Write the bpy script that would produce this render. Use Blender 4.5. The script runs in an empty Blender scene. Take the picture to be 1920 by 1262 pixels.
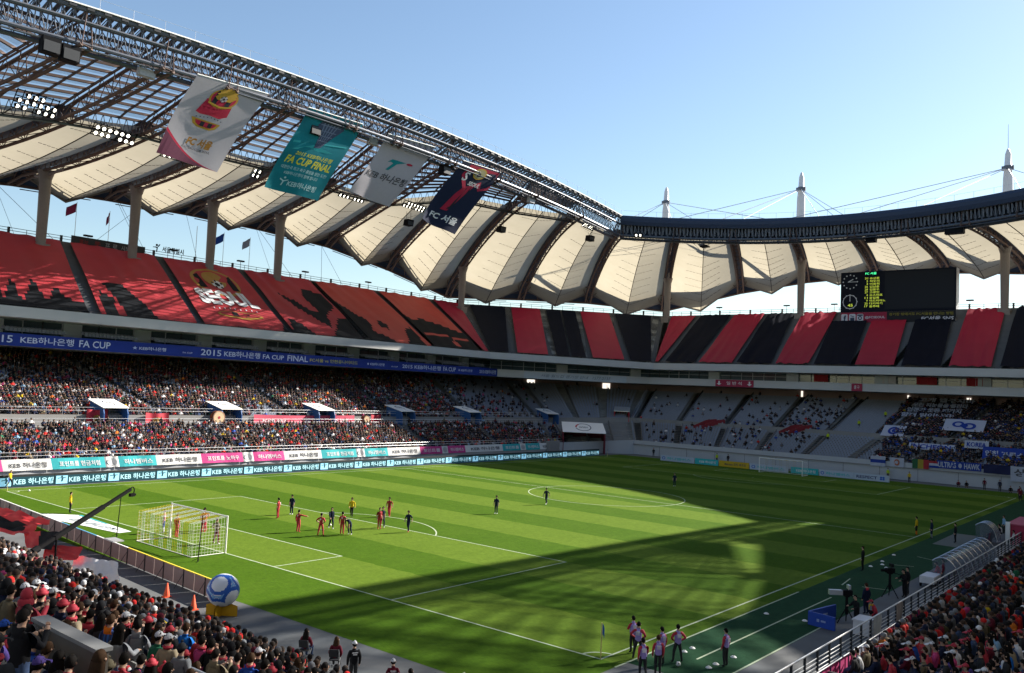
import bpy, bmesh, math, random
import numpy as np
from mathutils import Vector, Matrix
random.seed(7); np.random.seed(7)
SC = bpy.context.scene
COL = SC.collection
R = math.radians

# ------------------------------------------------------------------ camera
CAMP = np.array([-85.4580, -55.2712, 11.8810])
YAW, PITCH, ROLL, FPX = 0.691566, 0.0630020, 0.0451949, 1590.325
def cam_basis():
    cy, sy, cp, sp = math.cos(YAW), math.sin(YAW), math.cos(PITCH), math.sin(PITCH)
    f = np.array([cp*cy, cp*sy, sp]); r = np.array([sy, -cy, 0.0]); u = np.cross(r, f)
    c, s = math.cos(ROLL), math.sin(ROLL)
    return c*r+s*u, -s*r+c*u, f
_r, _u, _f = cam_basis()
cd = bpy.data.cameras.new('camera'); cam = bpy.data.objects.new('camera', cd); COL.objects.link(cam)
cd.sensor_fit = 'HORIZONTAL'; cd.sensor_width = 36.0; cd.lens = FPX*36.0/1920.0
cd.clip_start = 0.3; cd.clip_end = 6000
cam.matrix_world = Matrix(((_r[0], _u[0], -_f[0], CAMP[0]), (_r[1], _u[1], -_f[1], CAMP[1]),
                           (_r[2], _u[2], -_f[2], CAMP[2]), (0, 0, 0, 1)))
SC.camera = cam
# ------------------------------------------------------------------ light
SUN_EL, SUN_AZ = 31.3, -19.0            # azimuth from +X, counter-clockwise
w = bpy.data.worlds.new('World'); SC.world = w; w.use_nodes = True
nt = w.node_tree; bg = nt.nodes['Background']
sky = nt.nodes.new('ShaderNodeTexSky'); sky.sky_type = 'NISHITA'; sky.sun_disc = False
sky.sun_elevation = R(SUN_EL); sky.sun_rotation = R(90-SUN_AZ)
sky.altitude = 50; sky.air_density = 1.2; sky.dust_density = 0.35; sky.ozone_density = 2.2
nt.links.new(sky.outputs[0], bg.inputs[0]); bg.inputs[1].default_value = 0.06
sl = bpy.data.lights.new('sun', 'SUN'); so = bpy.data.objects.new('sun', sl); COL.objects.link(so)
sl.energy = 5.0; sl.angle = R(0.53); sl.color = (1.0, 0.93, 0.82)
sd = Vector((math.cos(R(SUN_EL))*math.cos(R(SUN_AZ)), math.cos(R(SUN_EL))*math.sin(R(SUN_AZ)), math.sin(R(SUN_EL))))
so.rotation_euler = sd.to_track_quat('Z', 'Y').to_euler(); so.location = (sd*300)
vs = SC.view_settings; vs.view_transform = 'Standard'; vs.look = 'None'; vs.gamma = 1.0; vs.use_curve_mapping = False
vs.exposure = 1.55
SC.cycles.max_bounces = 6; SC.cycles.diffuse_bounces = 3; SC.cycles.glossy_bounces = 2
SC.cycles.transmission_bounces = 4; SC.cycles.transparent_max_bounces = 12
SC.cycles.caustics_reflective = False; SC.cycles.caustics_refractive = False
SC.cycles.use_denoising = True
# ------------------------------------------------------------------ materials
MATS = {}
def mat(name, col, rough=0.75, metal=0.0, var=0.12, scale=3.0, emit=0.0, trans=0.0, alpha=1.0, spec=0.3, bump=0.0):
    """principled surface whose colour is broken up by noise (wear, dirt, weave)"""
    if name in MATS: return MATS[name]
    m = bpy.data.materials.new(name); m.use_nodes = True; n = m.node_tree.nodes; l = m.node_tree.links
    b = n['Principled BSDF']; b.inputs['Roughness'].default_value = rough; b.inputs['Metallic'].default_value = metal
    b.inputs['Specular IOR Level'].default_value = spec
    c4 = (col[0], col[1], col[2], 1)
    if var > 0:
        tc = n.new('ShaderNodeTexCoord'); nz = n.new('ShaderNodeTexNoise'); nz.inputs['Scale'].default_value = scale
        nz.inputs['Detail'].default_value = 5; l.new(tc.outputs['Object'], nz.inputs['Vector'])
        mx = n.new('ShaderNodeMix'); mx.data_type = 'RGBA'
        lo = [max(0, c*(1-var*1.6)) for c in col]; hi = [min(1, c*(1+var*1.6)) for c in col]
        mx.inputs[6].default_value = (*lo, 1); mx.inputs[7].default_value = (*hi, 1)
        l.new(nz.outputs['Fac'], mx.inputs[0]); l.new(mx.outputs[2], b.inputs['Base Color'])
        if bump:
            bp = n.new('ShaderNodeBump'); bp.inputs['Strength'].default_value = bump; l.new(nz.outputs['Fac'], bp.inputs['Height'])
            l.new(bp.outputs[0], b.inputs['Normal'])
        csock = mx.outputs[2]
    else:
        b.inputs['Base Color'].default_value = c4; csock = None
    if emit > 0:
        b.inputs['Emission Color'].default_value = c4; b.inputs['Emission Strength'].default_value = emit
    out = n['Material Output']
    if trans > 0:
        t = n.new('ShaderNodeBsdfTranslucent'); t.inputs[0].default_value = c4
        if csock: l.new(csock, t.inputs[0])
        ms = n.new('ShaderNodeMixShader'); ms.inputs[0].default_value = trans
        l.new(b.outputs[0], ms.inputs[1]); l.new(t.outputs[0], ms.inputs[2]); l.new(ms.outputs[0], out.inputs[0])
    if alpha < 1:
        tr = n.new('ShaderNodeBsdfTransparent'); ms = n.new('ShaderNodeMixShader'); ms.inputs[0].default_value = alpha
        l.new(tr.outputs[0], ms.inputs[1]); l.new(b.outputs[0], ms.inputs[2]); l.new(ms.outputs[0], out.inputs[0])
        tr.inputs[0].default_value = (0.9, 0.95, 1, 1)
    MATS[name] = m; return m
def attr_mat(name, rough=0.85, var=0.1):
    m = bpy.data.materials.new(name); m.use_nodes = True; n = m.node_tree.nodes; l = m.node_tree.links
    a = n.new('ShaderNodeAttribute'); a.attribute_name = 'dye'; b = n['Principled BSDF']
    b.inputs['Roughness'].default_value = rough; b.inputs['Specular IOR Level'].default_value = 0.2
    l.new(a.outputs['Color'], b.inputs['Base Color']); MATS[name] = m; return m

# ------------------------------------------------------------------ mesh builder
ROOTLOC = {}
class MB:
    def __init__(s): s.v = []; s.f = []; s.m = []
    def quad(s, a, b, c, d, mi=0):
        k = len(s.v); s.v += [tuple(a), tuple(b), tuple(c), tuple(d)]; s.f.append((k, k+1, k+2, k+3)); s.m.append(mi)
    def tri(s, a, b, c, mi=0):
        k = len(s.v); s.v += [tuple(a), tuple(b), tuple(c)]; s.f.append((k, k+1, k+2)); s.m.append(mi)
    def poly(s, pts, mi=0):
        k = len(s.v); s.v += [tuple(p) for p in pts]; s.f.append(tuple(range(k, k+len(pts)))); s.m.append(mi)
    def obox(s, c, ax, ay, az, mi=0):
        c, ax, ay, az = map(np.array, (c, ax, ay, az)); k = len(s.v)
        for dz in (-1, 1):
            for dx, dy in ((-1, -1), (1, -1), (1, 1), (-1, 1)): s.v.append(tuple(c+dx*ax+dy*ay+dz*az))
        for q in ((3, 2, 1, 0), (4, 5, 6, 7), (0, 1, 5, 4), (1, 2, 6, 5), (2, 3, 7, 6), (3, 0, 4, 7)):
            s.f.append(tuple(k+i for i in q)); s.m.append(mi)
    def box(s, x0, x1, y0, y1, z0, z1, mi=0):
        s.obox(((x0+x1)/2, (y0+y1)/2, (z0+z1)/2), ((x1-x0)/2, 0, 0), (0, (y1-y0)/2, 0), (0, 0, (z1-z0)/2), mi)
    def beam(s, p, q, w, h, mi=0, up=(0, 0, 1)):
        """rectangular bar from p to q, w wide and h tall"""
        p, q = np.array(p, float), np.array(q, float); d = q-p; L = np.linalg.norm(d)
        if L < 1e-6: return
        d = d/L; x = np.cross(d, np.array(up, float)); n = np.linalg.norm(x)
        x = np.array((1., 0, 0)) if n < 1e-5 else x/n; y = np.cross(x, d)
        s.obox((p+q)/2, d*L/2, x*w/2, y*h/2, mi)
    def tube(s, p, q, r0, r1=None, n=6, mi=0, cap=True):
        r1 = r0 if r1 is None else r1
        p, q = np.array(p, float), np.array(q, float); d = q-p; L = np.linalg.norm(d)
        if L < 1e-6: return
        d /= L; a = np.array((0, 0, 1.)) if abs(d[2]) < .9 else np.array((1., 0, 0))
        x = np.cross(d, a); x /= np.linalg.norm(x); y = np.cross(d, x); k = len(s.v)
        for c, r in ((p, r0), (q, r1)):
            for i in range(n):
                t = 2*math.pi*i/n; s.v.append(tuple(c+r*(math.cos(t)*x+math.sin(t)*y)))
        for i in range(n):
            j = (i+1) % n; s.f.append((k+i, k+j, k+n+j, k+n+i)); s.m.append(mi)
        if cap:
            s.f.append(tuple(k+i for i in reversed(range(n)))); s.m.append(mi)
            s.f.append(tuple(k+n+i for i in range(n))); s.m.append(mi)
    def path(s, pts, r, n=6, mi=0):
        for a, b in zip(pts[:-1], pts[1:]): s.tube(a, b, r, r, n, mi)
    def grid(s, rows, mi=0, mfn=None):
        k = len(s.v); nr, nc = len(rows), len(rows[0])
        for r in rows: s.v += [tuple(p) for p in r]
        for i in range(nr-1):
            for j in range(nc-1):
                s.f.append((k+i*nc+j, k+i*nc+j+1, k+(i+1)*nc+j+1, k+(i+1)*nc+j))
                s.m.append(mfn(i, j) if mfn else mi)
    def lathe(s, c, prof, n=16, mi=0):
        """prof: list of (radius, z)"""
        k = len(s.v); c = np.array(c, float)
        for r, z in prof:
            for i in range(n):
                t = 2*math.pi*i/n; s.v.append((c[0]+r*math.cos(t), c[1]+r*math.sin(t), c[2]+z))
        for a in range(len(prof)-1):
            for i in range(n):
                j = (i+1) % n; s.f.append((k+a*n+i, k+a*n+j, k+(a+1)*n+j, k+(a+1)*n+i)); s.m.append(mi)
    def mesh(s, name, mats, off=(0, 0, 0), smooth=False):
        me = bpy.data.meshes.new(name)
        v = np.array(s.v, float)-np.array(off, float) if len(s.v) else np.zeros((0, 3))
        me.from_pydata(v.tolist(), [], s.f)
        for m in (mats if isinstance(mats, (list, tuple)) else [mats]): me.materials.append(m)
        me.polygons.foreach_set('material_index', s.m)
        if smooth: me.polygons.foreach_set('use_smooth', [True]*len(s.f))
        me.update(); return me
    def build(s, name, mats, parent=None, origin=None, smooth=False, **kw):
        off = ROOTLOC.get(parent.name, (0, 0, 0)) if parent is not None else (origin or (0, 0, 0))
        o = bpy.data.objects.new(name, s.mesh(name, mats, off, smooth)); COL.objects.link(o)
        if parent is not None:
            o.parent = parent; ROOTLOC[o.name] = off
        else:
            o.location = off; ROOTLOC[o.name] = off
        tag(o, **kw); return o
def tag(o, label=None, category=None, group=None, kind=None):
    for k, v in (('label', label), ('category', category), ('group', group), ('kind', kind)):
        if v is not None: o[k] = v
    return o
def empty(name, loc=(0, 0, 0), **kw):
    o = bpy.data.objects.new(name, None); COL.objects.link(o); o.location = loc; o.empty_display_size = 0.3
    ROOTLOC[o.name] = tuple(loc); return tag(o, **kw)
def inst(src, name, parent, loc=None):
    o = bpy.data.objects.new(name, src.data); COL.objects.link(o); o.parent = parent
    if loc is not None: o.location = loc
    ROOTLOC[o.name] = ROOTLOC.get(parent.name, (0, 0, 0)); return o
def copy_tree(o, parent=None):
    c = o.copy(); COL.objects.link(c)
    if parent is not None: c.parent = parent
    for ch in list(o.children): copy_tree(ch, c)
    return c
V = lambda *a: np.array(a, float)
def lerp(a, b, t): return np.array(a, float)*(1-t)+np.array(b, float)*t
def unit(v): v = np.array(v, float); return v/np.linalg.norm(v)
# ------------------------------------------------------------------ lettering
_TXT = {}
def glyphs(body, bold=0.0, shear=0.0):
    """flat lettering as vertices in a unit box plus faces"""
    key = (body, bold, shear)
    if key not in _TXT:
        c = bpy.data.curves.new('lettering', 'FONT'); c.body = body; c.resolution_u = 2; c.offset = bold; c.shear = shear
        o = bpy.data.objects.new('lettering', c)
        me = bpy.data.meshes.new_from_object(o)
        vv = np.array([tuple(x.co[:2]) for x in me.vertices]); ff = [tuple(p.vertices) for p in me.polygons]
        bpy.data.objects.remove(o); bpy.data.curves.remove(c); bpy.data.meshes.remove(me)
        mn, mxx = vv.min(0), vv.max(0); asp = (mxx[0]-mn[0])/(mxx[1]-mn[1])
        _TXT[key] = ((vv-mn)/(mxx-mn), ff, asp)
    return _TXT[key]
def put_text(mb, body, fn, u0, u1, v0, v1, mi=0, bold=0.01, shear=0.0):
    """write body into the box u0..u1, v0..v1 of the surface fn(u, v)"""
    g, ff, asp = glyphs(body, bold, shear); k = len(mb.v)
    for a, b in g: mb.v.append(tuple(fn(u0+(u1-u0)*a, v0+(v1-v0)*b)))
    for f in ff: mb.f.append(tuple(k+i for i in f)); mb.m.append(mi)
def put_poly(mb, pts, fn, mi=0):
    mb.poly([fn(a, b) for a, b in pts], mi)
def put_disc(mb, fn, cu, cv, ru, rv, mi=0, n=20, r_in=0.0, a0=0.0, a1=2*math.pi):
    for i in range(n):
        t0, t1 = a0+(a1-a0)*i/n, a0+(a1-a0)*(i+1)/n
        p = lambda t, s: fn(cu+ru*s*math.cos(t), cv+rv*s*math.sin(t))
        if r_in > 0: mb.quad(p(t0, r_in), p(t0, 1), p(t1, 1), p(t1, r_in), mi)
        else: mb.tri(fn(cu, cv), p(t0, 1), p(t1, 1), mi)
def plane_fn(o, ux, uy, lift=(0, 0, 0)):
    o, ux, uy, lift = map(lambda x: np.array(x, float), (o, ux, uy, lift))
    return lambda u, v: o+ux*u+uy*v+lift
# ================================================================== GROUND AND PITCH
def grass_mat(name, light, dark, striped, edge=None):
    m = bpy.data.materials.new(name); m.use_nodes = True; n = m.node_tree.nodes; l = m.node_tree.links; b = n['Principled BSDF']
    b.inputs['Roughness'].default_value = 0.9; b.inputs['Specular IOR Level'].default_value = 0.05
    tc = n.new('ShaderNodeTexCoord'); sx = n.new('ShaderNodeSeparateXYZ'); l.new(tc.outputs['Object'], sx.inputs[0])
    def mth(op, a, bb=None):
        x = n.new('ShaderNodeMath'); x.operation = op
        for i, q in enumerate((a, bb)):
            if q is None: continue
            if isinstance(q, (int, float)): x.inputs[i].default_value = q
            else: l.new(q, x.inputs[i])
        return x.outputs[0]
    def noise(sc, det, vec=None, stretch=None):
        z = n.new('ShaderNodeTexNoise'); z.inputs['Scale'].default_value = sc; z.inputs['Detail'].default_value = det
        src = tc.outputs['Object']
        if stretch:
            mp = n.new('ShaderNodeMapping'); mp.inputs['Scale'].default_value = stretch; l.new(src, mp.inputs[0]); src = mp.outputs[0]
        l.new(src, z.inputs['Vector']); return z.outputs['Fac']
    if striped:
        wob = mth('MULTIPLY', mth('SUBTRACT', noise(0.6, 2), 0.5), 0.5)
        ph = mth('DIVIDE', mth('ADD', mth('ADD', sx.outputs[0], 52.5), wob), 5.5)
        sel = mth('LESS_THAN', mth('FRACT', mth('DIVIDE', ph, 2.0)), 0.5)
        inx = mth('MULTIPLY', mth('GREATER_THAN', sx.outputs[0], -52.5), mth('LESS_THAN', sx.outputs[0], 52.5))
        sel = mth('MULTIPLY', sel, inx)
        sel = mth('ADD', mth('MULTIPLY', sel, 0.8), mth('MULTIPLY', mth('SUBTRACT', noise(0.35, 4), 0.35), 0.5))
    else: sel = noise(0.5, 4)
    g = mth('ADD', mth('MULTIPLY', noise(9.0, 6, stretch=(1, .35, 1)), 0.9), mth('MULTIPLY', noise(1.6, 4), 0.5))
    mx = n.new('ShaderNodeMix'); mx.data_type = 'RGBA'; mx.clamp_factor = True
    mx.inputs[6].default_value = (*dark, 1); mx.inputs[7].default_value = (*light, 1); l.new(sel, mx.inputs[0])
    m2 = n.new('ShaderNodeMix'); m2.data_type = 'RGBA'; m2.blend_type = 'MULTIPLY'; m2.inputs[0].default_value = 1.0
    l.new(mx.outputs[2], m2.inputs[6])
    rp = n.new('ShaderNodeValToRGB'); rp.color_ramp.elements[0].position = 0.35; rp.color_ramp.elements[1].position = 1.0
    rp.color_ramp.elements[0].color = (0.62, 0.66, 0.6, 1); rp.color_ramp.elements[1].color = (1.25, 1.2, 1.2, 1); l.new(g, rp.inputs[0])
    l.new(rp.outputs[0], m2.inputs[7]); l.new(m2.outputs[2], b.inputs['Base Color'])
    bp = n.new('ShaderNodeBump'); bp.inputs['Strength'].default_value = 0.35; bp.inputs['Distance'].default_value = 0.05
    l.new(noise(30, 4), bp.inputs['Height']); l.new(bp.outputs[0], b.inputs['Normal'])
    MATS[name] = m; return m
GR = grass_mat('grass', (0.092, 0.150, 0.015), (0.045, 0.098, 0.004), True)
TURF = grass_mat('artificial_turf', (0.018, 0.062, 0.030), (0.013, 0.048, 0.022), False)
APR = mat('apron_rubber', (0.095, 0.10, 0.105), rough=0.85, var=0.22, scale=0.6)
GND = mat('ground_paving', (0.22, 0.21, 0.20), rough=0.9, var=0.15, scale=0.05)
CHALK = mat('chalk', (0.34, 0.40, 0.28), rough=0.9, var=0.25, scale=4)
CONC = mat('concrete', (0.24, 0.235, 0.23), rough=0.85, var=0.10, scale=0.5)
CONCD = mat('concrete_dark', (0.14, 0.14, 0.145), rough=0.85, var=0.12, scale=0.5)
WALLG = mat('wall_paint_grey', (0.42, 0.43, 0.45), rough=0.7, var=0.06, scale=0.4)
STEEL = mat('galvanised_steel', (0.55, 0.56, 0.58), rough=0.4, metal=0.6, var=0.08)
DARK = mat('dark_metal', (0.03, 0.032, 0.036), rough=0.5, var=0.1)
WHITE = mat('white_paint', (0.80, 0.80, 0.78), rough=0.55, var=0.04)
BLACK = mat('black_plastic', (0.009, 0.009, 0.011), rough=0.65, var=0.1, spec=.08)

m = MB(); m.box(-2500, 2500, -2500, 2500, -3.3, -3.0); m.build('ground', GND, kind='structure')
m = MB(); m.quad((-65.3, -41.9, -.008), (66, -41.9, -.008), (66, 44, -.008), (-65.3, 44, -.008))
m.quad((-65.3, -41.9, -.008), (-65.3, -41.9, -3), (66, -41.9, -3), (66, -41.9, -.008))
m.build('running_apron', APR, kind='structure')
m = MB(); m.quad((-58.9, -35.05, -.004), (60.5, -35.05, -.004), (60.5, 36.2, -.004), (-58.9, 36.2, -.004))
pitch = m.build('pitch', GR, kind='structure')
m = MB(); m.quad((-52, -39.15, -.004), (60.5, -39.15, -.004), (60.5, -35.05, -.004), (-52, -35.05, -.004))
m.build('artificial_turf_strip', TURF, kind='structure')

def line(pts, wd=0.115, z=0.004):
    m = MB(); pts = [np.array((*p, z), float) for p in pts]
    for i, (a, b) in enumerate(zip(pts[:-1], pts[1:])):
        d = unit(b-a); s = np.array((-d[1], d[0], 0))*wd/2; e = 0
        m.quad(a-d*e-s, b+d*e-s, b+d*e+s, a-d*e+s)
    m.build('pitch_line', CHALK, pitch)
arc = lambda cx, cy, r, a0, a1, n=24: [(cx+r*math.cos(R(a0+(a1-a0)*i/n)), cy+r*math.sin(R(a0+(a1-a0)*i/n))) for i in range(n+1)]
h = 0.065
for s in (-1, 1):
    line([(52.5*s, -34-h), (52.5*s, 34+h)]); line([(-52.5+h, 34*s), (52.5-h, 34*s)])
    for y0, dx in ((20.16, 16.5), (9.16, 5.5)):
        xi = s*(52.5-dx)
        line([(s*(52.5-h), -y0), (xi+s*h, -y0)]); line([(s*(52.5-h), y0), (xi+s*h, y0)]); line([(xi, -y0-h), (xi, y0+h)])
    ph = math.degrees(math.acos(5.5/9.15))
    line(arc(41.5*s, 0, 9.15, (0 if s < 0 else 180)-ph+.4, (0 if s < 0 else 180)+ph-.4))
    line(arc(41.5*s, 0, 0.12, 0, 360, 8), 0.1)
    for t in (-1, 1):
        a = {(-1, -1): 0, (1, -1): 90, (1, 1): 180, (-1, 1): 270}[(s, t)]
        line(arc(52.5*s, 34*t, 1.0, a+4, a+86, 8))
line([(0, -34+h), (0, 34-h)]); line(arc(0, 0, 9.15, 0, 360, 64))
for x0, x1, y in ((-53, -31.6, -35.08), (-49.2, -31.4, -37.05), (-51.0, -38.2, -39.1)): line([(x0, y), (x1, y)], 0.10, 0.008)
for p, q in (((-30.2, -38.2), (-29.0, -37.1)), ((-27.2, -36.3), (-24.6, -36.0)), ((-16.5, -36.5), (-15.9, -37.9)), ((-11.8, -38.6), (-11.0, -36.9)), ((-26.2, -39.0), (-26.6, -37.4))):
    line([p, q], 0.09, 0.008)

# ------------------------------------------------------------------ goals
YEL = mat('yellow_cord', (0.55, 0.40, 0.02), rough=0.9, var=0.1)
WCORD = mat('white_cord', (0.72, 0.72, 0.70), rough=0.9, var=0.05)
def make_goal(x, s, label, fine):
    g = empty('football_goal', (x, 0, 0), label=label, category='goal', group='football goals')
    for y in (-3.66, 3.66):
        m = MB(); m.tube((x, y, -.02), (x, y, 2.5), .06, n=10); m.build('post', WHITE, g)
    m = MB(); m.tube((x, -3.60, 2.44), (x, 3.60, 2.44), .055, n=10); m.build('crossbar', WHITE, g)
    d = 2.5; xb = x+s*d
    for y in (-3.66, 3.66):
        m = MB(); m.tube((x, y, .03), (xb, y, .03), .025, n=6); m.build('ground_bar', WHITE, g)
    m = MB(); m.tube((xb, -3.66, .03), (xb, 3.66, .03), .025, n=6); m.build('ground_bar', WHITE, g)
    stp = 0.22 if fine else 0.3; rr = 0.0048 if fine else 0.004
    m = MB(); ny = int(7.32/stp); W = lambda k: int((k*stp)/0.62) % 2
    zb = 2.15
    for k in range(ny+1):
        y = -3.66+k*stp
        m.beam((x, y, 2.43), (xb, y, zb), rr*2, rr*2, W(k)); m.beam((xb, y, zb), (xb, y, .03), rr*2, rr*2, W(k))
    segs = [(-3.66+i*0.62, min(3.66, -3.66+(i+1)*0.62), i % 2) for i in range(12)]
    for k in range(1, int(zb/stp)+1):
        for a, b, c in segs: m.beam((xb, a, k*stp), (xb, b, k*stp), rr*2, rr*2, c, up=(1, 0, 0))
    for k in range(int(d/stp)+1):
        f = k*stp/d; xx = x+s*k*stp; zz = 2.43+(zb-2.43)*f
        for a, b, c in segs: m.beam((xx, a, zz), (xx, b, zz), rr*2, rr*2, c)
        for y in (-3.66, 3.66): m.beam((xx, y, .03), (xx, y, zz), rr*2, rr*2, 0, up=(0, 1, 0))
    for k in range(1, int(zb/stp)+1):
        for y in (-3.66, 3.66): m.beam((x, y, k*stp), (xb, y, k*stp), rr*2, rr*2, 0)
    m.build('net', [WCORD, YEL], g, kind='stuff')
    return g
make_goal(-52.5, -1, 'football goal with a yellow and white striped net in the sunlit near penalty area', True)
make_goal(52.5, 1, 'distant white football goal in shade before the far end ad boards', False)
for y, lb in ((6.0, 'thin black net pole behind the far post of the striped goal'), (-5.0, 'thin black net pole behind the near post of the striped goal')):
    m = MB(); x = -55.3; m.tube((x, y, 0), (x+.1, y-.05, 2.9), .035, .03, 8); m.tube((x, y, 0), (x-.25, y-.3, .04), .02, n=5); m.tube((x, y, 0), (x+.25, y+.3, .04), .02, n=5)
    m.tube((x-.25, y+.25, .04), (x, y, .2), .015, n=5)
    m.build('net_pole', BLACK, origin=(x, y, 0), label=lb, category='pole', group='net poles behind the goal')
CLOTHB = mat('flag_blue', (0.03, 0.12, 0.45), rough=0.8); FYEL = mat('pole_yellow', (0.6, 0.52, 0.2), rough=0.5)
def corner_flag(x, y, lb):
    t = empty('corner_flag', (x, y, 0), label=lb, category='flag', group='corner flags')
    m = MB(); m.tube((x, y, 0), (x+.03, y+.02, 1.6), .028, n=8); m.build('pole', FYEL, t)
    m = MB(); m.grid([[(x+.03+.09*j*math.cos(.9+.3*j), y-.02-.05*j, 1.58-.45*i/5-.1*j) for j in range(4)] for i in range(6)]); m.build('pennant', CLOTHB, t)
corner_flag(-52.5, -34, 'corner flag with blue pennant beside the group of ball boys')
corner_flag(-52.5, 34, 'corner flag beside the assistant referee at the far left corner')
corner_flag(52.5, 34, 'tiny corner flag in shade before the dark corner tunnel')
# ================================================================== GRANDSTANDS
# level: (x of the left kink, y of the left side, z left, x of the far side, y of the far kink, z far)
LV = dict(
 wall0=(52, 44, -3, 65.3, 36, -0.05),
 wall1=(52, 44, 2.0, 65.3, 36, 2.85),
 low0=(52.3, 44.3, 1.35, 65.6, 36.2, 2.0),
 low1=(63.32, 55.7, 4.73, 78.25, 44.88, 5.8),
 con0=(65.2, 57.65, 4.7, 80.16, 46.24, 5.78),
 con1=(65.2, 57.65, 6.19, 80.16, 46.24, 6.91),
 mid0=(65.38, 57.91, 5.62, 80.41, 46.37, 6.34),
 mid1=(83.71, 83.0, 14.36, 103.02, 55.93, 13.26),
 back0=(83.71, 83.0, 14.36, 103.02, 55.93, 13.26),
 back1=(83.71, 83.0, 16.61, 103.02, 55.93, 16.5),
 slabb=(58.02, 67.4, 14.73, 89.05, 47.16, 14.78),
 slabt=(58.02, 67.4, 16.4, 89.05, 47.16, 16.33),
 slabi=(83.71, 83.0, 14.79, 103.02, 55.93, 14.83),
 gal0=(61.59, 72.6, 16.44, 94.13, 49.58, 16.35),
 gal1=(61.59, 72.6, 18.65, 94.13, 49.58, 18.22),
 fasb=(52.52, 64.8, 18.46, 86.51, 44.41, 18.11),
 fast=(52.52, 64.8, 19.87, 86.51, 44.41, 19.6),
 fasi=(61.59, 72.6, 18.54, 94.13, 49.58, 18.16),
 up0=(53.27, 65.84, 19.52, 87.53, 44.94, 19.3),
 up1=(72.51, 93.4, 33.02, 114.45, 58.13, 33.11),
 top0=(72.51, 93.4, 33.02, 114.45, 58.13, 33.11),
 top1=(73.75, 95.48, 33.07, 116.48, 59.17, 33.15),
 base=(73.75, 95.48, -3, 116.48, 59.17, -3))
SIDES = ('left', 'corner', 'far', 'far_right_corner', 'right')
def edge(lv, side):
    ax, y, zl, x, by, zf = LV[lv]
    return {'left': (V(-ax, y, zl), V(ax, y, zl)), 'corner': (V(ax, y, zl), V(x, by, zf)), 'far': (V(x, by, zf), V(x, -by, zf)),
            'far_right_corner': (V(x, -by, zf), V(ax, -y, zl)), 'right': (V(ax, -y, zl), V(-ax, -y, zl))}[side]
def strip(m, a, b, side, mi=0, n=1):
    p0, p1 = edge(a, side); q0, q1 = edge(b, side)
    for i in range(n): m.quad(lerp(p0, p1, i/n), lerp(p0, p1, (i+1)/n), lerp(q0, q1, (i+1)/n), lerp(q0, q1, i/n), mi)
def row_pt(a, b, side, n, i, u):
    """front edge of tread i of n rows, at u along the side"""
    p0, p1 = edge(a, side); q0, q1 = edge(b, side)
    return lerp(lerp(p0, q0, i/n), lerp(p1, q1, i/n), u)
def steps(m, a, b, side, n, u0=0.0, u1=1.0, mi=0, lift=0.0):
    for i in range(n):
        P, Q = row_pt(a, b, side, n, i, u0), row_pt(a, b, side, n, i, u1)
        P2, Q2 = row_pt(a, b, side, n, i+1, u0), row_pt(a, b, side, n, i+1, u1)
        for p in (P, Q, P2, Q2): p[2] += lift
        Pb, Qb = P2.copy(), Q2.copy(); Pb[2] = P[2]; Qb[2] = Q[2]
        m.quad(P, Q, Qb, Pb, mi); m.quad(Pb, Qb, Q2, P2, mi)
SEAT = mat('seat_grey', (0.225, 0.25, 0.31), rough=0.55, var=0.12, scale=2.0)
STAIR = mat('stair_concrete', (0.40, 0.40, 0.385), rough=0.9, var=0.1)
GLASS = mat('dark_window_glass', (0.06, 0.10, 0.115), rough=0.08, var=0.25, scale=0.3, spec=0.6)
PANEL = mat('gallery_panel', (0.58, 0.64, 0.68), rough=0.6, var=0.1, scale=0.3)
PINKC = mat('warm_back_wall', (0.30, 0.22, 0.20), rough=0.85, var=0.1, scale=0.3)
GREYM = mat('grey_fascia', (0.50, 0.50, 0.49), rough=0.6, var=0.07, scale=0.3)
BLUEP = mat('blue_panel', (0.03, 0.10, 0.28), rough=0.5, var=0.06); REDP = mat('red_panel', (0.42, 0.03, 0.05), rough=0.55, var=0.08)
YELM = mat('yellow_step_edge', (0.40, 0.34, 0.08), rough=0.8)
LBL = dict(left='long left grandstand packed with crowd under red tarpaulins', corner='corner grandstand of empty grey seats above the dark tunnel',
           far='grandstand behind the far goal carrying the scoreboard', far_right_corner='far right corner grandstand', right='near right grandstand along the dugout touchline')
AISLE_LOW = dict(left=[i/6.2 for i in range(0, 7)], corner=[.0, .33, .67, .985], far=[.02, .135, .25, .365, .48, .595, .71, .825, .98], far_right_corner=[.02, .5, .97], right=[i/6 for i in range(7)])
AISLE_UP = dict(left=[0.03, 0.207, 0.36, 0.517, 0.679, 0.842, 0.982], corner=[.0, .22, .393, .57, .735, .965], far=[.01, .10, .185, .285, .38, .495, .58, .68, .79, .895, .985], far_right_corner=[.02, .5, .98], right=[i/8 for i in range(9)])
NLOW, NMID, NUP = 13, 29, 32
STANDS = {}
def seat_mb(m, a, b, side, n, rows, u0, u1, aisles, length, pitch_=0.5, full=True):
    k = int((u1-u0)*length/pitch_)
    for i in rows:
        for j in range(k):
            u = u0+(u1-u0)*(j+.5)/k
            if any(abs(u-x)*length < .75 for x in aisles): continue
            p = row_pt(a, b, side, n, i, u); q = row_pt(a, b, side, n, i+1, u); q[2] = p[2]
            t = unit(edge(a, side)[1]-edge(a, side)[0]); t[2] = 0; d = unit(q-p)
            c = p+d*.52+V(0, 0, .60)
            m.obox(c, t*.21, d*.03, V(0, 0, .19))
            if full:
                c2 = p+d*.33; m.quad(c2-t*.21-d*.18+V(0, 0, .42), c2+t*.21-d*.18+V(0, 0, .42), c2+t*.21+d*.18+V(0, 0, .40), c2-t*.21+d*.18+V(0, 0, .40))
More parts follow.
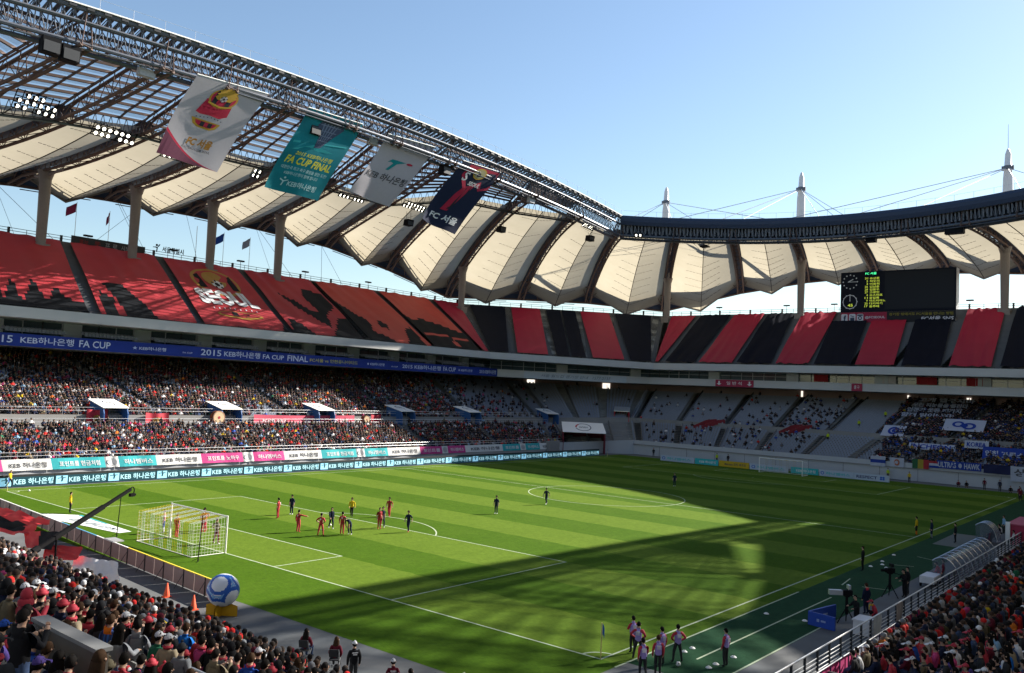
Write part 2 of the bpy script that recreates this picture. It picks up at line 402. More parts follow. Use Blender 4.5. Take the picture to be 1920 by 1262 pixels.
def make_stand(side):
    g = empty('grandstand', tuple(edge('wall1', side)[0]*[.5, .5, 0]+edge('wall1', side)[1]*[.5, .5, 0]), label=LBL[side], category='grandstand', group='grandstands of the stadium')
    STANDS[side] = g
    L = {k: np.linalg.norm(edge(k, side)[1]-edge(k, side)[0]) for k in ('low0', 'mid0', 'up0')}
    m = MB(); steps(m, 'low0', 'low1', side, NLOW); strip(m, 'low1', 'con0', side); m.build('lower_terrace', CONC, g)
    m = MB(); strip(m, 'wall0', 'wall1', side)
    p0, p1 = edge('wall1', side); d = (edge('low0', side)[0]-p0); d[2] = 0; o = unit(np.cross(unit(p1-p0), (0, 0, 1)))
    i0, i1 = p0.copy(), p1.copy(); n_in = -o if np.dot(-o, -p0*[1, 1, 0]) < 0 else o
    q0, q1 = p0+n_in*.22, p1+n_in*.22
    if side == 'far': q0[1] = p0[1]; q1[1] = p1[1]
    m.quad(p0, p1, q1, q0); m.quad(q0, q1, q1-V(0, 0, 1.2), q0-V(0, 0, 1.2))
    m.build('front_wall', WALLG, g)
    if side == 'far':
        m = MB(); m.box(65.05, 65.29, -36, 36, 1.95, 2.08); m.build('wall_coping', CONC, g)
        for y in [-30+6*i for i in range(11)]:
            m = MB(); m.box(65.265, 65.29, y-.03, y+.03, 0, 1.9); m.build('wall_joint', CONCD, g)
    m = MB(); strip(m, 'con0', 'con1', side); a0, a1 = edge('con1', side); b0, b1 = edge('mid0', side)
    m.quad(a0, a1, b1+V(0, 0, a1[2]-b1[2]), b0+V(0, 0, a0[2]-b0[2])); m.quad(b0+V(0, 0, a0[2]-b0[2]), b1+V(0, 0, a1[2]-b1[2]), b1, b0); m.build('concourse_wall', CONC, g)
    m = MB(); steps(m, 'mid0', 'mid1', side, NMID); m.build('middle_terrace', CONC, g)
    m = MB(); strip(m, 'back0', 'back1', side); m.build('back_wall', PINKC, g)
    m = MB(); strip(m, 'slabb', 'slabt', side); strip(m, 'slabb', 'slabi', side); strip(m, 'slabt', 'back1', side); m.build('gallery_slab', GREYM, g)
    m = MB(); strip(m, 'fasb', 'fast', side); strip(m, 'fasb', 'fasi', side)
    p0, p1 = edge('fast', side); q0, q1 = edge('up0', side)
    m.quad(p0, p1, q1+V(0, 0, .3), q0+V(0, 0, .3)); m.quad(q0+V(0, 0, .3), q1+V(0, 0, .3), q1, q0); m.build('balcony_fascia', GREYM, g)
    m = MB()                                     # rail and studs on the balcony ledge
    r0, r1 = p0+V(0, 0, .30), p1+V(0, 0, .30); m.tube(r0, r1, .02, n=5); k = int(np.linalg.norm(p1-p0)/1.2)
    for i in range(k+1): m.tube(lerp(p0, p1, i/k), lerp(r0, r1, i/k), .03, n=4)
    m.build('ledge_railing', DARK, g)
    m = MB(); steps(m, 'up0', 'up1', side, NUP); m.build('upper_terrace', CONCD, g)
    m = MB(); strip(m, 'top0', 'top1', side); strip(m, 'top1', 'base', side)
    a0, a1 = edge('top0', side); m.quad(a0, a1, a1+V(0, 0, .35), a0+V(0, 0, .35)); m.build('rear_wall', CONCD, g)
    # crowning railing: thick posts every 8 m, thin ones between
    A0, A1 = edge('top1', side); LT = np.linalg.norm(A1-A0); k = max(2, int(LT/2.7)); m = MB(); m2 = MB()
    for i in range(k+1):
        p = lerp(A0, A1, i/k)
        if i % 3 == 0: mp = MB(); mp.obox(p+V(0, 0, .8), (.17, 0, 0), (0, .17, 0), (0, 0, .8)); mp.build('railing_post', DARK, g)
        else: m.tube(p, p+V(0, 0, 1.5), .05, n=4)
    for z in (1.05, 1.5): m.tube(A0+V(0, 0, z), A1+V(0, 0, z), .045, n=4)
    m.build('crown_railing', DARK, g)
    # stairs up through the seats
    for a, b, n, al, key, nm in (('low0', 'low1', NLOW, AISLE_LOW, 'low0', 'lower_stair'), ('mid0', 'mid1', NMID, AISLE_LOW, 'mid0', 'middle_stair'), ('up0', 'up1', NUP, AISLE_UP, 'up0', 'upper_stair')):
        for u in al[side]:
            m = MB(); wd = .62/L[key]; steps(m, a, b, side, n, max(0, u-wd), min(1, u+wd), 0, .012)
            if nm != 'upper_stair' and side != 'left':
                P, Q = row_pt(a, b, side, n, 0, u+wd*1.1), row_pt(a, b, side, n, n, u+wd*1.1); m.beam(P+V(0, 0, .45), Q+V(0, 0, .45), .12, .5, 1)
            m.build('stair', [STAIR, CONCD], g)
    if side in ('left', 'corner', 'far'):
        m = MB(); seat_mb(m, 'low0', 'low1', side, NLOW, range(NLOW), 0.06 if side == 'left' else 0, 1, AISLE_LOW[side], L['low0'], full=side != 'left')
        if side != 'corner': m.build('lower_seats', SEAT, g, kind='stuff')
        m = MB(); seat_mb(m, 'mid0', 'mid1', side, NMID, range(NMID-2), 0.1 if side == 'left' else 0, 1, AISLE_LOW[side], L['mid0'], full=True); m.build('middle_seats', SEAT, g, kind='stuff')
        # glazed gallery: piers, panes, mullions
        G0, G1 = edge('gal0', side); H0, H1 = edge('gal1', side); LG = np.linalg.norm(G1-G0); k = int(LG/2.6); t = unit(G1-G0); d = np.cross(t, (0, 0, 1)); d = d if np.dot(d, -G0) > 0 else -d
        rnd = random.Random(side)
        ptype = []
        for i in range(k):
            pier = (i % 4 == 3) if side == 'left' else (i % 7 == 6)
            u0, u1 = i/k, (i+1)/k; a, b = lerp(G0, G1, u0), lerp(G0, G1, u1); zh = H0[2]-G0[2]
            m = MB()
            if pier:
                m.obox((a+b)/2+V(0, 0, zh/2)+d*.25, t*LG/k/2, d*.3, V(0, 0, zh/2)); m.build('gallery_pier', PANEL, g)
            else:
                m.quad(a+t*.06, b-t*.06, b-t*.06+V(0, 0, zh), a+t*.06+V(0, 0, zh))
                m.build('window_pane', GLASS, g)
                m = MB(); m.obox(a+V(0, 0, zh/2)+d*.04, t*.06, d*.06, V(0, 0, zh/2)); m.build('window_mullion', PANEL if rnd.random() < .6 else DARK, g)
        m = MB()
        for z in (.03, 1.0, zh-.12): m.obox((G0+G1)/2+V(0, 0, z)+d*.03, t*LG/2, d*.04, V(0, 0, .035))
        m.build('window_rail', PANEL, g)
        m = MB(); strip(m, 'gal0', 'gal1', side); m.v = [tuple(np.array(p)-d*.4) for p in m.v]; m.build('gallery_inner_wall', CONCD, g)
        if side == 'left':
            m = MB()
            for r, (yy, zz) in enumerate(((68.6, 16.95), (69.9, 17.2))):
                x = -52
                while x < 55:
                    if int((x+52)/10.4*4) % 4 != 3: m.box(x, x+.42, yy, yy+.07, zz-.2, zz+.28); m.box(x, x+.42, yy-.4, yy, zz-.2, zz-.14)
                    x += .52
            m.build('balcony_seats', SEAT, g, kind='stuff')
    return g
for s_ in SIDES: make_stand(s_)

# near stand: one rake of terraces below and around the camera
NROW, NDX, NDZ, NX0, NZ0 = 26, 0.85, 0.349, -65.6, 0.60
near = empty('grandstand', (-65.3, 0, 0), label='near grandstand behind the striped goal crowded with standing fans', category='grandstand', group='grandstands of the stadium')
m = MB(); m.box(-65.52, -65.3, -48, 44, -.1, 1.25); m.build('front_wall', WALLG, near)
m = MB()
for i in range(NROW):
    x0, x1, z = NX0-i*NDX, NX0-(i+1)*NDX, NZ0+i*NDZ
    if -86.6 < x0 and i > 21: pass
    m.quad((x0, -62, z), (x0, 44, z), (x1, 44, z), (x1, -62, z)); m.quad((x1, -62, z), (x1, 44, z), (x1, 44, z+NDZ), (x1, -62, z+NDZ))
m.build('lower_terrace', CONC, near)
SEATN = mat('seat_taupe', (0.25, 0.245, 0.24), rough=0.5, var=0.12)
seat_proto = None
for i in range(NROW):
    for j in range(80):
        y = -56+j*.5+.25; x = NX0-i*NDX-.55; z = NZ0+i*NDZ
        dx, dy, dz = x-CAMP[0], y-CAMP[1], z+.5-CAMP[2]; D = math.sqrt(dx*dx+dy*dy+dz*dz)
        a = np.array((dx, dy, dz)); f = a@_f
        if D > 24 or D < 8 or f < 1: continue
        sx_, sy_ = 960+FPX*(a@_r)/f, 631-FPX*(a@_u)/f
        if not (-60 < sx_ < 1000 and 700 < sy_ < 1340): continue
        if seat_proto is None:
            m = MB(); m.obox((-.03, 0, .66), (.025, 0, 0), (0, .20, 0), (.02, 0, .22)); m.obox((.2, 0, .42), (.2, 0, 0), (0, .2, 0), (0, 0, .025)); m.obox((.1, 0, .2), (.05, 0, 0), (0, .05, 0), (0, 0, .2))
            me = m.mesh('seat', SEATN); seat_proto = me
        o = bpy.data.objects.new('seat', seat_proto); COL.objects.link(o); o.parent = near; o.location = (x+65.3, y, z)
# vomitory parapet in the near stand
m = MB(); m.box(-78.42, -78.22, -40.6, -38.0, 4.8, 7.1); m.box(-78.47, -78.17, -40.64, -37.96, 7.1, 7.17, 1); m.build('stair_parapet', [mat('beige_render', (0.17, 0.145, 0.12), rough=.85, var=.1), CONC], near)
m = MB()
for zz in (.55, .95): m.tube((-75.0, -41.5, 4.5+zz), (-75.0, -35.9, 4.5+zz), .03, n=8)
for y in (-41.4, -39.6, -37.8, -36.0): m.tube((-75.0, y, 4.2), (-75.0, y, 5.46), .03, n=8)
m.build('crowd_rail', STEEL, near)
# ------------------------------------------------------------------ entrances cut into the left stand (white roof, blue cheeks)
def vomitory(x, y, ang, z, wd, dp, ht, cheek, roof, label, emblem=None, zf=.9):
    t = empty('stand_entrance', (x, y, z), label=label, category='entrance', group='roofed entrances into the stands')
    ca, sa = math.cos(ang), math.sin(ang); fw = V(ca, sa, 0); rt = V(-sa, ca, 0); O = V(x, y, z)     # fw points into the stand
    P = lambda a, b, c: O+rt*a+fw*b+V(0, 0, c)
    for s in (-1, 1):
        m = MB(); pts = [(0, 0), (dp, 0), (dp, ht+zf), (.35, ht+zf*.1), (0, ht*.72)]
        for th in (0, .14): m.poly([P(s*(wd/2)-s*th, a, c) for a, c in pts])
        for (a, c), (a2, c2) in zip(pts, pts[1:]+pts[:1]): m.quad(P(s*wd/2, a, c), P(s*wd/2, a2, c2), P(s*wd/2-s*.14, a2, c2), P(s*wd/2-s*.14, a, c))
        m.build('side_wall', cheek, t)
    m = MB(); m.quad(P(-wd/2, dp-.05, 0), P(wd/2, dp-.05, 0), P(wd/2, dp-.05, ht+zf), P(-wd/2, dp-.05, ht+zf)); m.build('doorway', cheek, t)
    m = MB(); a, b, c, d = P(-wd/2-.1, .15, ht+.05), P(wd/2+.1, .15, ht+.05), P(wd/2+.1, dp+.5, ht+zf+.1), P(-wd/2-.1, dp+.5, ht+zf+.1)
    u = V(0, 0, .1); m.quad(a+u, b+u, c+u, d+u); m.quad(a, d, c, b); m.quad(a, b, b+u, a+u); m.quad(b, c, c+u, b+u); m.quad(c, d, d+u, c+u); m.quad(d, a, a+u, d+u); rf = m.build('roof', roof, t)
    if emblem:
        fn = lambda p, q: lerp(lerp(a, b, p), lerp(d, c, p), q)+V(0, 0, .115)
        m = MB(); emblem(m, fn); m.build('emblem', [MATS['ink_grey'], MATS['ink_red']], rf)
    return t
mat('ink_grey', (0.06, 0.07, 0.10)); mat('ink_red', (0.5, 0.03, 0.05))
def ring_emblem(m, fn):
    put_disc(m, fn, .5, .5, .19, .36, 0, 28, .88, .9, 6.0); put_disc(m, fn, .5, .5, .19, .36, 1, 8, .80, -.1, .9)
    put_text(m, 'HANA', fn, .40, .60, .42, .58, 0)
def small_emblem(m, fn): put_disc(m, fn, .5, .5, .2, .3, 0, 14, .8, 0, 4); put_text(m, 'KEB', fn, .4, .6, .45, .6, 0)
for x, lb in ((-31.86, 'white roofed blue entrance left of the red crest banner gap, leftmost on the concourse'), (-14.63, 'white roofed blue entrance just right of the big drum'), (2.81, 'white roofed blue entrance above the long pink banner'),
              (21.07, 'white roofed blue entrance in shade right of the small drum'), (39.12, 'shaded white roofed entrance farthest along the left concourse')):
    vomitory(x, 56.1, R(90), 4.74, 3.3, 4.2, 2.35, BLUEP, WHITE, lb, small_emblem)
vomitory(64.0, 55.7, R(75), 4.78, 3.1, 4, 2.2, BLUEP, WHITE, 'dark entrance with pale roof in the empty corner stand', small_emblem)
vomitory(79.1, 47.8, R(30), 5.9, 3.4, 4, 2.2, REDP, mat('silver_roof', (.7, .7, .7), rough=.25, metal=.4), 'red entrance with silver roof right of the corner tunnel')
# corner tunnel
t = vomitory(54.3, 40.7, R(38), 0.0, 8.4, 9.0, 4.0, mat('maroon_wall', (.16, .015, .03), rough=.6), WHITE, 'wide dark corner tunnel under a white canopy with ring emblem', ring_emblem, 1.6)
t.name = 'corner_tunnel'
m = MB(); m.box(46.2, 49.6, 43.2, 44.05, -.05, 2.4); m.build('moat_wall_end', CONC, STANDS['corner'])
# open red stairways in the far stand
REDD = mat('red_panel_dull', (.22, .025, .035), rough=.7, var=.12)
for y, lb in ((27.4, 'left of two red walled stairways in the far stand'), (9.0, 'red walled stairway beside the empty grey block')):
    t = empty('red_stairway', (78.4, y, 5.8), label=lb, category='stairway', group='red walled stairways in the far stand')
    for s in (-1, 1):
        m = MB(); yy = y+s*.95
        for p, q in (((76.4, yy, 5.75), (79.6, yy-1.3, 7.0)), ((79.6, yy-1.3, 7.0), (81.6, yy-2.6, 7.25))): m.beam(p, q, .12, .95)
        m.build('side_wall', REDD, t)
# lit doorways at the head of the middle terrace
LITM = mat('lit_doorway', (1.0, 0.92, 0.8), emit=0.42, var=0.5, scale=1.5)
def lit_door(side, u, wd, z0, z1):
    p0, p1 = edge('back0', side); t = unit((p1-p0)*[1, 1, 0]); d = np.cross(t, (0, 0, 1)); c = lerp(p0, p1, u); d = d if np.dot(d, -c) > 0 else -d
    m = MB(); m.obox(V(c[0], c[1], (z0+z1)/2)+d*.08, t*wd/2, d*.06, V(0, 0, (z1-z0)/2)); m.build('lit_doorway', LITM, STANDS[side])
lit_door('corner', .12, 2.0, 13.4, 15.0); lit_door('corner', .70, 1.9, 13.2, 14.7)
lit_door('far', .36, .4, 13.3, 14.6); lit_door('far', .56, .5, 13.5, 14.5); lit_door('far', .66, .8, 13.5, 14.4); lit_door('far', .79, 1.8, 13.6, 14.5)
# ================================================================== ROOF
RAFT = mat('rafter_brown', (0.12, 0.078, 0.066), rough=0.75, var=0.12, scale=1.2)
TRUSS = mat('truss_grey', (0.12, 0.13, 0.155), rough=0.45, metal=0.3, var=0.1)
COLM = mat('column_grey', (0.23, 0.21, 0.205), rough=0.6, var=0.08)
def membrane_mat():
    m = bpy.data.materials.new('ptfe_membrane'); m.use_nodes = True; n = m.node_tree.nodes; l = m.node_tree.links; b = n['Principled BSDF']; b.inputs['Roughness'].default_value = .8; b.inputs['Specular IOR Level'].default_value = .1
    t = n.new('ShaderNodeBsdfTranslucent'); ms = n.new('ShaderNodeMixShader'); ms.inputs[0].default_value = .30; tc = n.new('ShaderNodeTexCoord'); nz = n.new('ShaderNodeTexNoise'); nz.inputs['Scale'].default_value = .35; nz.inputs['Detail'].default_value = 6; l.new(tc.outputs['Object'], nz.inputs['Vector'])
    for sock, a, c in ((b.inputs['Base Color'], (.20, .185, .16), (.27, .25, .215)), (t.inputs[0], (.70, .63, .47), (.82, .74, .57))):
        mx = n.new('ShaderNodeMix'); mx.data_type = 'RGBA'; mx.inputs[6].default_value = (*a, 1); mx.inputs[7].default_value = (*c, 1); l.new(nz.outputs['Fac'], mx.inputs[0]); l.new(mx.outputs[2], sock)
    l.new(b.outputs[0], ms.inputs[1]); l.new(t.outputs[0], ms.inputs[2]); l.new(ms.outputs[0], n['Material Output'].inputs[0]); MATS['ptfe_membrane'] = m; return m
PTFE = membrane_mat()
SEAM_SHADE = mat('membrane_seam_shade', (0.05, 0.045, 0.04), rough=0.9, var=0)  # fold seam, and cable shadow drawn as dark bars
PANE = mat('roof_glazing', (0.55, 0.68, 0.78), rough=0.12, var=0.1, scale=2, alpha=0.38, trans=0.3, spec=0.5)
FLASH = mat('roof_flashing', (0.82, 0.82, 0.80), rough=0.4, var=0.04)
DECK = mat('roof_deck', (0.03, 0.045, 0.085), rough=0.6, var=0.1)
roof = empty('stadium_roof', (0, 0, 50), label='sweeping stadium roof of pale membrane kites on brown rafters', category='roof')

def in_side(x):
    s = x/78.0; return V(x, 46+3.2*s*s, 55.2-2.7*s*s)
def in_end(y):
    s = y/49.2; return V(78+14.5*(1-s*s), y, 51.0+1.5*s*s)
# rafter: inner point, lower-chord height there, outer point, bulge, start of the membrane
def rf(I, O, b, t0, zi=None): return dict(I=np.array(I, float), zi=(I[2]-4.3 if zi is None else zi), O=np.array(O, float), b=b, t0=t0)
side_r = [rf(in_side(-43), (-64.2, 101.2, 36.6), -2.0, .34), rf(in_side(-33), (-46.7, 101.2, 41.1), -2.2, .34), rf(in_side(-24), (-30.9, 101.2, 42.7), -2, .34), rf(in_side(-14.5), (-14.5, 101.2, 43.4), -2, .36),
          rf(in_side(-3.5), (1.3, 101.2, 43.7), -1.6, .37), rf(in_side(6), (17.7, 101.2, 43.6), -1.2, .42), rf(in_side(19), (35.7, 101.2, 42.8), 0, .45), rf(in_side(31), (54.8, 101.2, 40.0), 2.8, .30), rf(in_side(43), (75.9, 101.2, 35.7), 3.2, .21)]
corner_r = [rf(in_side(60), (92.4, 89.5, 36.5), 3.2, .10), rf(in_side(78), (108.2, 78.4, 36.9), 2.6, .06)]
end_r = [rf(in_end(38), (127.1, 65.0, 36.2), 2.6, .06), rf(in_end(26.5), (127.1, 42, 40.5), 1.6, .06), rf(in_end(14), (127.1, 24.4, 42.6), 1.2, .06), rf(in_end(2.3), (127.1, 7.7, 43.5), 1, .06),
         rf(in_end(-8.2), (127.1, -8.1, 43.4), 1, .06), rf(in_end(-19.4), (127.1, -24.1, 42.3), 1.2, .06), rf(in_end(-29), (127.1, -40, 39.8), 1.6, .06), rf(in_end(-38), (127.1, -65, 36.2), 2.6, .06)]
mir = lambda r: dict(I=r['I']*[1, -1, 1], zi=r['zi'], O=r['O']*[1, -1, 1], b=r['b'], t0=r['t0'])
nearc = [rf(in_side(-60), (-92.4, 89.5, 36.5), 3.2, .10)]
seq = nearc+side_r+corner_r+end_r+[mir(r) for r in corner_r[::-1]]+[mir(r) for r in side_r[::-1]]
mx = lambda r: dict(r, I=r['I']*[-1, 1, 1], O=r['O']*[-1, 1, 1])
seq += [mir(nearc[0])]+[mx(mir(corner_r[1]))]+[mx(r) for r in end_r[::-1]]+[mx(corner_r[1]), nearc[0]]
nvis = len(nearc+side_r+corner_r+end_r)
def low(r, t):
    p = lerp(r['I'], r['O'], t); z = r['zi']*(1-t)+(r['O'][2]+1.0)*t+r['b']*4*t*(1-t); 
    if t > .93: z -= (t-.93)/.07*1.0
    p[2] = z; return p
def top(r, t):
    p = low(r, t); q = r['t0']; zt = r['I'][2]-.3
    if q > .15 and t < q:
        z2 = low(r, q)[2]+2.3; p[2] = zt*(1-t/q)+z2*t/q
    else:
        f = max(0, 1-t*5) if q <= .15 else 0
        p[2] = p[2]+2.3*(1-.3*t)+f*(zt-p[2]-2.3)
    return p
def sidev(r):
    d = unit((r['O']-r['I'])*[1, 1, 0]); return np.cross(d, (0, 0, 1))     # to the right when looking outwards
def make_rafter(r, vis):
    m = MB(); sv = sidev(r); N = 12
    lo = [low(r, i/N) for i in range(N+1)]; up = [top(r, min(.97, i/N)) for i in range(N+1)]
    for s in (-1, 1): m.path([p+sv*s*.75 for p in lo], .23, 6 if vis else 4)
    for s in (-1, 1): m.path([p+sv*s*.35 for p in up], .14, 5 if vis else 4)
    for i in range(N):
        for s in (-1, 1):
            m.tube(lo[i]+sv*s*.75, up[i]+sv*s*.35, .07, n=4, cap=False)
            mid = (up[i]+up[i+1])/2; m.tube(lo[i]+sv*s*.75, mid+sv*s*.35, .07, n=4, cap=False); m.tube(lo[i+1]+sv*s*.75, mid+sv*s*.35, .07, n=4, cap=False)
        m.tube(lo[i]+sv*.75, lo[i+1]-sv*.75, .06, n=4, cap=False); m.tube(lo[i]+sv*.75, lo[i]-sv*.75, .08, n=4, cap=False)
    m.build('rafter', RAFT, roof)
    m = MB(); rows = []
    for i in range(11):
        t = max(r['t0'], .04)-.01+(.985-max(r['t0'], .04))*i/10; p = low(r, t)+V(0, 0, 1.75*(1-.25*t)); rows.append([p-sv*1.35, p+V(0, 0, .25), p+sv*1.35])
    m.grid(rows); m.build('rafter_cover', DECK, roof)
for i, r in enumerate(seq[:-1]): make_rafter(r, i < nvis)
# membrane kites and the glazing between rafters
def bay(a, b, vis):
    sa, sb = sidev(a), sidev(b); N, M = 10, 3; te = .955
    def border(r, s, k, q=None):
        t = r['t0']+(te-r['t0'])*k/N; p = low(r, t)+sidev(r)*s*1.0; p[2] += 1.3*(1-.25*t); return p
    A = [border(a, 1, k) for k in range(N+1)]; B = [border(b, -1, k) for k in range(N+1)]
    if np.dot(A[0]-low(a, a['t0']), B[0]-A[0]) < 0: A = [border(a, -1, k) for k in range(N+1)]; B = [border(b, 1, k) for k in range(N+1)]
    wd = np.linalg.norm(B[-1]-A[-1])
    Cn = [(A[k]+B[k])/2-V(0, 0, (.15+.21*wd*(k/N)**.8)) for k in range(N+1)]
    Cn[-1] += unit((A[-1]-A[-2])*[1, 1, 0])*.8
    seam_shade = MB()
    for E in (A, B):
        m = MB(); rows = []
        for k in range(N+1):
            rows.append([lerp(E[k], Cn[k], j/M)+V(0, 0, -.25*math.sin(math.pi*j/M)*k/N) for j in range(M+1)])
        m.grid(rows); m.build('membrane_panel', PTFE, roof, smooth=True)
        if vis:
            for k in ((1, 3, 4.4, 5.4, 6.4, 7.3, 8.2, 9.1)):
                k0 = int(k); f = k-k0
                e = lerp(E[k0], E[min(N, k0+1)], f); c = lerp(Cn[k0], Cn[min(N, k0+1)], f)
                p0, p1 = lerp(e, c, .98), lerp(e, c, .42)
                for q in range(5): seam_shade.beam(lerp(p0, p1, q/5)-V(0, 0, .2), lerp(p0, p1, (q+.8)/5)-V(0, 0, .24), .09, .05)  # dark dashes in place of the shadow of cables and pockets
    if vis:
        for k in range(N): seam_shade.beam(Cn[k]-V(0, 0, .06), Cn[k+1]-V(0, 0, .06), .16, .08)
        seam_shade.build('membrane_seam_shade', SEAM_SHADE, roof, kind='stuff')
    m = MB()                                                     # outer lip below the membrane
    for s in ((A, B),):
        ends = [A[-1], Cn[-1], B[-1]]
        for p, q in zip(ends[:-1], ends[1:]): m.quad(p, q, q-V(0, 0, .5), p-V(0, 0, .5)); m.beam(p, q, .18, .18)
    m.build('membrane_edge', COLM, roof)
    # glazed band
    if a['t0'] > .15 or b['t0'] > .15:
        n, c = 10, 3; bars = MB(); cells = []
        P = lambda i, u: lerp(top(a, .06+(max(a['t0'], .1)-.06)*i/n), top(b, .06+(max(b['t0'], .1)-.06)*i/n), u)
        for i in range(n+1):
            wdt = .34 if i % 2 == 0 else .2
            bars.beam(P(i, .03), P(i, .97), wdt, .34)
        for j in range(c+1):
            u = .05+.9*j/c
            for i in range(n): bars.beam(P(i, u)-V(0, 0, .1), P(i+1, u)-V(0, 0, .1), .16, .3)
        bars.build('purlin_grid', RAFT, roof)
        al = MB()
        for i in range(n):
            for j in range(c):
                u0, u1 = .05+.9*j/c, .05+.9*(j+1)/c; L = V(0, 0, .29)
                mm = MB() if vis and np.mean([P(i, u0)[0], P(i, u1)[0]]) > -52 else al
                f = .12
                q = [lerp(P(i, u0), P(i+1, u0), f)+L, lerp(P(i, u1), P(i+1, u1), f)+L, lerp(P(i, u1), P(i+1, u1), 1-f)+L, lerp(P(i, u0), P(i+1, u0), 1-f)+L]
                mm.quad(*q)
                if mm is not al: mm.build('roof_pane', PANE, roof)
        if al.f: al.build('roof_glazing', PANE, roof, kind='stuff')
        # opaque strips over the eaves of the glazed band, next to the rafters
        m = MB()
        for r_, s_ in ((a, 1), (b, -1)):
            pass
        # truss along the start of the membrane
        m = MB(); p, q = P(n, .02), P(n, .98); p2, q2 = low(a, a['t0'])+V(0, 0, -.3), low(b, b['t0'])+V(0, 0, -.3)
        for (x, y, rr) in ((p, q, .12), (p2, q2, .2)): m.tube(x, y, rr, n=5)
        K = 10
        for k in range(K): m.tube(lerp(p2, q2, k/K), lerp(p, q, (k+.5)/K), .06, n=4); m.tube(lerp(p, q, (k+.5)/K), lerp(p2, q2, (k+1)/K), .06, n=4)
        off = unit((a['I']-a['O'])*[1, 1, 0])*1.0
        m.quad(p2+V(0, 0, .25), q2+V(0, 0, .25), q2+off+V(0, 0, .25), p2+off+V(0, 0, .25))
        m.build('catwalk_truss', TRUSS, roof)
for i, (a, b) in enumerate(zip(seq[:-1], seq[1:])): bay(a, b, i < nvis-1)
# inner ring truss
def ring(name, pts, outs, vis, deck):
    n = len(pts); fr = [p for p in pts]; bk = [p+o*2.6-V(0, 0, .7) for p, o in zip(pts, outs)]; bt = [p+o*.5-V(0, 0, 4.0) for p, o in zip(pts, outs)]; b2 = [p+o*2.2-V(0, 0, 4.5) for p, o in zip(pts, outs)]
    m = MB(); m.path(fr, .32, 8); m.path(bt, .28, 8); m.path(bk, .2, 6); m.path(b2, .3, 6); m.path([p-V(0, 0, .55) for p in bt], .12, 5)
    m.path([p-V(0, 0, 1.5)+o*.1 for p, o in zip(fr, outs)], .22, 6)
    m.build(name, TRUSS, roof)
    w_ = MB()
    for i in range(n-1):
        sub = 3
        for k in range(sub):
            f0, f1 = k/sub, (k+1)/sub; L = lambda A, f: lerp(A[i], A[i+1], f)
            w_.tube(L(fr, f0), L(bt, f0), .07, n=4, cap=False); w_.tube(L(fr, f0), L(bt, f1), .07, n=4, cap=False); w_.tube(L(bt, f0), L(fr, f1), .06, n=4, cap=False)
            w_.tube(L(fr, f0), L(bk, f1), .07, n=4, cap=False); w_.tube(L(bk, f0), L(bt, f1), .07, n=4, cap=False); w_.tube(L(bk, f0), L(fr, f0), .07, n=4, cap=False); w_.tube(L(bt, f0), L(b2, f1), .05, n=4, cap=False); w_.tube(L(bk, f0), L(b2, f0), .07, n=4, cap=False)
        if vis:
            for k in range(4):
                f = k/4; p = lerp(fr[i], fr[i+1], f); q = lerp(bk[i], bk[i+1], f); w_.beam(p+V(0, 0, .3), q+V(0, 0, .3), .5, .12)
                p = lerp(bk[i], bk[i+1], f); q = lerp(b2[i], b2[i+1], f); 
    w_.build('truss_lattice', TRUSS, roof, kind='stuff')
    m = MB()
    for i in range(n-1):
        a0, a1, o0, o1 = fr[i], fr[i+1], outs[i], outs[i+1]
        q = [a0-o0*.5+V(0, 0, .42), a1-o1*.5+V(0, 0, .42), a1+o1*.7+V(0, 0, .55), a0+o0*.7+V(0, 0, .55)]
        m.quad(*q); m.quad(*[p-V(0, 0, .16) for p in q]); m.quad(q[0], q[1], q[1]-V(0, 0, .16), q[0]-V(0, 0, .16))
    m.build('edge_flashing', FLASH if not deck else DECK, roof)  # deck side gets dark navy: its shade is put into the colour
    m = MB()
    for i in range(n-1):
        d = unit(fr[i+1]-fr[i]); L_ = np.linalg.norm(fr[i+1]-fr[i]); k = int(L_/1.5)
        for j in range(k): m.obox(lerp(fr[i], fr[i+1], (j+.5)/k)+V(0, 0, .1)-outs[i]*.3, d*.42, outs[i]*.15, V(0, 0, .22))
    m.build('edge_bracket', DARK, roof, kind='stuff')
    m = MB()
    for i in range(n-1):
        m.path([fr[i]+V(0, 0, .5)-outs[i]*.3, fr[i]+V(0, 0, 1.6)-outs[i]*.3], .03, 4); m.tube(fr[i]+V(0, 0, 1.6)-outs[i]*.3, fr[i+1]+V(0, 0, 1.6)-outs[i+1]*.3, .018, n=4)
    m.build('edge_guard_wire', STEEL, roof, kind='stuff')
    if deck:
        m = MB()
        for i in range(n-1):
            o0, o1 = outs[i], outs[i+1]; U = V(0, 0, .35)
            m.quad(fr[i]+o0*.4+U, fr[i+1]+o1*.4+U, fr[i+1]+o1*6-V(0, 0, .3), fr[i]+o0*6-V(0, 0, .3))
            m.quad(bt[i]+o0*2.0, bt[i+1]+o1*2.0, bk[i+1]+o1*.4, bk[i]+o0*.4)
        for i in range(n-1):
            for k, (z0, z1, w0, w1) in enumerate(((.35, -.2, -.5, -.75), (-.2, -.9, -.75, -.72), (-.9, -1.7, -.72, -.45))):
                m.quad(fr[i]+outs[i]*w0+V(0, 0, z0), fr[i+1]+outs[i+1]*w0+V(0, 0, z0), fr[i+1]+outs[i+1]*w1+V(0, 0, z1), fr[i]+outs[i]*w1+V(0, 0, z1))
        m.build('roof_deck', DECK, roof)
        m = MB()
        for i in range(n-1):
            for k in range(5):
                p, q = lerp(fr[i], fr[i+1], k/5), lerp(bt[i], bt[i+1], k/5); m.beam(lerp(p, q, .3), lerp(p, q, .85), .28, .1)
        m.build('screen_slat', TRUSS, roof, kind='stuff')
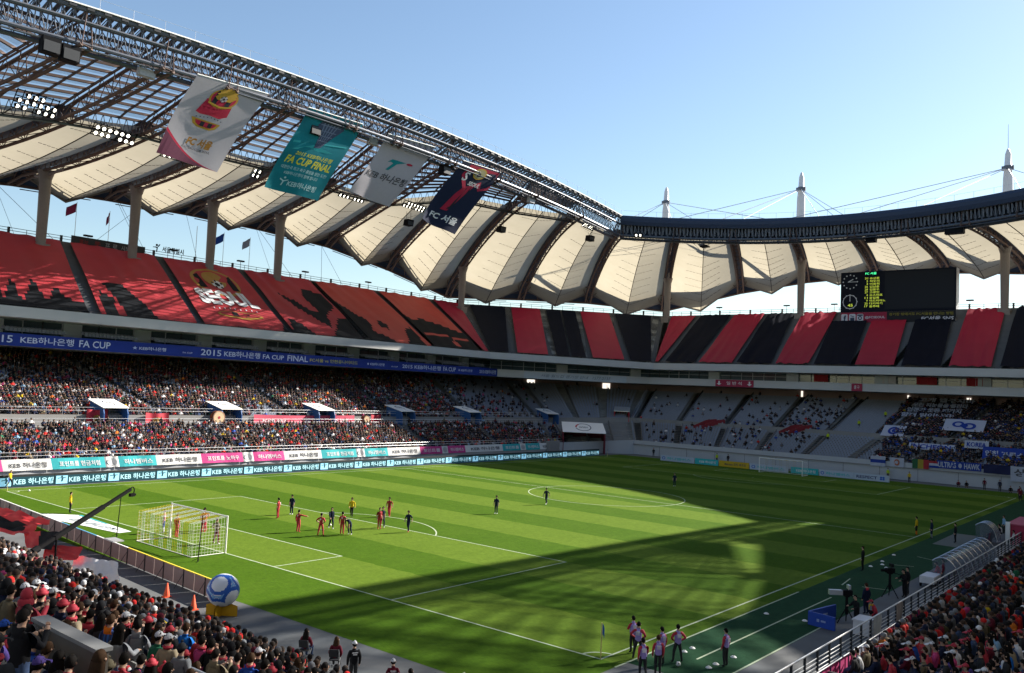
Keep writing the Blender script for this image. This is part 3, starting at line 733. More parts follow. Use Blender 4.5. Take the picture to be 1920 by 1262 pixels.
xs = np.linspace(-78, 78, 40)
sp = [in_side(x) for x in xs]; so_ = [V(0, 1, 0)]*40
ys = np.linspace(49.2, -49.2, 29); ep = [in_end(y) for y in ys]; eo = [unit(V(1, 29*y/49.2**2*1.0, 0)) for y in ys]
ring('ring_truss', sp, so_, True, False); ring('ring_truss', ep, eo, True, True)
ring('ring_truss', [p*[1, -1, 1] for p in sp], [V(0, -1, 0)]*40, False, False)
# eaves
m = MB(); m3 = MB()
for a, b in zip(seq[:-1], seq[1:]):
    N = 4
    for k in range(N):
        p, q = lerp(a['O'], b['O'], k/N), lerp(a['O'], b['O'], (k+1)/N)
        m.tube(p, q, .28, n=6)
        pi, qi = lerp(low(a, .90), low(b, .90), k/N), lerp(low(a, .90), low(b, .90), (k+1)/N); U = V(0, 0, 1.1)
        m.tube(pi+V(0, 0, .9), qi+V(0, 0, .9), .16, n=5); m.tube(p, (pi+qi)/2+V(0, 0, .9), .1, n=4); m.tube(q, (pi+qi)/2+V(0, 0, .9), .1, n=4); m.tube(p+U*1.6, q+U*1.6, .12, n=5); m.tube(p, p+U*1.6, .08, n=4)
        m3.quad(p+U*1.55, q+U*1.55, qi+U*1.9, pi+U*1.9)
        m3.quad(p, q, q+U*1.55, p+U*1.55)
    L = V(0, 0, -.55)
    if a['O'][0] > -60 and a['O'][1] > 80: m.tube(lerp(a['O'], b['O'], .08)+L, lerp(a['O'], b['O'], .8)+L, .09, n=5)
m.build('eave_truss', RAFT, roof); m3.build('eave_soffit', DECK, roof)
# columns under the rafters
def column(r, t, zb, lean=0.0, mirror=False):
    p = low(r, t); m = MB(); d = unit((r['I']-r['O'])*[1, 1, 0])
    b = V(p[0], p[1], zb)+d*lean
    m.tube(b-V(0, 0, .6), p+V(0, 0, -.7), .74, .92, 14); m.tube(p+V(0, 0, -1.1), p+V(0, 0, .2), .95, 1.3, 14)
    m.obox(b+V(0, 0, -.2), (1.1, 0, 0), (0, 1.1, 0), (0, 0, .9))
    e = p+d*3.2+V(0, 0, .3); m.tube(p+V(0, 0, -.6), low(r, t-.09)+V(0, 0, -.2), .3, .2, 8); m.tube(p+V(0, 0, -.6), low(r, t+.06)+V(0, 0, -.2), .3, .2, 8)
    m.build('column', COLM, roof)
for r in side_r[:9]:
    if r is side_r[6] or r is side_r[7]: continue
    column(r, .81 if r is not side_r[8] else .78, 31.3); column(mir(r), .81, 31.3)
column(end_r[0], .66, 32.2); column(end_r[2], .61, 32.3); column(end_r[5], .62, 32.3); column(end_r[7], .66, 32.2)
# ties dropping from the eaves to the rear wall
m = MB()
for x0, z, x1 in ((-33.6, 42.5, -32), (-33.4, 42.5, -25.8), (-12.9, 43.4, -10.5), (-12.5, 43.4, -9.6), (-8.3, 43.5, -19.8), (.8, 43.7, .6), (16.8, 43.6, 17.3), (17.3, 43.6, 22.5), (34.1, 42.9, 30.1), (33.9, 42.9, 36)): m.tube((x0, 101.2, z), (x1, 95.4, 33.7), .035, n=4)
m.build('tie_cable', DARK, roof, kind='stuff')
# masts with stay cables
MASTC = mat('mast_white', (0.66, 0.66, 0.68), rough=0.45, var=0.05)
def mast(x, y, zt, label, ant=0, targets=()):
    t = empty('roof_mast', (x, y, 40), label=label, category='mast', group='masts rising behind the far roof')
    m = MB(); m.lathe((x, y, 0), [(1.22, 47), (1.2, 52), (1.0, zt-7), (.85, zt-5.2), (.95, zt-5), (.95, zt-4.2), (.75, zt-4), (.62, zt-1.4), (.3, zt-.3), (.05, zt)], 14); m.build('pole', MASTC, t, smooth=True)
    m = MB(); m.lathe((x, y, 0), [(1.0, zt-5.0), (1.15, zt-4.8), (1.15, zt-4.3), (1.0, zt-4.1)], 14)
    for k in range(3): m.obox((x-.2, y+(k-1)*1.0, zt-4.6), (.25, 0, 0), (0, .22, 0), (0, 0, .5))
    m.build('cable_head', TRUSS, t)
    if ant: m = MB(); m.tube((x, y, zt-.4), (x, y, zt+ant), .06, .03, 5); m.build('antenna', DARK, t)
    for q in targets: m = MB(); m.tube((x-.4, y, zt-4.6), q, .075, n=4); m.build('stay_cable', STEEL, t)
mast(129.7, 67.0, 72.9, 'smallest of three white roof masts, straight behind the roof corner', 0, [(100, 80, 47), (92, 74, 50), (94, 44, 52.2), (93, 36, 52), (95, 18, 51.8)])
mast(129.7, 27.2, 72.1, 'middle white roof mast with cables fanning both ways', 0, [(92, 60, 52), (93, 36, 52), (93, 28, 52), (93, 9, 51.5), (93, 4, 51.5), (93, 6, 51.5)])
mast(129.7, -20.0, 71.4, 'tall white roof mast with antenna tip, rightmost of three', 5.5, [(93, 17, 51.7), (93, 1, 51.5), (93, -10, 51.3), (92, -29, 51.5), (90, -36, 52)])
# ------------------------------------------------------------------ floodlights
LAMP = mat('lamp_lit', (1.0, 0.94, 0.78), emit=2.2, var=0)
def bank(c, rows, label, along):
    t = empty('floodlight_bank', tuple(c), label=label, category='floodlight', group='lit floodlight banks under the roof')
    a = unit(along); d = unit(V(-25, 0, 2)-np.array(c)); u = np.cross(a, d); u = u if u[2] > 0 else -u; c = np.array(c, float)
    n = max(r[1] for r in rows); m = MB()
    for k in range(len(rows)+1): m.beam(c-a*n*.45+u*(k-.5)*.85+d*-.35, c+a*n*.45+u*(k-.5)*.85+d*-.35, .12, .12)
    for k in range(n+1): m.beam(c-a*n*.45+a*k*.9-u*.5-d*.35, c-a*n*.45+a*k*.9+u*(len(rows)-.3)*.85-d*.35, .1, .1)
    m.build('frame', BLACK, t)
    for k, (skip, cnt) in enumerate(rows):
        for j in range(cnt):
            if (skip >> j) & 1: continue
            p = c+a*((j+.5)*.9-n*.45)+u*k*.85; m = MB(); e1, e2 = a, unit(np.cross(d, a)); N = 12
            m.tube(p-d*.5, p, .18, .36, 12); m.build('lamp_housing', BLACK, t)
            m = MB(); m.poly([p+d*.012+(e1*math.cos(2*math.pi*i/N)+e2*math.sin(2*math.pi*i/N))*.25 for i in range(N)]); m.build('lamp', LAMP, t)
AL = V(1, .1, 0)
bank((-41.9, 63.8, 45.6), [(0b0100, 6), (0b000000, 6), (0b110001, 5)], 'lit floodlight bank high up nearest the left edge of the roof', AL)
bank((-31.3, 64.0, 44.8), [(0b0001000, 7), (0, 6)], 'lit floodlight bank between the leftmost bank and the crest banner', AL)
bank((-21.1, 64.1, 44.2), [(0b0000100, 7)], 'lit single row of floodlights partly behind the crest banner', AL)
bank((-7.7, 64.8, 44.8), [(0, 2), (0, 2)], 'small lit square of four floodlights left of the teal banner', AL)
bank((12.3, 64.8, 45.2), [(0b0001000, 7)], 'lit row of floodlights at the foot of the white bank banner', AL)
bank((27.7, 64.8, 46.4), [(0b001000, 7), (0b001, 7)], 'lit floodlight bank beside the dark banner with red shirt', AL)
bank((62.5, 47.6, 47.3), [(0b0, 6), (0b100100, 6)], 'lit floodlight bank near the corner of the roof', V(1, .2, 0))
bank((79.0, 45.0, 48.2), [(0, 2)], 'pair of lit floodlights just right of the roof corner', V(.6, -1, 0))
SPKW = mat('speaker_white', (0.42, 0.42, 0.44), rough=0.6)
def hung(c, sx_, sy_, sz, mt, label):
    t = empty('loudspeaker', c, label=label, category='loudspeaker', group='loudspeakers hung from the roof')
    m = MB(); c = np.array(c); m.obox(c, (sx_, 0, 0), (0, sy_, 0), (.0, -.1, sz)); m.build('cabinet', mt, t)
    m = MB(); m.obox(c+V(0, -sy_-.03, -.02), (sx_*.88, 0, 0), (0, .02, 0), (0, 0, sz*.86)); m.build('grille', DARK if mt is BLACK else mt, t)
    m = MB()
    for s in (-1, 1): m.tube(c+V(s*sx_*.7, 0, sz), c+V(s*sx_*.7, .1, sz+1.6), .04, n=5)
    m.build('bracket', DARK, t)
hung((-46.8, 47.6, 48.9), 1.0, .6, .9, BLACK, 'black loudspeaker at the top left under the ring truss, left of its pair')
hung((-44.6, 47.6, 48.7), 1.0, .6, .9, BLACK, 'black loudspeaker at the top left under the ring truss, right of its pair')
hung((-35.1, 48.2, 49.6), 1.1, .3, .5, SPKW, 'pale speaker panel left of the crest banner')
hung((2.3, 48.2, 50.6), .9, .3, .6, SPKW, 'pale speaker panel left of the white bank banner')
hung((43.5, 48.2, 49.4), .9, .3, .6, SPKW, 'pale speaker panel right of the dark banner with red shirt')
hung((-9.4, 47.8, 49.2), .9, .6, .8, BLACK, 'black loudspeaker between the crest banner and the teal banner')
hung((18.6, 47.8, 49.6), .9, .6, .8, BLACK, 'black loudspeaker left of the dark banner with red shirt')
hung((52.7, 63.5, 46.5), .9, .6, .6, BLACK, 'black box speaker over the corner membrane below the dark banner')
hung((29.0, 67.4, 44.0), .8, .6, .6, BLACK, 'black box speaker under the end of the white bank banner')
hung((74.8, 55.4, 47.6), 1.0, .6, .6, BLACK, 'black box speaker beneath the corner floodlights')
hung((94, 36.0, 47.8), .8, .9, .6, BLACK, 'black box speaker on the far roof left of the scoreboard')
hung((94.5, -1.2, 46.2), .8, .9, .6, BLACK, 'black box speaker on the far roof above the scoreboard')
hung((92.2, -17.3, 46.2), .8, 1.6, .6, BLACK, 'long black speaker on the far roof right of the scoreboard')
# ================================================================== BOARDS, SCREENS, BANNERS
def flat(name, r, g, b, **k): return mat(name, (r, g, b), rough=k.pop('rough', .7), var=k.pop('var', .06), **k)
LEDBG = mat('led_teal', (0.010, 0.045, 0.06), rough=.45, emit=.3, var=.05); LEDTX = mat('led_text', (0.42, 0.70, 0.80), rough=.5, emit=.22, var=.05); LEDLG = mat('led_logo', (0.30, 0.62, 0.82), rough=.5, emit=.22, var=.05)
ADW = flat('ad_white', .72, .72, .70); ADT = flat('ad_teal', .04, .42, .45); ADP = flat('ad_pink', .60, .06, .25); INKG = flat('ink_dark', .07, .07, .08); INKW = flat('ink_white', .75, .75, .75)
# LED wall along the far touchline: one cabinet run per advert
xs = [-57.9, -52.4, -47.1, -41.7, -36.2, -30.7, -25.0, -19.2, -13.4, -7.5, -1.5, 4.5, 10.7, 16.9, 23.2, 29.5, 35.6, 41.6, 47.7, 53.8]
led = empty('led_wall', (0, 36.7, 0), label='long led advertising wall repeating one bank name below the left stand', category='led wall')
for x0, x1 in zip(xs[:-1], xs[1:]):
    m = MB(); m.box(x0+.015, x1-.015, 36.72, 36.95, .03, 1.22); m.quad((x0+.03, 36.715, .06), (x1-.03, 36.715, .06), (x1-.03, 36.715, 1.0), (x0+.03, 36.715, 1.0), 1)
    s = m.build('screen', [DARK, LEDBG], led)
    w_ = x1-x0; fn = lambda u, v: V(x0+u*w_, 36.705, .06+v*.94)
    m = MB(); put_poly(m, [(.03, .08), (.24, .08), (.24, .94), (.03, .94)], fn, 1)
    fn2 = lambda u, v: V(x0+u*w_, 36.699, .06+v*.94)
    put_poly(m, [(.055, .62), (.10, .66), (.155, .66), (.215, .72), (.205, .78), (.12, .74), (.06, .72)], fn2, 2); put_poly(m, [(.12, .3), (.15, .3), (.165, .66), (.13, .66)], fn2, 2); put_disc(m, fn2, .135, .84, .022, .09, 2, 8)
    put_text(m, 'KEB 하나은행', fn, .27, .98, .17, .85, 0, .018); m.build('advert', [LEDTX, LEDLG, LEDBG], s)
# draped advertising cloth on the stand wall behind it
spec = [(-57.5, -49.7, 'p', ''), (-49.7, -44.7, 'w', 'KEB 하나은행'), (-44.7, -38.8, 't', '포인트를 현금처럼'), (-38.8, -37.2, 'w', ''), (-37.2, -32.6, 't', '하나멤버스'), (-32.6, -26.6, 'w', 'KEB 하나은행'), (-26.6, -20.6, 'p', '포인트를 노하우'), (-20.6, -19, 'w', ''), (-19, -14.1, 'p', '하나멤버스'),
        (-14.1, -7.7, 'w', 'KEB 하나은행'), (-7.7, -1.2, 't', '포인트를 현금처럼'), (-1.2, .4, 'w', ''), (.4, 5.1, 't', '하나멤버스'), (5.1, 12.1, 'w', 'KEB 하나은행'), (12.1, 17.2, 'p', '포인트를'), (17.2, 18.6, 'w', ''), (18.6, 22.9, 'p', '하나멤버스'), (22.9, 32.9, 'w', 'KEB 하나은행'), (32.9, 38, 't', '포인트를'), (38, 39.6, 'w', ''), (39.6, 43.9, 't', '하나멤버스'), (43.9, 50.3, 'w', 'KEB 하나은행')]
cl = empty('advertising_cloth', (0, 43.9, .8), label='strip of white teal and pink adverts draped along the left stand wall', category='banner')
for x0, x1, c, tx in spec:
    fn = lambda u, v: V(x0+u*(x1-x0)+(.28*(1-v)), 43.93-.05*math.sin(u*9)-.10*(1-v), .82+v*1.22)
    m = MB(); m.grid([[fn(j/8, i/3) for j in range(9)] for i in range(4)]); p = m.build('cloth_panel', dict(w=ADW, t=ADT, p=ADP)[c], cl)
    if tx:
        m = MB(); f2 = lambda u, v: fn(u, v)-V(0, .035, 0); put_text(m, tx, f2, .14, .9, .24, .72, 0, .015); m.build('lettering', INKG if c == 'w' else INKW, p)
    elif c == 'w':
        m = MB(); put_disc(m, lambda u, v: fn(u, v)-V(0, .03, 0), .5, .5, .36, .36, 0, 14); m.build('emblem', ADT if 't' in c else STEEL, p)
m = MB()
for z in (2.35, 2.75): m.tube((-52, 44.15, z), (51, 44.15, z), .025, n=5)
for i in range(52): m.tube((-52+2*i, 44.15, 2.0), (-52+2*i, 44.15, 2.78), .02, n=4)
m.build('front_railing', STEEL, STANDS['left'])
m = MB()
for z in (5.35, 5.8): m.tube((-52, 55.85, z), (62, 55.85, z), .025, n=5)
for i in range(58): m.tube((-52+2*i, 55.85, 4.75), (-52+2*i, 55.85, 5.82), .02, n=4)
for z in (6.75, 7.15): m.tube((-52, 57.75, z), (62, 57.75, z), .025, n=5)
for i in range(58): m.tube((-52+2*i, 57.75, 6.15), (-52+2*i, 57.75, 7.17), .02, n=4)
m.build('concourse_railing', STEEL, STANDS['left'])
# blue ribbon board under the gallery
RIB = mat('ribbon_blue', (0.012, 0.035, 0.26), rough=.6, var=.25, scale=.25); RTX = flat('ribbon_text', .62, .68, .85); RYL = flat('ribbon_yellow', .55, .52, .10)
rb = empty('ribbon_banner', (0, 67.3, 14.8), label='long blue cup final ribbon banner below the left gallery', category='banner')
fn = lambda x, v: V(x, 67.26, 14.75+v*1.69)
m = MB()
for i in range(48): m.quad(fn(-54+i*2.333, 0)-V(0, .02*(i % 2), 0), fn(-54+(i+1)*2.333, 0)-V(0, .02*((i+1) % 2), 0), fn(-54+(i+1)*2.333, 1), fn(-54+i*2.333, 1))
r_ = m.build('cloth', RIB, rb)
def rib(tx, x0, x1, v0, v1, mt=RTX):
    m = MB(); put_text(m, tx, lambda u, v: V(u, 67.22, 14.75+v*1.69), x0, x1, v0, v1, 0, .012); m.build('lettering', mt, r_)
for tx, x0, x1 in (('2015', -44.4, -41.06), ('KEB하나은행', -40.12, -33.21), ('FA CUP', -32.48, -28.09), ('2015', -13.87, -10.31), ('KEB하나은행 FA CUP', -9.79, 1.61), ('FINAL', 2.34, 6.63)): rib(tx, x0, x1, .24, .82)
rib('FC서울 vs 인천유나이티드', 7.05, 17.92, .3, .68, RYL)
for x in (-24.85, 20.12, 45.22): rib('★ KEB하나은행', x, x+5.2 if x < 0 else x+4.4, .34, .66)
for x in (-16.9, 26.39): rib('FA CUP', x, x+1.6, .3, .44)
for tx, x0, x1 in (('2015 KEB하나은행', 29.22, 39.99), ('FA CUP', 40.72, 44.48), ('2015 KEB하나은행', 52.01, 57.45)): rib(tx, x0, x1, .25, .78)
# white banner on the corner gallery
WB = flat('banner_pale', .50, .55, .60)
p0, p1 = edge('slabb', 'corner'); dI = unit(np.cross(unit((p1-p0)*[1, 1, 0]), (0, 0, 1))); dI = dI if np.dot(dI, -p0) > 0 else -dI
fn = lambda u, v: lerp(p0, p1, .17+.68*u)+dI*(.12+.03*math.sin(u*20))+V(0, 0, -.05+1.5*v)
t = empty('corner_banner', tuple(fn(.5, 0)), label='long pale blue hand lettered banner on the corner gallery slab', category='banner')
m = MB(); m.grid([[fn(j/16, i) for j in range(17)] for i in range(2)]); c = m.build('cloth', WB, t)
m = MB(); put_text(m, '서울 월드컵 경기장 안내', lambda u, v: fn(u, v)+dI*.04, .16, .62, .3, .74, 0, 0, .25); put_text(m, '1577-2137', lambda u, v: fn(u, v)+dI*.04, .66, .84, .28, .74, 0, 0, .25); m.build('lettering', flat('ink_slate', .12, .17, .22), c)
# red direction signs on the far gallery slab
SIGNR = flat('sign_red', .34, .03, .07)
def slab_sign(y0, y1, tx, label, arrows=True):
    fn = lambda u, v: V(88.9, y0+(y1-y0)*u, 14.8+1.45*v); t = empty('direction_sign', (88.9, (y0+y1)/2, 14.7), label=label, category='sign', group='red signs on the far gallery')
    m = MB(); m.box(88.85, 88.97, min(y0, y1), max(y0, y1), 14.77, 16.27); b = m.build('board', SIGNR, t); m = MB(); f2 = lambda u, v: fn(u, v)-V(.065, 0, 0)
    if arrows:
        put_text(m, tx, f2, .30, .70, .25, .78, 0, .01)
        for c_ in (.1, .9): put_poly(m, [(c_-.02, .82), (c_-.02, .45), (c_-.065, .45), (c_, .15), (c_+.065, .45), (c_+.02, .45), (c_+.02, .82)], f2)
    else: put_text(m, tx, f2, .25, .75, .25, .78, 0, .01)
    m.build('lettering', INKW, b)
slab_sign(29.85, 21.0, '일 반 석', 'red sign with white down arrows over the empty far seats'); slab_sign(.4, -1.66, '출 구', 'small red sign above the away supporters edge', False)
# ------------------------------------------------------------------ tarpaulins over the upper tiers
TRED = mat('tarp_red', (0.36, 0.022, 0.032), rough=.7, var=.10, scale=.35); TREDB = mat('tarp_orange_red', (0.42, 0.045, 0.035), rough=.7, var=.10, scale=.35); TBLK = mat('tarp_black', (0.012, 0.013, 0.016), rough=.8, var=.2, scale=.4, spec=.08); TNVY = mat('tarp_navy', (0.004, 0.0065, 0.016), rough=.75, var=.2, scale=.4, spec=.04); TCRIM = mat('tarp_crimson', (0.28, 0.010, 0.04), rough=.6, spec=.1, var=.10, scale=.3)
GOLD = flat('print_gold', .33, .18, .03); TW = flat('print_white', .62, .62, .64)
def up_pt(side, u, v, lift=.35):
    p0, p1 = edge('up0', side); q0, q1 = edge('up1', side); p = lerp(lerp(p0, p1, u), lerp(q0, q1, u), v); n = V(0, 0, 1); p[2] += lift; return p
def inside(pt, poly):
    x, y = pt; r = False; j = len(poly)-1
    for i in range(len(poly)):
        xi, yi = poly[i]; xj, yj = poly[j]
        if (yi > y) != (yj > y) and x < (xj-xi)*(y-yi)/(yj-yi)+xi: r = not r
        j = i
    return r
def tarp(fn4, mats, label, group, polys=(), nu=26, nv=26, seed=0, wrinkle=.10, sag=0, name='tarpaulin', free=0.0):
    """fn4(u, v) -> (point, up vector); polys: (material index, polygon in u, v)"""
    rg = random.Random(seed); ph = [(rg.uniform(2, 9), rg.uniform(-6, 6), rg.uniform(0, 6.28)) for _ in range(6)]
    def P(u, v):
        p, n = fn4(u, v); hgt = wrinkle*sum(math.sin(a*u*3+b*v*2+c) for a, b, c in ph)/3
        hgt += wrinkle*1.2*abs(math.sin(u*math.pi*5+v*3))**3*(v) ; return p+n*(hgt+.05)
    m = MB(); k = nu
    def mi(i, j):
        c = ((j+.5)/nu, (i+.5)/nv)
        for q, pl in polys[::-1]:
            if inside(c, pl): return q
        return 0
    m.grid([[P(j/nu, i/nv) for j in range(nu+1)] for i in range(nv+1)], 0, mi)
    o = m.build(name, mats, origin=tuple(P(.5, 0)), smooth=True, label=label, category='tarpaulin', group=group)
    return o, P
def left_fn(b0, b1, t0, t1):
    def f(u, v):
        x = lerp(lerp(b0, b1, u), lerp(t0, t1, u), v); return V(x, 65.97+(93.01-65.97)*v, 19.62+(32.9-19.62)*v+.40), V(0, -.44, .90)
    return f
G = 'red tarpaulins covering the left upper tier'
tarp(left_fn(-48.66, -32.17, -42.96, -25.85), [TRED, TBLK], 'red tarpaulin with black flame shapes at its foot, leftmost on the upper tier', G, [(1, [(0, 0), (1, 0), (1, .12), (.86, .14), (.8, .3), (.7, .08), (.62, .36), (.5, .05), (.45, .36), (.36, .06), (.3, .38), (.2, .15), (0, .36)])], 40, 26, 1)
tarp(left_fn(-30.29, -15.58, -24.12, -9.4), [TRED, TBLK], 'red tarpaulin with black letter strokes left of the crest tarpaulin', G, [(1, [(.05, 0), (.16, 0), (.2, .22), (.09, .3), (.04, .2)]), (1, [(.26, 0), (.58, 0), (.5, .22), (.36, .42), (.14, .44), (.22, .2)])], 40, 26, 2)
o, P = tarp(left_fn(-14.22, 1.22, -7.77, 7.49), [TRED, TBLK], 'red tarpaulin bearing the club crest and white SEOUL lettering', G, [(1, [(.93, 0), (1, 0), (1, .10)])], 40, 26, 3)
L3 = lambda h: (lambda u, v: P(u, v)+V(0, -.44, .90)*h)
m = MB(); fn = L3(.06)
put_disc(m, fn, .50, .66, .31, .22, 1, 28); put_disc(m, L3(.09), .50, .66, .27, .19, 0, 28)
for a0 in (-.25, .17): put_poly(m, [(.5+a0, .55), (.5+a0+.09, .55), (.5+a0+.07, .78), (.5+a0-.0, .74)], L3(.11), 2)
put_disc(m, L3(.12), .5, .70, .15, .13, 1, 18); put_disc(m, L3(.14), .5, .62, .075, .07, 3, 12); put_disc(m, L3(.16), .5, .62, .035, .035, 2, 6)
for a_ in range(5): put_disc(m, L3(.16), .5+.062*math.cos(a_*1.257+1.57), .62+.058*math.sin(a_*1.257+1.57), .016, .018, 2, 5)
put_disc(m, L3(.07), .52, .165, .28, .05, 1, 20); put_disc(m, L3(.10), .52, .172, .25, .034, 0, 20)
for a0 in (.42, .56): put_poly(m, [(a0, .145), (a0+.07, .145), (a0+.07, .20), (a0, .20)], L3(.12), 2)
for a_ in range(9): put_disc(m, L3(.1), .24+.066*a_, .255-.004*abs(a_-4), .008, .012, 3, 5)
put_text(m, 'SEOUL', L3(.13), .13, .86, .29, .52, 3, .05, -.12); m.build('crest_print', [TRED, GOLD, TBLK, TW], o)
tarp(left_fn(2.48, 18.34, 9.22, 24.92), [TRED, TBLK], 'red tarpaulin with a black claw shape right of the crest tarpaulin', G, [(1, [(.0, .0), (.3, .0), (.22, .15), (.06, .2)]), (1, [(.24, .68), (.34, .42), (.62, .12), (.74, .34), (.98, .5), (.98, .72), (.7, .78), (.58, .62), (.66, .4), (.5, .4), (.36, .55)]), (1, [(.55, 0), (1, 0), (1, .3), (.86, .3)])], 40, 26, 4)
tarp(left_fn(19.7, 35.77, 26.54, 42.89), [TREDB, TBLK], 'orange red tarpaulin with jagged black corner, fifth from the left', G, [(1, [(0, 0), (.42, 0), (.2, .16), (.26, .3), (.12, .5), (0, .62)]), (1, [(.62, .0), (.92, .0), (.96, .3), (.8, .24)]), (1, [(.38, .26), (.5, .2), (.56, .3), (.44, .36)])], 40, 26, 5)
tarp(left_fn(37.02, 50.48, 44.51, 60.54), [TREDB, TBLK], 'orange red tarpaulin with wide black band at its foot, next to the corner', G, [(1, [(0, 0), (1, 0), (1, .30), (.6, .42), (.3, .5), (.1, .44), (0, .55)]), (0, [(.05, .21), (.95, .15), (.95, .18), (.05, .25)]), (0, [(.5, .04), (.64, .04), (.6, .14), (.5, .12)])], 40, 26, 6)
tarp(left_fn(51.74, 53.2, 62.27, 71.36), [TCRIM], 'narrow crimson tarpaulin wedge beside the corner column', G, (), 12, 20, 7)
def seg_fn(side, b0, b1, t0, t1, v0=.0, v1=.985, lift=.4):
    q = V(0, 0, 1)
    def f(u, v):
        a = lerp(b0, b1, u); b = lerp(t0, t1, u); p0, p1 = edge('up0', side); q0, q1 = edge('up1', side)
        vv = v0+(v1-v0)*v; p = lerp(lerp(p0, p1, a), lerp(q0, q1, b), vv); return p+V(0, 0, lift), q
    return f
GC = 'black and crimson tarpaulins on the corner upper tier'
for b0, b1, t0, t1, mt, lb in ((.01, .112, .045, .214, TNVY, 'plain navy black tarpaulin right of the corner column'), (.165, .345, .244, .382, TCRIM, 'first plain crimson tarpaulin on the corner stand'), (.396, .475, .411, .481, TNVY, 'narrow navy black tarpaulin, left of the twin black pair'),
                       (.49, .575, .489, .555, TNVY, 'narrow navy black tarpaulin, right of the twin black pair'), (.618, .815, .581, .724, TCRIM, 'second plain crimson tarpaulin on the corner stand'), (.856, .985, .754, .938, TNVY, 'navy black tarpaulin left of the second corner column')):
    tarp(seg_fn('corner', b0, b1, t0, t1, .02), [mt], lb, GC, (), 10, 18, sum(map(ord, lb)) % 99, .05)
GF = 'black and crimson tarpaulins on the far upper tier'
fy = lambda side, lv, y: (edge(lv, side)[0][1]-y)/(edge(lv, side)[0][1]-edge(lv, side)[1][1])
for b0, b1, t0, t1, mt, wr, v1, lb in ((44.63, 43.91, 55.38, 48.21, TCRIM, .06, .985, 'crimson wedge tarpaulin just right of the second corner column'), (42.06, 34.86, 46.84, 38.5, TNVY, .12, .985, 'navy black tarpaulin second from the left on the far stand'),
      (33.63, 25.71, 37.45, 29.64, TCRIM, .14, .985, 'crimson tarpaulin with sunlit foot, left of two'), (24.58, 16.87, 28.79, 22.25, TNVY, .16, .985, 'rumpled black tarpaulin in front of the far column'), (15.84, 8.85, 20.14, 12.12, TCRIM, .17, .985, 'billowing crimson tarpaulin left of the scoreboard'),
      (7.72, 0.32, 12.33, 4.63, TNVY, .05, .80, 'flat navy tarpaulin below the scoreboard social media sign'), (-0.5, -7.8, 3.58, -3.6, TCRIM, .05, .80, 'flat crimson tarpaulin under the middle of the scoreboard'), (-9.14, -16.13, -5.5, -12.67, TNVY, .14, .80, 'torn looking black tarpaulin under the scoreboard right end'),
      (-17.47, -24.46, -15.31, -22.28, TCRIM, .15, .985, 'large crimson tarpaulin right of the scoreboard'), (-25.9, -33.4, -24.39, -32.3, TNVY, .22, .985, 'crumpled black tarpaulin at the right edge of the picture')):
    tarp(seg_fn('far', fy('far', 'up0', b0), fy('far', 'up0', b1), fy('far', 'up1', t0), fy('far', 'up1', t1), .02, v1, .45), [mt], lb, GF, (), 16, 22, sum(map(ord, lb)) % 99, wr)
# red and white cloths hanging inside the far gallery
for y0, y1, mt, lb in ((9.69, 6.69, TRED, 'red cloth hung in the far gallery window, leftmost'), (-3.45, -6.76, TW, 'white streaked cloth hung in the far gallery'), (-10.49, -14.21, TRED, 'red cloth in the far gallery under the scoreboard end'), (-19.29, -22.08, TRED, 'red cloth in the far gallery near the right edge')):
    m = MB(); m.grid([[(93.6+.06*math.sin(j*2.1), lerp(y0, y1, j/8), 16.55+1.5*i/3) for j in range(9)] for i in range(4)]); m.build('gallery_cloth', mt, origin=(93.6, (y0+y1)/2, 16.55), label=lb, category='cloth', group='cloths hung in the far gallery')
# ------------------------------------------------------------------ scoreboard
SCRN = mat('screen_black', (0.004, 0.007, 0.018), rough=.5, spec=.1, var=.1, scale=.4); LEDG = mat('led_green', (0.05, .65, .25), emit=.7, var=0); LEDY = mat('led_lime', (0.45, .55, .06), emit=.25, var=0); LEDW = mat('led_white', (.30, .34, .40), emit=.08, var=0)
X = 114.4; YL, YR, Z0, Z1 = 11.4, -13.0, 33.3, 42.6
sb = empty('scoreboard', (X, (YL+YR)/2, Z0), label='large dark scoreboard with clock and lime player list above the far stand', category='scoreboard')
m = MB(); m.box(X, X+2.6, YR, YL, Z0, Z1); m.build('cabinet', [mat('cabinet_grey', (.45, .47, .5), rough=.5)], sb)
fn = lambda u, v: V(X-.06, YL+(YR-YL)*u, Z0+(Z1-Z0)*v)
m = MB(); m.quad(fn(0, 0), fn(1, 0), fn(1, 1), fn(0, 1)); m.quad(fn(0, 0), fn(1, 0), fn(1, 0)+V(.06, 0, 0), fn(0, 0)+V(.06, 0, 0)); scr = m.build('screen', SCRN, sb)
f1 = lambda u, v: fn(u, v)-V(.05, 0, 0)
m = MB(); m.quad(f1(.40, .06), f1(.985, .06), f1(.985, .96), f1(.40, .96)); m.build('video_panel', mat('video_black', (.006, .009, .018), rough=.4, spec=.15, var=.05), scr)
m = MB(); A_ = .38
for k in range(12): a = k*math.pi/6; put_disc(m, f1, .088+.065*math.cos(a), .76+.065*2.62*math.sin(a), .007, .018, 0, 6)
put_poly(m, [(.066, .745), (.066, .765), (.112, .83), (.118, .815)], f1); put_poly(m, [(.07, .75), (.07, .764), (.152, .764), (.152, .752)], f1)
put_disc(m, f1, .088, .26, .066, .176, 0, 36, .91); put_poly(m, [(.085, .27), (.091, .27), (.091, .42), (.085, .42)], f1)
for k in range(12): a = k*math.pi/6; put_disc(m, f1, .088+.066*math.cos(a), .26+.176*math.sin(a), .006, .014, 0, 5)
m.build('clock_marks', LEDW, scr)
m = MB(); put_text(m, 'FC 서울', f1, .225, .325, .92, .98, 0, .02); m.build('team_name', LEDG, scr)
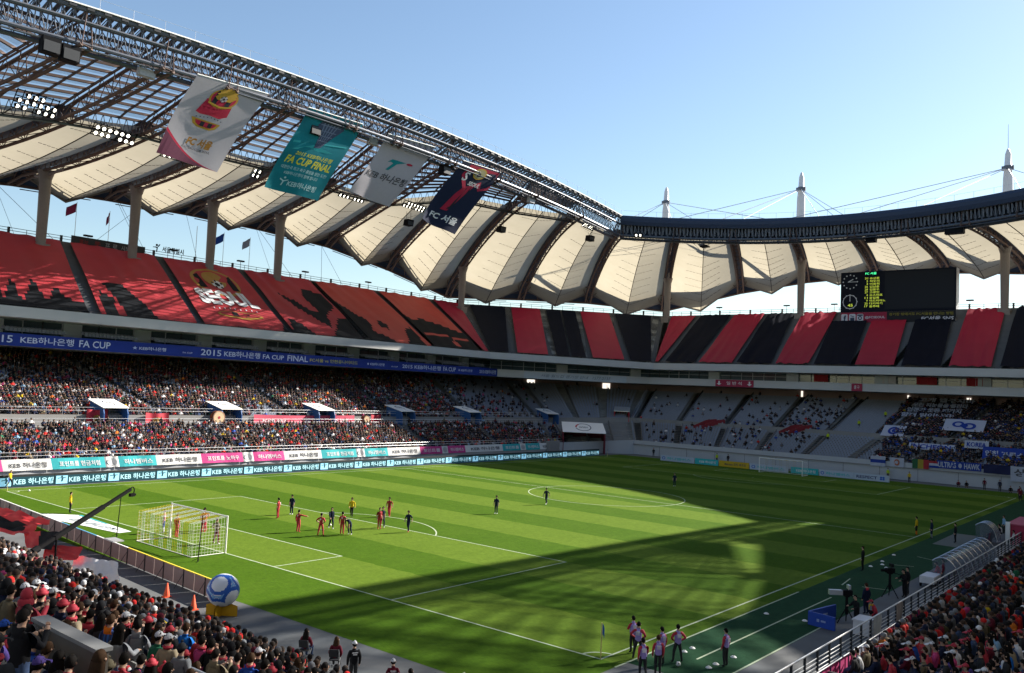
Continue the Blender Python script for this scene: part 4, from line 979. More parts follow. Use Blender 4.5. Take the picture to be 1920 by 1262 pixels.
m = MB(); put_text(m, '45', f1, .068, .115, .14, .21, 0, .02)
nm = ('31 유상훈', '5 차두리', '3 이웅희', '26 김남춘', '28 김동우', '27 고광민', '4 오스마르', '11 윤일록', '9 아드리아노', '25 다카하기', '17 윤주태')
for i, s_ in enumerate(nm):
    a, b = s_.split(' '); v = .855-.069*i; put_text(m, a, f1, .222 if len(a) > 1 else .237, .25, v-.05, v, 0, .02); put_text(m, b, f1, .265, .265+.029*len(b), v-.056, v, 0, .02)
m.build('player_list', LEDY, scr)
ss = empty('social_media_sign', (X, (YL+YR)/2, 29.6), label='red and black social media sign hung directly below the scoreboard', category='sign')
YL, YR = 9.6, -14.0
fs = lambda u, v: V(109.3, YL+(YR-YL)*u, 30.4+2.3*v)
m = MB(); m.box(109.34, 109.6, YR, YL, 30.4, 32.7); m.quad(fs(0, 0), fs(.42, 0), fs(.42, 1), fs(0, 1), 1); m.quad(fs(.42, 0), fs(1, 0), fs(1, 1), fs(.42, 1), 2); bd = m.build('board', [DARK, flat('sns_red', .28, .02, .06), flat('sns_black', .012, .014, .02)], ss)
f1 = lambda u, v: fs(u, v)-V(.03, 0, 0); f2 = lambda u, v: fs(u, v)-V(.06, 0, 0); m = MB()
for u in (.005, .078, .15): put_poly(m, [(u+.008, .12), (u+.052, .12), (u+.06, .2), (u+.06, .78), (u+.052, .86), (u+.008, .86), (u, .78), (u, .2)], f1, 0)
put_text(m, 'f', f2, .028, .05, .12, .74, 1, .06); put_text(m, 'You', f2, .09, .126, .52, .74, 1, .03); put_poly(m, [(.09, .2), (.128, .2), (.128, .48), (.09, .48)], f2, 1)
put_disc(m, f2, .18, .45, .018, .2, 1, 14, .55); put_poly(m, [(.155, .66), (.205, .66), (.205, .8), (.155, .8)], f2, 1)
put_text(m, '@FCSEOUL', f1, .225, .405, .34, .62, 0, .02); put_text(m, 'FC서울 SNS', f1, .715, .985, .12, .52, 0, .03, .15); m.build('lettering', [flat('sns_white', .55, .58, .68), flat('sns_slate', .03, .05, .10)], bd)
m = MB(); put_text(m, '경기장 밖에서도 FC서울을 만나는 방법', f1, .44, .98, .62, .9, 0, .02); m.build('caption', flat('sns_olive', .22, .2, .03), bd)
# ------------------------------------------------------------------ the four hanging banners
def hanging(name, tl, tr, br, bl, mats, label, art, wave=.25, seed=0, twist=.9):
    tl, tr, br, bl = map(lambda p: np.array(p, float), (tl, tr, br, bl)); rg = random.Random(seed); a, b = rg.uniform(0, 6), rg.uniform(0, 6)
    def S(u, v, h=0.0):
        p = lerp(lerp(bl, br, u), lerp(tl, tr, u), v); n = V(0, -1, .15)
        q = (1-v); off = wave*(math.sin(3.2*u+a+2.5*v)*q+.6*math.sin(5*v+b)*(.3+q)+.5*math.sin(7*u+4*v+a)*q); side_ = .35*math.sin(2.6*v+b)*v*q*4
        return p+n*(off+h)+V(side_, 0, 0)
    m = MB(); m.grid([[S(j/14, i/18) for j in range(15)] for i in range(19)])
    o = m.build(name, mats[0], origin=tuple((tl+tr)/2), smooth=True, label=label, category='banner', group='large banners hanging from the roof truss')
    m = MB(); m.tube(tl+V(0, 0, .05), tr+V(0, 0, .05), .09, n=6); m.build('top_batten', WHITE, o)
    art(o, S); return o
def on(S, h): return lambda u, v: S(u, v, h)
HW = mat('banner_white_cloth', (.46, .44, .48), rough=.7, var=.04, trans=.25); HT = mat('banner_teal_cloth', (.005, .20, .25), rough=.7, var=.3, scale=.35, trans=.2); HN = mat('banner_navy_cloth', (.010, .018, .05), rough=.7, var=.15, trans=.15)
HRED = flat('crest_red', .40, .015, .05); HMAR = flat('crest_maroon', .10, .02, .05); HGOLD = flat('crest_gold', .42, .25, .03); HBLK = flat('crest_black', .015, .015, .025); HTEAL = flat('logo_teal', .0, .22, .24); HLT = flat('text_pale_teal', .40, .62, .66); HYEL = flat('text_yellow', .62, .58, .05)
def crest(m, fn, h, cu, cv, s, red=0, gold=1, blk=2, wht=3):
    F = lambda k: (lambda u, v: fn(k)(cu+u*s, cv+v*s*.62))
    # flag body, collar, ball with flames, name band and lower hull
    put_poly(m, [(-.46, -.22), (-.30, -.28), (.0, -.26), (.30, -.30), (.50, -.16), (.46, .22), (.2, .36), (-.1, .40), (-.36, .38)], F(.05), red)
    put_disc(m, F(.07), .08, .50, .42, .42, gold, 26); put_disc(m, F(.09), .08, .50, .37, .36, red, 26)
    for a in (-.22, .18): put_poly(m, [(.02+a, .22), (.16+a, .22), (.16+a, .82), (.02+a, .76)], F(.11), blk)
    n = 22; pts = []
    for i in range(n): a = math.pi*(-.05+1.1*i/(n-1)); r = .34 if i % 2 else .27; pts.append((.12+r*math.cos(a)*.95, .60+r*math.sin(a)*1.25))
    put_poly(m, pts+[(-.1, .42), (.3, .42)], F(.13), gold)
    put_disc(m, F(.15), .08, .48, .10, .13, wht, 14); put_disc(m, F(.17), .08, .48, .04, .05, blk, 6)
    for i in range(5): put_disc(m, F(.17), .08+.085*math.cos(i*1.257+.3), .48+.11*math.sin(i*1.257+.3), .022, .03, blk, 5)
    put_poly(m, [(-.28, .20), (.1, .10), (.44, .20), (.46, .26), (.1, .17), (-.3, .27)], F(.16), gold)
    put_text(m, 'SEOUL', F(.17), -.42, .44, -.20, .10, wht if False else red, .02)
    for i in range(8): put_disc(m, F(.14), -.36+.11*i, -.34-.02*abs(i-4), .022, .022, blk, 5)
    put_poly(m, [(-.48, -.46), (.46, -.52), (.38, -.74), (.22, -.84), (-.2, -.80), (-.36, -.70)], F(.06), gold); put_poly(m, [(-.34, -.53), (.36, -.57), (.3, -.70), (.18, -.77), (-.16, -.74), (-.28, -.66)], F(.09), red)
    for a in (-.14, .1): put_poly(m, [(a, -.56), (a+.13, -.57), (a+.13, -.75), (a, -.74)], F(.11), blk)
def art1(o, S):
    m = MB(); fn = lambda k: on(S, k); crest(m, fn, 0, .46, .66, .46); m.build('crest_print', [HRED, HGOLD, HBLK, HW], o)
    m = MB(); put_text(m, 'FC 서울', on(S, .06), .34, .72, .205, .315, 0, .04, .1); put_text(m, 'FOOTBALL CLUB SEOUL', on(S, .06), .30, .74, .165, .19, 1, .01); m.build('lettering', [flat('print_bronze', .30, .14, .02), HBLK], o)
    m = MB(); N = 14
    for i in range(N):
        u0, u1 = i/N, (i+1)/N; f = lambda u: max(.0, .30*(1-u)**2.2-.0)
        m.quad(S(u0*.98, .0, .05), S(u1*.98, 0, .05), S(u1*.98, f(u1), .05), S(u0*.98, f(u0), .05), 0); m.quad(S(u0*.98, f(u0), .05), S(u1*.98, f(u1), .05), S(u1*.98, f(u1)+.035*(1-u1), .05), S(u0*.98, f(u0)+.035*(1-u0), .05), 1)
    m.build('corner_sweep', [HMAR, HRED], o)
def art2(o, S):
    m = MB()
    pts = [(.34, .92), (.66, .93), (.74, .86), (.60, .70), (.52, .58), (.42, .57), (.40, .70), (.28, .84)]
    for q_ in ([(.34, .92), (.66, .93), (.74, .86), (.28, .84)], [(.28, .84), (.74, .86), (.60, .70), (.40, .70)], [(.40, .70), (.60, .70), (.52, .58), (.42, .57)]): put_poly(m, q_, on(S, .05), 0)
    for k in range(5): put_poly(m, [(.43+.025*k, .62), (.435+.025*k, .62), (.385+.06*k, .89), (.36+.06*k, .88)], on(S, .08), 1)
    for v_ in (.66, .72, .78, .85): put_poly(m, [(.42-(v_-.6)*.4, v_), (.55+(v_-.6)*.5, v_+.005), (.55+(v_-.6)*.5, v_+.015), (.42-(v_-.6)*.4, v_+.01)], on(S, .09), 1)
    put_poly(m, [(.05, .60), (.95, .68), (.95, .665), (.05, .575)], on(S, .04), 2); put_poly(m, [(.1, .50), (.8, .56), (.4, .60)], on(S, .04), 2)
    m.build('trophy_print', [flat('trophy_slate', .05, .07, .13), flat('trophy_light', .16, .20, .30), flat('teal_light', .03, .36, .40)], o)
    m = MB(); put_text(m, '2015 KEB하나은행', on(S, .06), .20, .86, .44, .495, 0, .015, .1); put_text(m, 'FA CUP FINAL', on(S, .06), .10, .92, .335, .425, 0, .03, .1); put_text(m, '대한민국 최고 축구 클럽을 향한 도전!', on(S, .06), .10, .92, .265, .305, 1, .01); put_text(m, 'KEB하나은행이 함께 합니다', on(S, .06), .20, .80, .205, .245, 1, .01); put_text(m, 'KEB하나은행', on(S, .06), .34, .86, .075, .145, 1, .02)
    put_poly(m, [(.19, .15), (.26, .13), (.33, .15), (.33, .14), (.27, .118), (.26, .07), (.24, .07), (.25, .118), (.19, .135)], on(S, .06), 1); put_disc(m, on(S, .06), .262, .165, .018, .012, 1, 8); m.build('lettering', [HYEL, HLT], o)
def art3(o, S):
    m = MB(); put_poly(m, [(.30, .60), (.36, .66), (.60, .655), (.66, .66), (.60, .635), (.50, .60), (.42, .48), (.36, .48), (.42, .60), (.36, .615)], on(S, .06), 0); put_disc(m, on(S, .06), .74, .645, .07, .018, 1, 12); m.build('logo', [HTEAL, HRED], o)
    m = MB(); put_text(m, 'KEB 하나은행', on(S, .06), .06, .94, .30, .42, 0, .02); m.build('lettering', INKG, o)
def art4(o, S):
    m = MB(); put_poly(m, [(.22, .98), (.98, .98), (1.0, .70), (.8, .64), (.66, .72), (.58, .52), (.46, .26), (.30, .26), (.36, .5), (.42, .62), (.30, .70), (.18, .80)], on(S, .05), 0)
    put_poly(m, [(.5, .80), (.56, .82), (.62, .60), (.5, .3), (.42, .28), (.52, .55)], on(S, .07), 2)
    put_disc(m, on(S, .08), .56, .88, .16, .09, 1, 16); put_disc(m, on(S, .1), .56, .88, .13, .07, 3, 14); put_disc(m, on(S, .12), .55, .86, .05, .035, 2, 8); m.build('shirt_print', [HRED, HGOLD, HBLK, flat('print_khaki', .3, .28, .14)], o)
    m = MB(); put_text(m, 'FC 서울', on(S, .07), .14, .86, .10, .21, 0, .03); put_text(m, 'S', on(S, .1), .24, .36, .72, .86, 0, .02); put_text(m, 'SEOUL', on(S, .1), .46, .76, .68, .74, 0, .02); m.build('lettering', INKW, o)
hanging('crest_banner', (-29.2, 46.4, 51.0), (-18.5, 46.4, 51.6), (-22.7, 51, 40.2), (-31.8, 51, 40.6), [HW], 'white hanging banner with red club crest, first of four under the roof', art1, .22, 3)
hanging('cup_banner', (-11.6, 46.4, 51.7), (-1.3, 46.4, 52.0), (-5.4, 51, 39.7), (-14.9, 51, 39.9), [HT], 'teal hanging banner with yellow FA CUP FINAL lettering', art2, .22, 5)
hanging('bank_banner', (4.0, 46.4, 51.9), (14.6, 46.4, 52.4), (9.5, 51, 41.8), (0, 51, 42.2), [HW], 'white hanging banner with black bank lettering and small teal logo', art3, .5, 8)
hanging('shirt_banner', (21.7, 46.4, 51.8), (31.9, 46.4, 52.0), (25.6, 51, 39.8), (16.7, 51, 41.0), [HN], 'dark hanging banner with red shirt print, last of four under the roof', art4, .5, 11)
# ------------------------------------------------------------------ signs and flags on the crown of the left stand
t = empty('city_sign', (-5.5, 95.2, 35), label='black cut out city letters with emblem on the left crown railing', category='sign')
m = MB(); fn = lambda u, v: V(-8.56+6.08*u, 95.2, 34.4+1.6*v)
for dy in (0, .06):
    f2 = lambda u, v: fn(u, v)+V(0, dy, 0); put_text(m, '서울특별시', f2, .30, 1.0, .12, .78, 0, .02)
    put_disc(m, f2, .12, .80, .035, .14, 0, 10); put_poly(m, [(.0, .55), (.1, .62), (.15, .55), (.2, .7), (.23, .95), (.19, .92), (.16, .7), (.14, .0), (.11, .0), (.12, .45), (.08, .5), (0, .48)], f2)
m.build('letters', BLACK, t)
t = empty('message_board', (-16.6, 95.1, 33.2), label='dark message board with dim red lettering on the left crown railing', category='sign')
m = MB(); m.box(-23.1, -10.1, 95.0, 95.2, 33.15, 34.9); b = m.build('panel', DARK, t); m = MB()
for tx, u0, u1, q in (('홍보', .10, .22, 1), ('뜻', .30, .38, 1), ('프', .44, .51, 0), ('로', .54, .61, 0), ('시보', .66, .78, 0)): put_text(m, tx, lambda u, v: V(-23.1+13*u, 94.96, 33.15+1.75*v), u0, u1, .25, .75, q, .02)
m.build('lettering', [flat('dim_white', .3, .3, .33), flat('dim_red', .25, .03, .03)], b)
FR = flat('flag_crimson', .20, .02, .06, trans=.3); FBL = flat('flag_royal', .01, .05, .25, trans=.3); FGY = flat('flag_grey', .22, .24, .30, trans=.3)
for x, zt, mt, lb in ((-20.6, 41.7, FR, 'crimson flag on a pole behind the left crown, nearest the message board'), (-14.7, 41.2, FR, 'narrow limp crimson flag behind the message board'), (8.6, 41.3, FBL, 'blue flag on a pole behind the left crown'), (14.7, 41.3, FGY, 'grey flag on a pole beside the fourth left column')):
    t = empty('flagpole', (x, 99.9, 30), label=lb, category='flag', group='flags on poles behind the left stand'); m = MB(); m.tube((x, 99.9, 29), (x, 99.9, zt), .07, .04, 6); m.build('pole', STEEL, t)
    m = MB(); wd = 1.7 if 'limp' not in lb else .5; m.grid([[(x-wd*j/6, 99.9+.2*math.sin(j*1.1+i*.4), zt-.2-1.6*i/5-1.1*(j/6)) for j in range(7)] for i in range(6)]); m.build('cloth', mt, t, smooth=True)
m = MB(); m.tube((2.6, 99.9, 30), (2.6, 99.9, 41.5), .06, n=5); m.build('flagpole', STEEL, origin=(2.6, 99.9, 30), label='bare flagpole behind the left crown right of the third column', category='flagpole')
for x, y, z, lb in ((-20.3, 95.2, 33.06, 'at the message board'), (-4.5, 95.2, 33.06, 'beside the city letters'), (9.8, 95.2, 33.06, 'between third and fourth column'), (25.6, 95.2, 33.06, 'right of the fourth column'), (43.3, 95.2, 33.06, 'above the sixth red tarpaulin')):
    t = empty('crown_lamp', (x, y, z), label='small black floodlight on the left crown railing '+lb, category='lamp', group='small lamps along the crown railing'); m = MB(); m.tube((x, y, z), (x, y, z+2.1), .05, n=5); m.build('post', DARK, t); m = MB(); m.obox((x, y, z+2.2), (.7, 0, 0), (0, .35, 0), (0, .05, .14)); m.build('lamp_head', BLACK, t)
for y, lb in ((42.7, 'near the second corner column'), (24.9, 'left of the first far column'), (13.4, 'left of the scoreboard'), (-15.3, 'right of the scoreboard')):
    t = empty('crown_lamp', (116.1, y, 33.1), label='small black floodlight on the far crown railing '+lb, category='lamp', group='small lamps along the crown railing'); m = MB(); m.tube((116.1, y, 33.1), (116.1, y, 35.4), .05, n=5); m.build('post', DARK, t); m = MB(); m.obox((116.1, y, 35.5), (.35, 0, 0), (0, .7, 0), (.05, 0, .14)); m.build('lamp_head', BLACK, t)
# ------------------------------------------------------------------ concourse banners and drums on the left
CR = flat('cloth_red', .42, .03, .05); CPK = flat('cloth_rose', .52, .07, .12)
def wallcloth(x0, x1, z0, z1, mt, label, tx=(), seed=0, art=None):
    fn = lambda u, v: V(x0+(x1-x0)*u, 57.3-.12*math.sin(u*11+seed)-.15*(1-v), z0+(z1-z0)*v-.12*math.sin(u*math.pi)*v)
    m = MB(); m.grid([[fn(j/12, i/4) for j in range(13)] for i in range(5)]); o = m.build('wall_banner', mt, origin=((x0+x1)/2, 57.3, z0), smooth=True, label=label, category='banner', group='banners on the left concourse wall')
    m = MB(); f2 = lambda u, v: fn(u, v)-V(0, .06, 0)
    for s_, u0, u1, v0, v1 in tx: put_text(m, s_, f2, u0, u1, v0, v1, 0, .02)
    if art: put_disc(m, f2, .5, .38, .22, .3, 0, 16, .6); put_disc(m, f2, .5, .36, .12, .18, 0, 10)
    if m.f: m.build('print', GOLD if art else INKW, o)
wallcloth(-35.2, -32.4, 4.76, 6.97, CR, 'red concourse banner with gold crest left of the first entrance', art=1)
wallcloth(-27.3, -23.9, 4.76, 6.56, CR, 'red concourse banner between the first entrance and the big drum', seed=2, art=1)
wallcloth(-10.15, 9.4, 4.7, 6.4, CPK, 'long pink red banner with white lettering on the concourse', [('FC서울 수호신', .08, .3, .3, .62), ('SEOUL', .48, .54, .25, .75), ('FC서울 수호신', .72, .92, .3, .62)], 4)
wallcloth(13.1, 15.5, 4.76, 6.56, CR, 'small red concourse banner right of the small drum', seed=1)
DRUMW = flat('drum_skin', .62, .48, .30); DRUMR = flat('drum_body', .20, .05, .02)
def drum(x, y, z, r, label):
    t = empty('big_drum', (x, y, z-r), label=label, category='drum', group='big drums on the concourse'); m = MB(); m.tube((x, y-.45, z), (x, y+.45, z), r*.98, r*.98, 24, cap=False); m.build('shell', DRUMR, t)
    m = MB(); m.tube((x, y-.5, z), (x, y-.4, z), r, r, 24); o = m.build('drum_head', DRUMW, t); m = MB(); put_disc(m, lambda u, v: V(x+u, y-.515, z+v), 0, 0, r*.22, r*.22, 0, 12); put_disc(m, lambda u, v: V(x+u, y-.515, z+v), 0, 0, r*.95, r*.95, 0, 24, .95); m.build('drum_mark', CR, o)
    m = MB()
    for s in (-1, 1): m.beam((x+s*r*.7, y-.3, z-r-.15), (x+s*r*.7, y+.3, z-r-.15), .1, .1); m.beam((x+s*r*.7, y, z-r-.2), (x+s*r*.62, y, z-r*.5), .1, .1)
    m.build('stand', DRUMR, t)
drum(-17.1, 56.1, 6.0, .95, 'big traditional drum beside the second blue entrance'); drum(10.9, 56.2, 5.74, .64, 'smaller traditional drum right of the long pink banner')
# ================================================================== PEOPLE
def skeleton(pose):
    """joints of a 1.74 m figure facing +X; returns verts, edges, radii, labels (per edge)"""
    z0 = 0.0; lean = 0.0
    J = dict(pelvis=(0, 0, .95), waist=(0, 0, 1.10), chest=(0, 0, 1.29), nb=(-.01, 0, 1.43), neck=(0, 0, 1.50), hl=(.018, 0, 1.565), hm=(.022, 0, 1.64), ht=(.008, 0, 1.70))
    for s, k in ((1, 'l'), (-1, 'r')):
        J['sh'+k] = (-.005, .165*s, 1.385); J['el'+k] = (-.03, .235*s, 1.12); J['wr'+k] = (.05, .235*s, .88); J['ha'+k] = (.085, .225*s, .80)
        J['hi'+k] = (0, .085*s, .88); J['kn'+k] = (.025, .095*s, .49); J['an'+k] = (-.02, .10*s, .09); J['to'+k] = (.13, .12*s, .035)
    def arm(k, el, wr, ha): J['el'+k], J['wr'+k], J['ha'+k] = el, wr, ha
    def leg(k, kn, an, to): J['kn'+k], J['an'+k], J['to'+k] = kn, an, to
    def tilt(a, names, piv):
        c, s = math.cos(a), math.sin(a)
        for n in names:
            x, y, z = J[n]; x -= piv[0]; z -= piv[1]; J[n] = (piv[0]+c*x+s*z, y, piv[1]-s*x+c*z)
    UP = [n for n in J if n[:2] not in ('pe', 'hi', 'kn', 'an', 'to')]
    if pose == 'phone':
        arm('r', (.16, -.25, 1.15), (.38, -.14, 1.34), (.43, -.10, 1.42)); arm('l', (.10, .25, 1.12), (.34, .12, 1.24), (.42, .06, 1.30))
    elif pose == 'fold':
        arm('r', (.05, -.27, 1.12), (.24, -.05, 1.10), (.25, .06, 1.12)); arm('l', (.05, .27, 1.12), (.26, .06, 1.16), (.27, -.05, 1.18))
    elif pose == 'point':
        arm('r', (.14, -.35, 1.30), (.30, -.52, 1.26), (.36, -.59, 1.25)); leg('l', (.10, .12, .49), (.06, .15, .09), (.2, .17, .035))
    elif pose in ('walk', 'run'):
        f = 1.0 if pose == 'walk' else 1.5
        leg('l', (.18*f, .09, .52), (.16*f, .09, .11), (.31*f, .10, .06)); leg('r', (-.04*f, -.09, .50), (-.32*f, -.10, .17), (-.24*f, -.11, .05))
        arm('l', (-.16*f, .23, 1.15), (-.12*f, .25, .92), (-.08*f, .25, .84)); arm('r', (.12*f, -.23, 1.13), (.28*f, -.2, .98), (.34*f, -.18, .93)); tilt(.08*f, UP, (0, .95))
    elif pose == 'bend':
        tilt(1.05, UP, (0, .95)); leg('l', (.1, .13, .50), (-.05, .15, .09), (.1, .17, .035)); leg('r', (.1, -.13, .50), (-.05, -.15, .09), (.1, -.17, .035))
        arm('l', (.35, .2, .95), (.32, .16, .70), (.28, .14, .60)); arm('r', (.35, -.2, .95), (.32, -.16, .70), (.28, -.14, .60))
    elif pose == 'hips':
        arm('l', (-.10, .36, 1.16), (.06, .20, 1.02), (.12, .15, 1.0)); arm('r', (-.10, -.36, 1.16), (.06, -.20, 1.02), (.12, -.15, 1.0)); leg('l', (.03, .17, .49), (-.02, .22, .09), (.12, .26, .035)); leg('r', (.03, -.17, .49), (-.02, -.22, .09), (.12, -.26, .035))
    elif pose == 'camera':
        arm('r', (.12, -.28, 1.18), (.36, -.2, 1.22), (.44, -.18, 1.23)); arm('l', (.12, .28, 1.2), (.38, .22, 1.15), (.46, .2, 1.15)); tilt(.15, UP, (0, .95))
    elif pose in ('sit', 'sitfold', 'sitlean', 'crouch'):
        dz = {'sit': -.46, 'sitfold': -.46, 'sitlean': -.46, 'crouch': -.60}[pose]; low_ = pose == 'crouch'
        for n in list(J):
            x, y, z = J[n]
            if n[:2] not in ('kn', 'an', 'to'): J[n] = (x-.16, y, z+dz)
        kx = .30 if not low_ else .24
        for s, k in ((1, 'l'), (-1, 'r')):
            leg(k, (kx, .12*s, .50 if not low_ else .48), (kx-.02 if not low_ else .0, .12*s, .09), (kx+.13 if not low_ else .15, .14*s, .035))
            arm(k, (-.12, .25*s, 1.12+dz), (.10, .17*s, .98+dz), (.17, .13*s, 1.0+dz))
            if pose == 'sitfold': arm(k, (-.08, .26*s, 1.13+dz), (.12, .06*s, 1.12+dz), (.16, -.03*s, 1.14+dz))
        if pose != 'sit': tilt(.30 if pose != 'crouch' else .4, [n for n in UP], (-.16, .95+dz))
    rad = dict(pelvis=.150, waist=.140, chest=.152, nb=.098, neck=.056, hl=.064, hm=.086, ht=.058, sh=.078, el=.058, wr=.043, ha=.036, hi=.105, kn=.072, an=.05, to=.04)
    E = [('pelvis', 'waist', 1), ('waist', 'chest', 1), ('chest', 'nb', 1), ('nb', 'neck', 0), ('neck', 'hl', 0), ('hl', 'hm', 0), ('hm', 'ht', 0)]
    for k in 'lr': E += [('chest', 'sh'+k, 7), ('sh'+k, 'el'+k, 7), ('el'+k, 'wr'+k, 5), ('wr'+k, 'ha'+k, 0), ('pelvis', 'hi'+k, 2), ('hi'+k, 'kn'+k, 2), ('kn'+k, 'an'+k, 3), ('an'+k, 'to'+k, 4)]
    return J, E, rad
PROTO = {}
def make_protos(poses, coat):
    tmp = []
    for pose in poses:
        J, E, rad = skeleton(pose); names = list(J); me = bpy.data.meshes.new('body')
        me.from_pydata([J[n] for n in names], [(names.index(a), names.index(b)) for a, b, _ in E], [])
        o = bpy.data.objects.new('body', me); COL.objects.link(o); sk = o.modifiers.new('skin', 'SKIN'); sk.use_smooth_shade = True; sk.branch_smoothing = .6
        sb = o.modifiers.new('sub', 'SUBSURF'); sb.levels = sb.render_levels = 2 if coat else 1
        for i, n in enumerate(names):
            r = rad.get(n, rad.get(n[:2])); r *= (1.14 if n[:2] in ('sh', 'el', 'wa', 'ch', 'wr', 'pe') else 1.05) if coat and n[:1] != 'h' else 1.0
            d = me.skin_vertices[0].data[i]; d.radius = (r, r); d.use_root = n == 'pelvis'
        tmp.append((pose, o, J, E, rad))
    dg = bpy.context.evaluated_depsgraph_get()
    for pose, o, J, E, rad in tmp:
        me = bpy.data.meshes.new_from_object(o.evaluated_get(dg)); v = np.array([tuple(x.co) for x in me.vertices]); fs = [tuple(p.vertices) for p in me.polygons]
        bpy.data.objects.remove(o)
        v[:, 0] = v[:, 0]  # torso flattening, front to back
        px, pz = J['chest'][0], J['chest'][2]
        seg = [(np.array(J[a]), np.array(J[b]), lb, rad.get(b, rad.get(b[:2]))) for a, b, lb in E]
        cen = np.array([v[list(f)].mean(0) for f in fs]); best = np.full(len(fs), 9e9); lab = np.zeros(len(fs), int)
        for a, b, lb, r in seg:
            t = np.clip(((cen-a)@(b-a))/((b-a)@(b-a)), 0, 1); d = np.linalg.norm(cen-(a+t[:, None]*(b-a)), axis=1)/(r+.03)
            k = d < best; best[k] = d[k]; lab[k] = lb
        m = MB(); m.v = [tuple(x) for x in v]; m.f = list(fs); m.m = [1 if q == 7 else int(q) for q in lab]
        for k in 'lr':                                    # five fingers on each hand
            w_, h_ = np.array(J['wr'+k]), np.array(J['ha'+k]); d = unit(h_-w_); sd_ = unit(np.cross(d, (0, 0, 1)) if abs(d[2]) < .9 else np.array((1., 0, 0))); dn = np.cross(sd_, d)
            for q, L in ((-.027, .070), (-.009, .082), (.009, .078), (.027, .062)):
                p0 = h_+sd_*q; p1 = p0+d*L*.55; p2 = p1+unit(d*.7-dn*.7)*L*.45; m.tube(p0, p1, .0105, .0095, 5, 0); m.tube(p1, p2, .0095, .007, 5, 0)
            s_ = 1 if k == 'l' else -1; p0 = w_+d*.03+sd_*.03*s_; p1 = p0+unit(sd_*s_+d*.6)*.04; m.tube(p0, p1, .013, .011, 5, 0); m.tube(p1, p1+d*.03, .011, .008, 5, 0)
        hc = np.array(J['hm']); n_ = hc-np.array(J['hl']); 
        m.tube(hc+V(.085, 0, .0), hc+V(.112, 0, -.038), .010, .017, 5, 0); m.obox(hc+V(.088, 0, -.068), (.006, 0, 0), (0, .024, 0), (0, 0, .005), 6)
        for s in (-1, 1):
            m.obox(hc+V(.083, s*.034, .012), (.006, 0, 0), (0, .013, 0), (0, 0, .006), 6); m.obox(hc+V(.084, s*.034, .032), (.006, 0, 0), (0, .018, 0), (0, 0, .004), 6); m.tube(hc+V(0, s*.080, -.005), hc+V(-.012, s*.103, .0), .028, .020, 6, 0)
        mesh = m.mesh('person', [None]*7, smooth=True)
        vest = MB(); idx = {}; nv = np.array([tuple(x.normal) for x in me.vertices])
        for f, q, c in zip(fs, lab, cen):
            if q == 1 and c[2] > J['pelvis'][2]-.02:
                ff = []
                for i in f:
                    if i not in idx: idx[i] = len(vest.v); vest.v.append(tuple(v[i]+nv[i]*.016))
                    ff.append(idx[i])
                vest.f.append(tuple(ff)); vest.m.append(0)
        vm = vest.mesh('bib', [None], smooth=True); 
        PROTO[(pose, coat)] = (mesh, J, vm)
make_protos(['stand', 'phone', 'fold', 'hips', 'sit', 'sitfold', 'sitlean', 'camera', 'crouch'], True)
make_protos(['stand', 'walk', 'run', 'bend', 'point', 'hips', 'fold'], False)
# headgear and hair, built around the middle of the head
HEADR = V(.101, .091, .121)
def dome(limits, grow=1.0, n=18, rings=6, rough=0.0, seed=0, hang=0.0):
    rg = random.Random(seed); m = MB(); rows = []
    for i in range(rings+1):
        row = []
        for j in range(n):
            az = 2*math.pi*j/n; lim = np.interp(abs(math.degrees(az if az <= math.pi else 2*math.pi-az)), *limits)
            el = R(90+(lim-90)*i/rings); g = grow*(1+rg.uniform(-rough, rough)); r = HEADR*g
            p = V(r[0]*math.cos(el)*math.cos(az)-.008, r[1]*math.cos(el)*math.sin(az), r[2]*math.sin(el)); row.append(p)
        row.append(row[0]); rows.append(row)
    rows.append([p*V(.86, .86, 1.0) for p in rows[-1]]); m.grid(rows); return m
def hair_short(seed): return dome(([0, 40, 75, 110, 180], [48, 40, 5, -25, -42]), 1.07, rough=.06, seed=seed).mesh('hair', [None], smooth=True)
def hair_long(seed):
    m = dome(([0, 40, 75, 180], [50, 35, -60, -75]), 1.10, rough=.05, seed=seed)
    rows = [[V(-.03-.085*math.cos(a)-.015*i, .115*math.sin(a)*(1+.08*i), -.02-.075*i) for a in np.linspace(-1.7, 1.7, 9)] for i in range(5)]; m.grid(rows); rows2 = [[p*V(.8, .85, 1) for p in r] for r in rows]; m.grid(rows2[::-1]); return m.mesh('hair', [None], smooth=True)
def cap_mesh():
    m = dome(([0, 180], [14, 6]), 1.10); k = [[V(.10+.085*i*math.cos(a), .092*math.sin(a)*1.05, .035-.02*i*i*.6) for a in np.linspace(-1.25, 1.25, 8)] for i in range(3)]; m.grid(k); m.grid([[p-V(0, 0, .008) for p in r] for r in k[::-1]]); m.tube((-.008, 0, .139), (-.008, 0, .15), .012, n=6); return m.mesh('cap', [None], smooth=True)
def beanie_mesh():
    m = dome(([0, 180], [12, -8]), 1.13); m.lathe((-.008, 0, 0), [(.122, .0), (.128, .02), (.126, .05), (.118, .055)], 18); m.lathe((-.008, 0, .165), [(.0, -.03), (.03, -.012), (.036, .008), (.02, .03), (0, .036)], 8); return m.mesh('beanie', [None], smooth=True)
def hood_up():
    m = dome(([0, 45, 70, 180], [58, 40, -60, -70]), 1.24, rough=.02); m.lathe((-.02, 0, -.16), [(.155, -.02), (.15, .05), (.12, .10)], 16); return m.mesh('hood', [None], smooth=True)
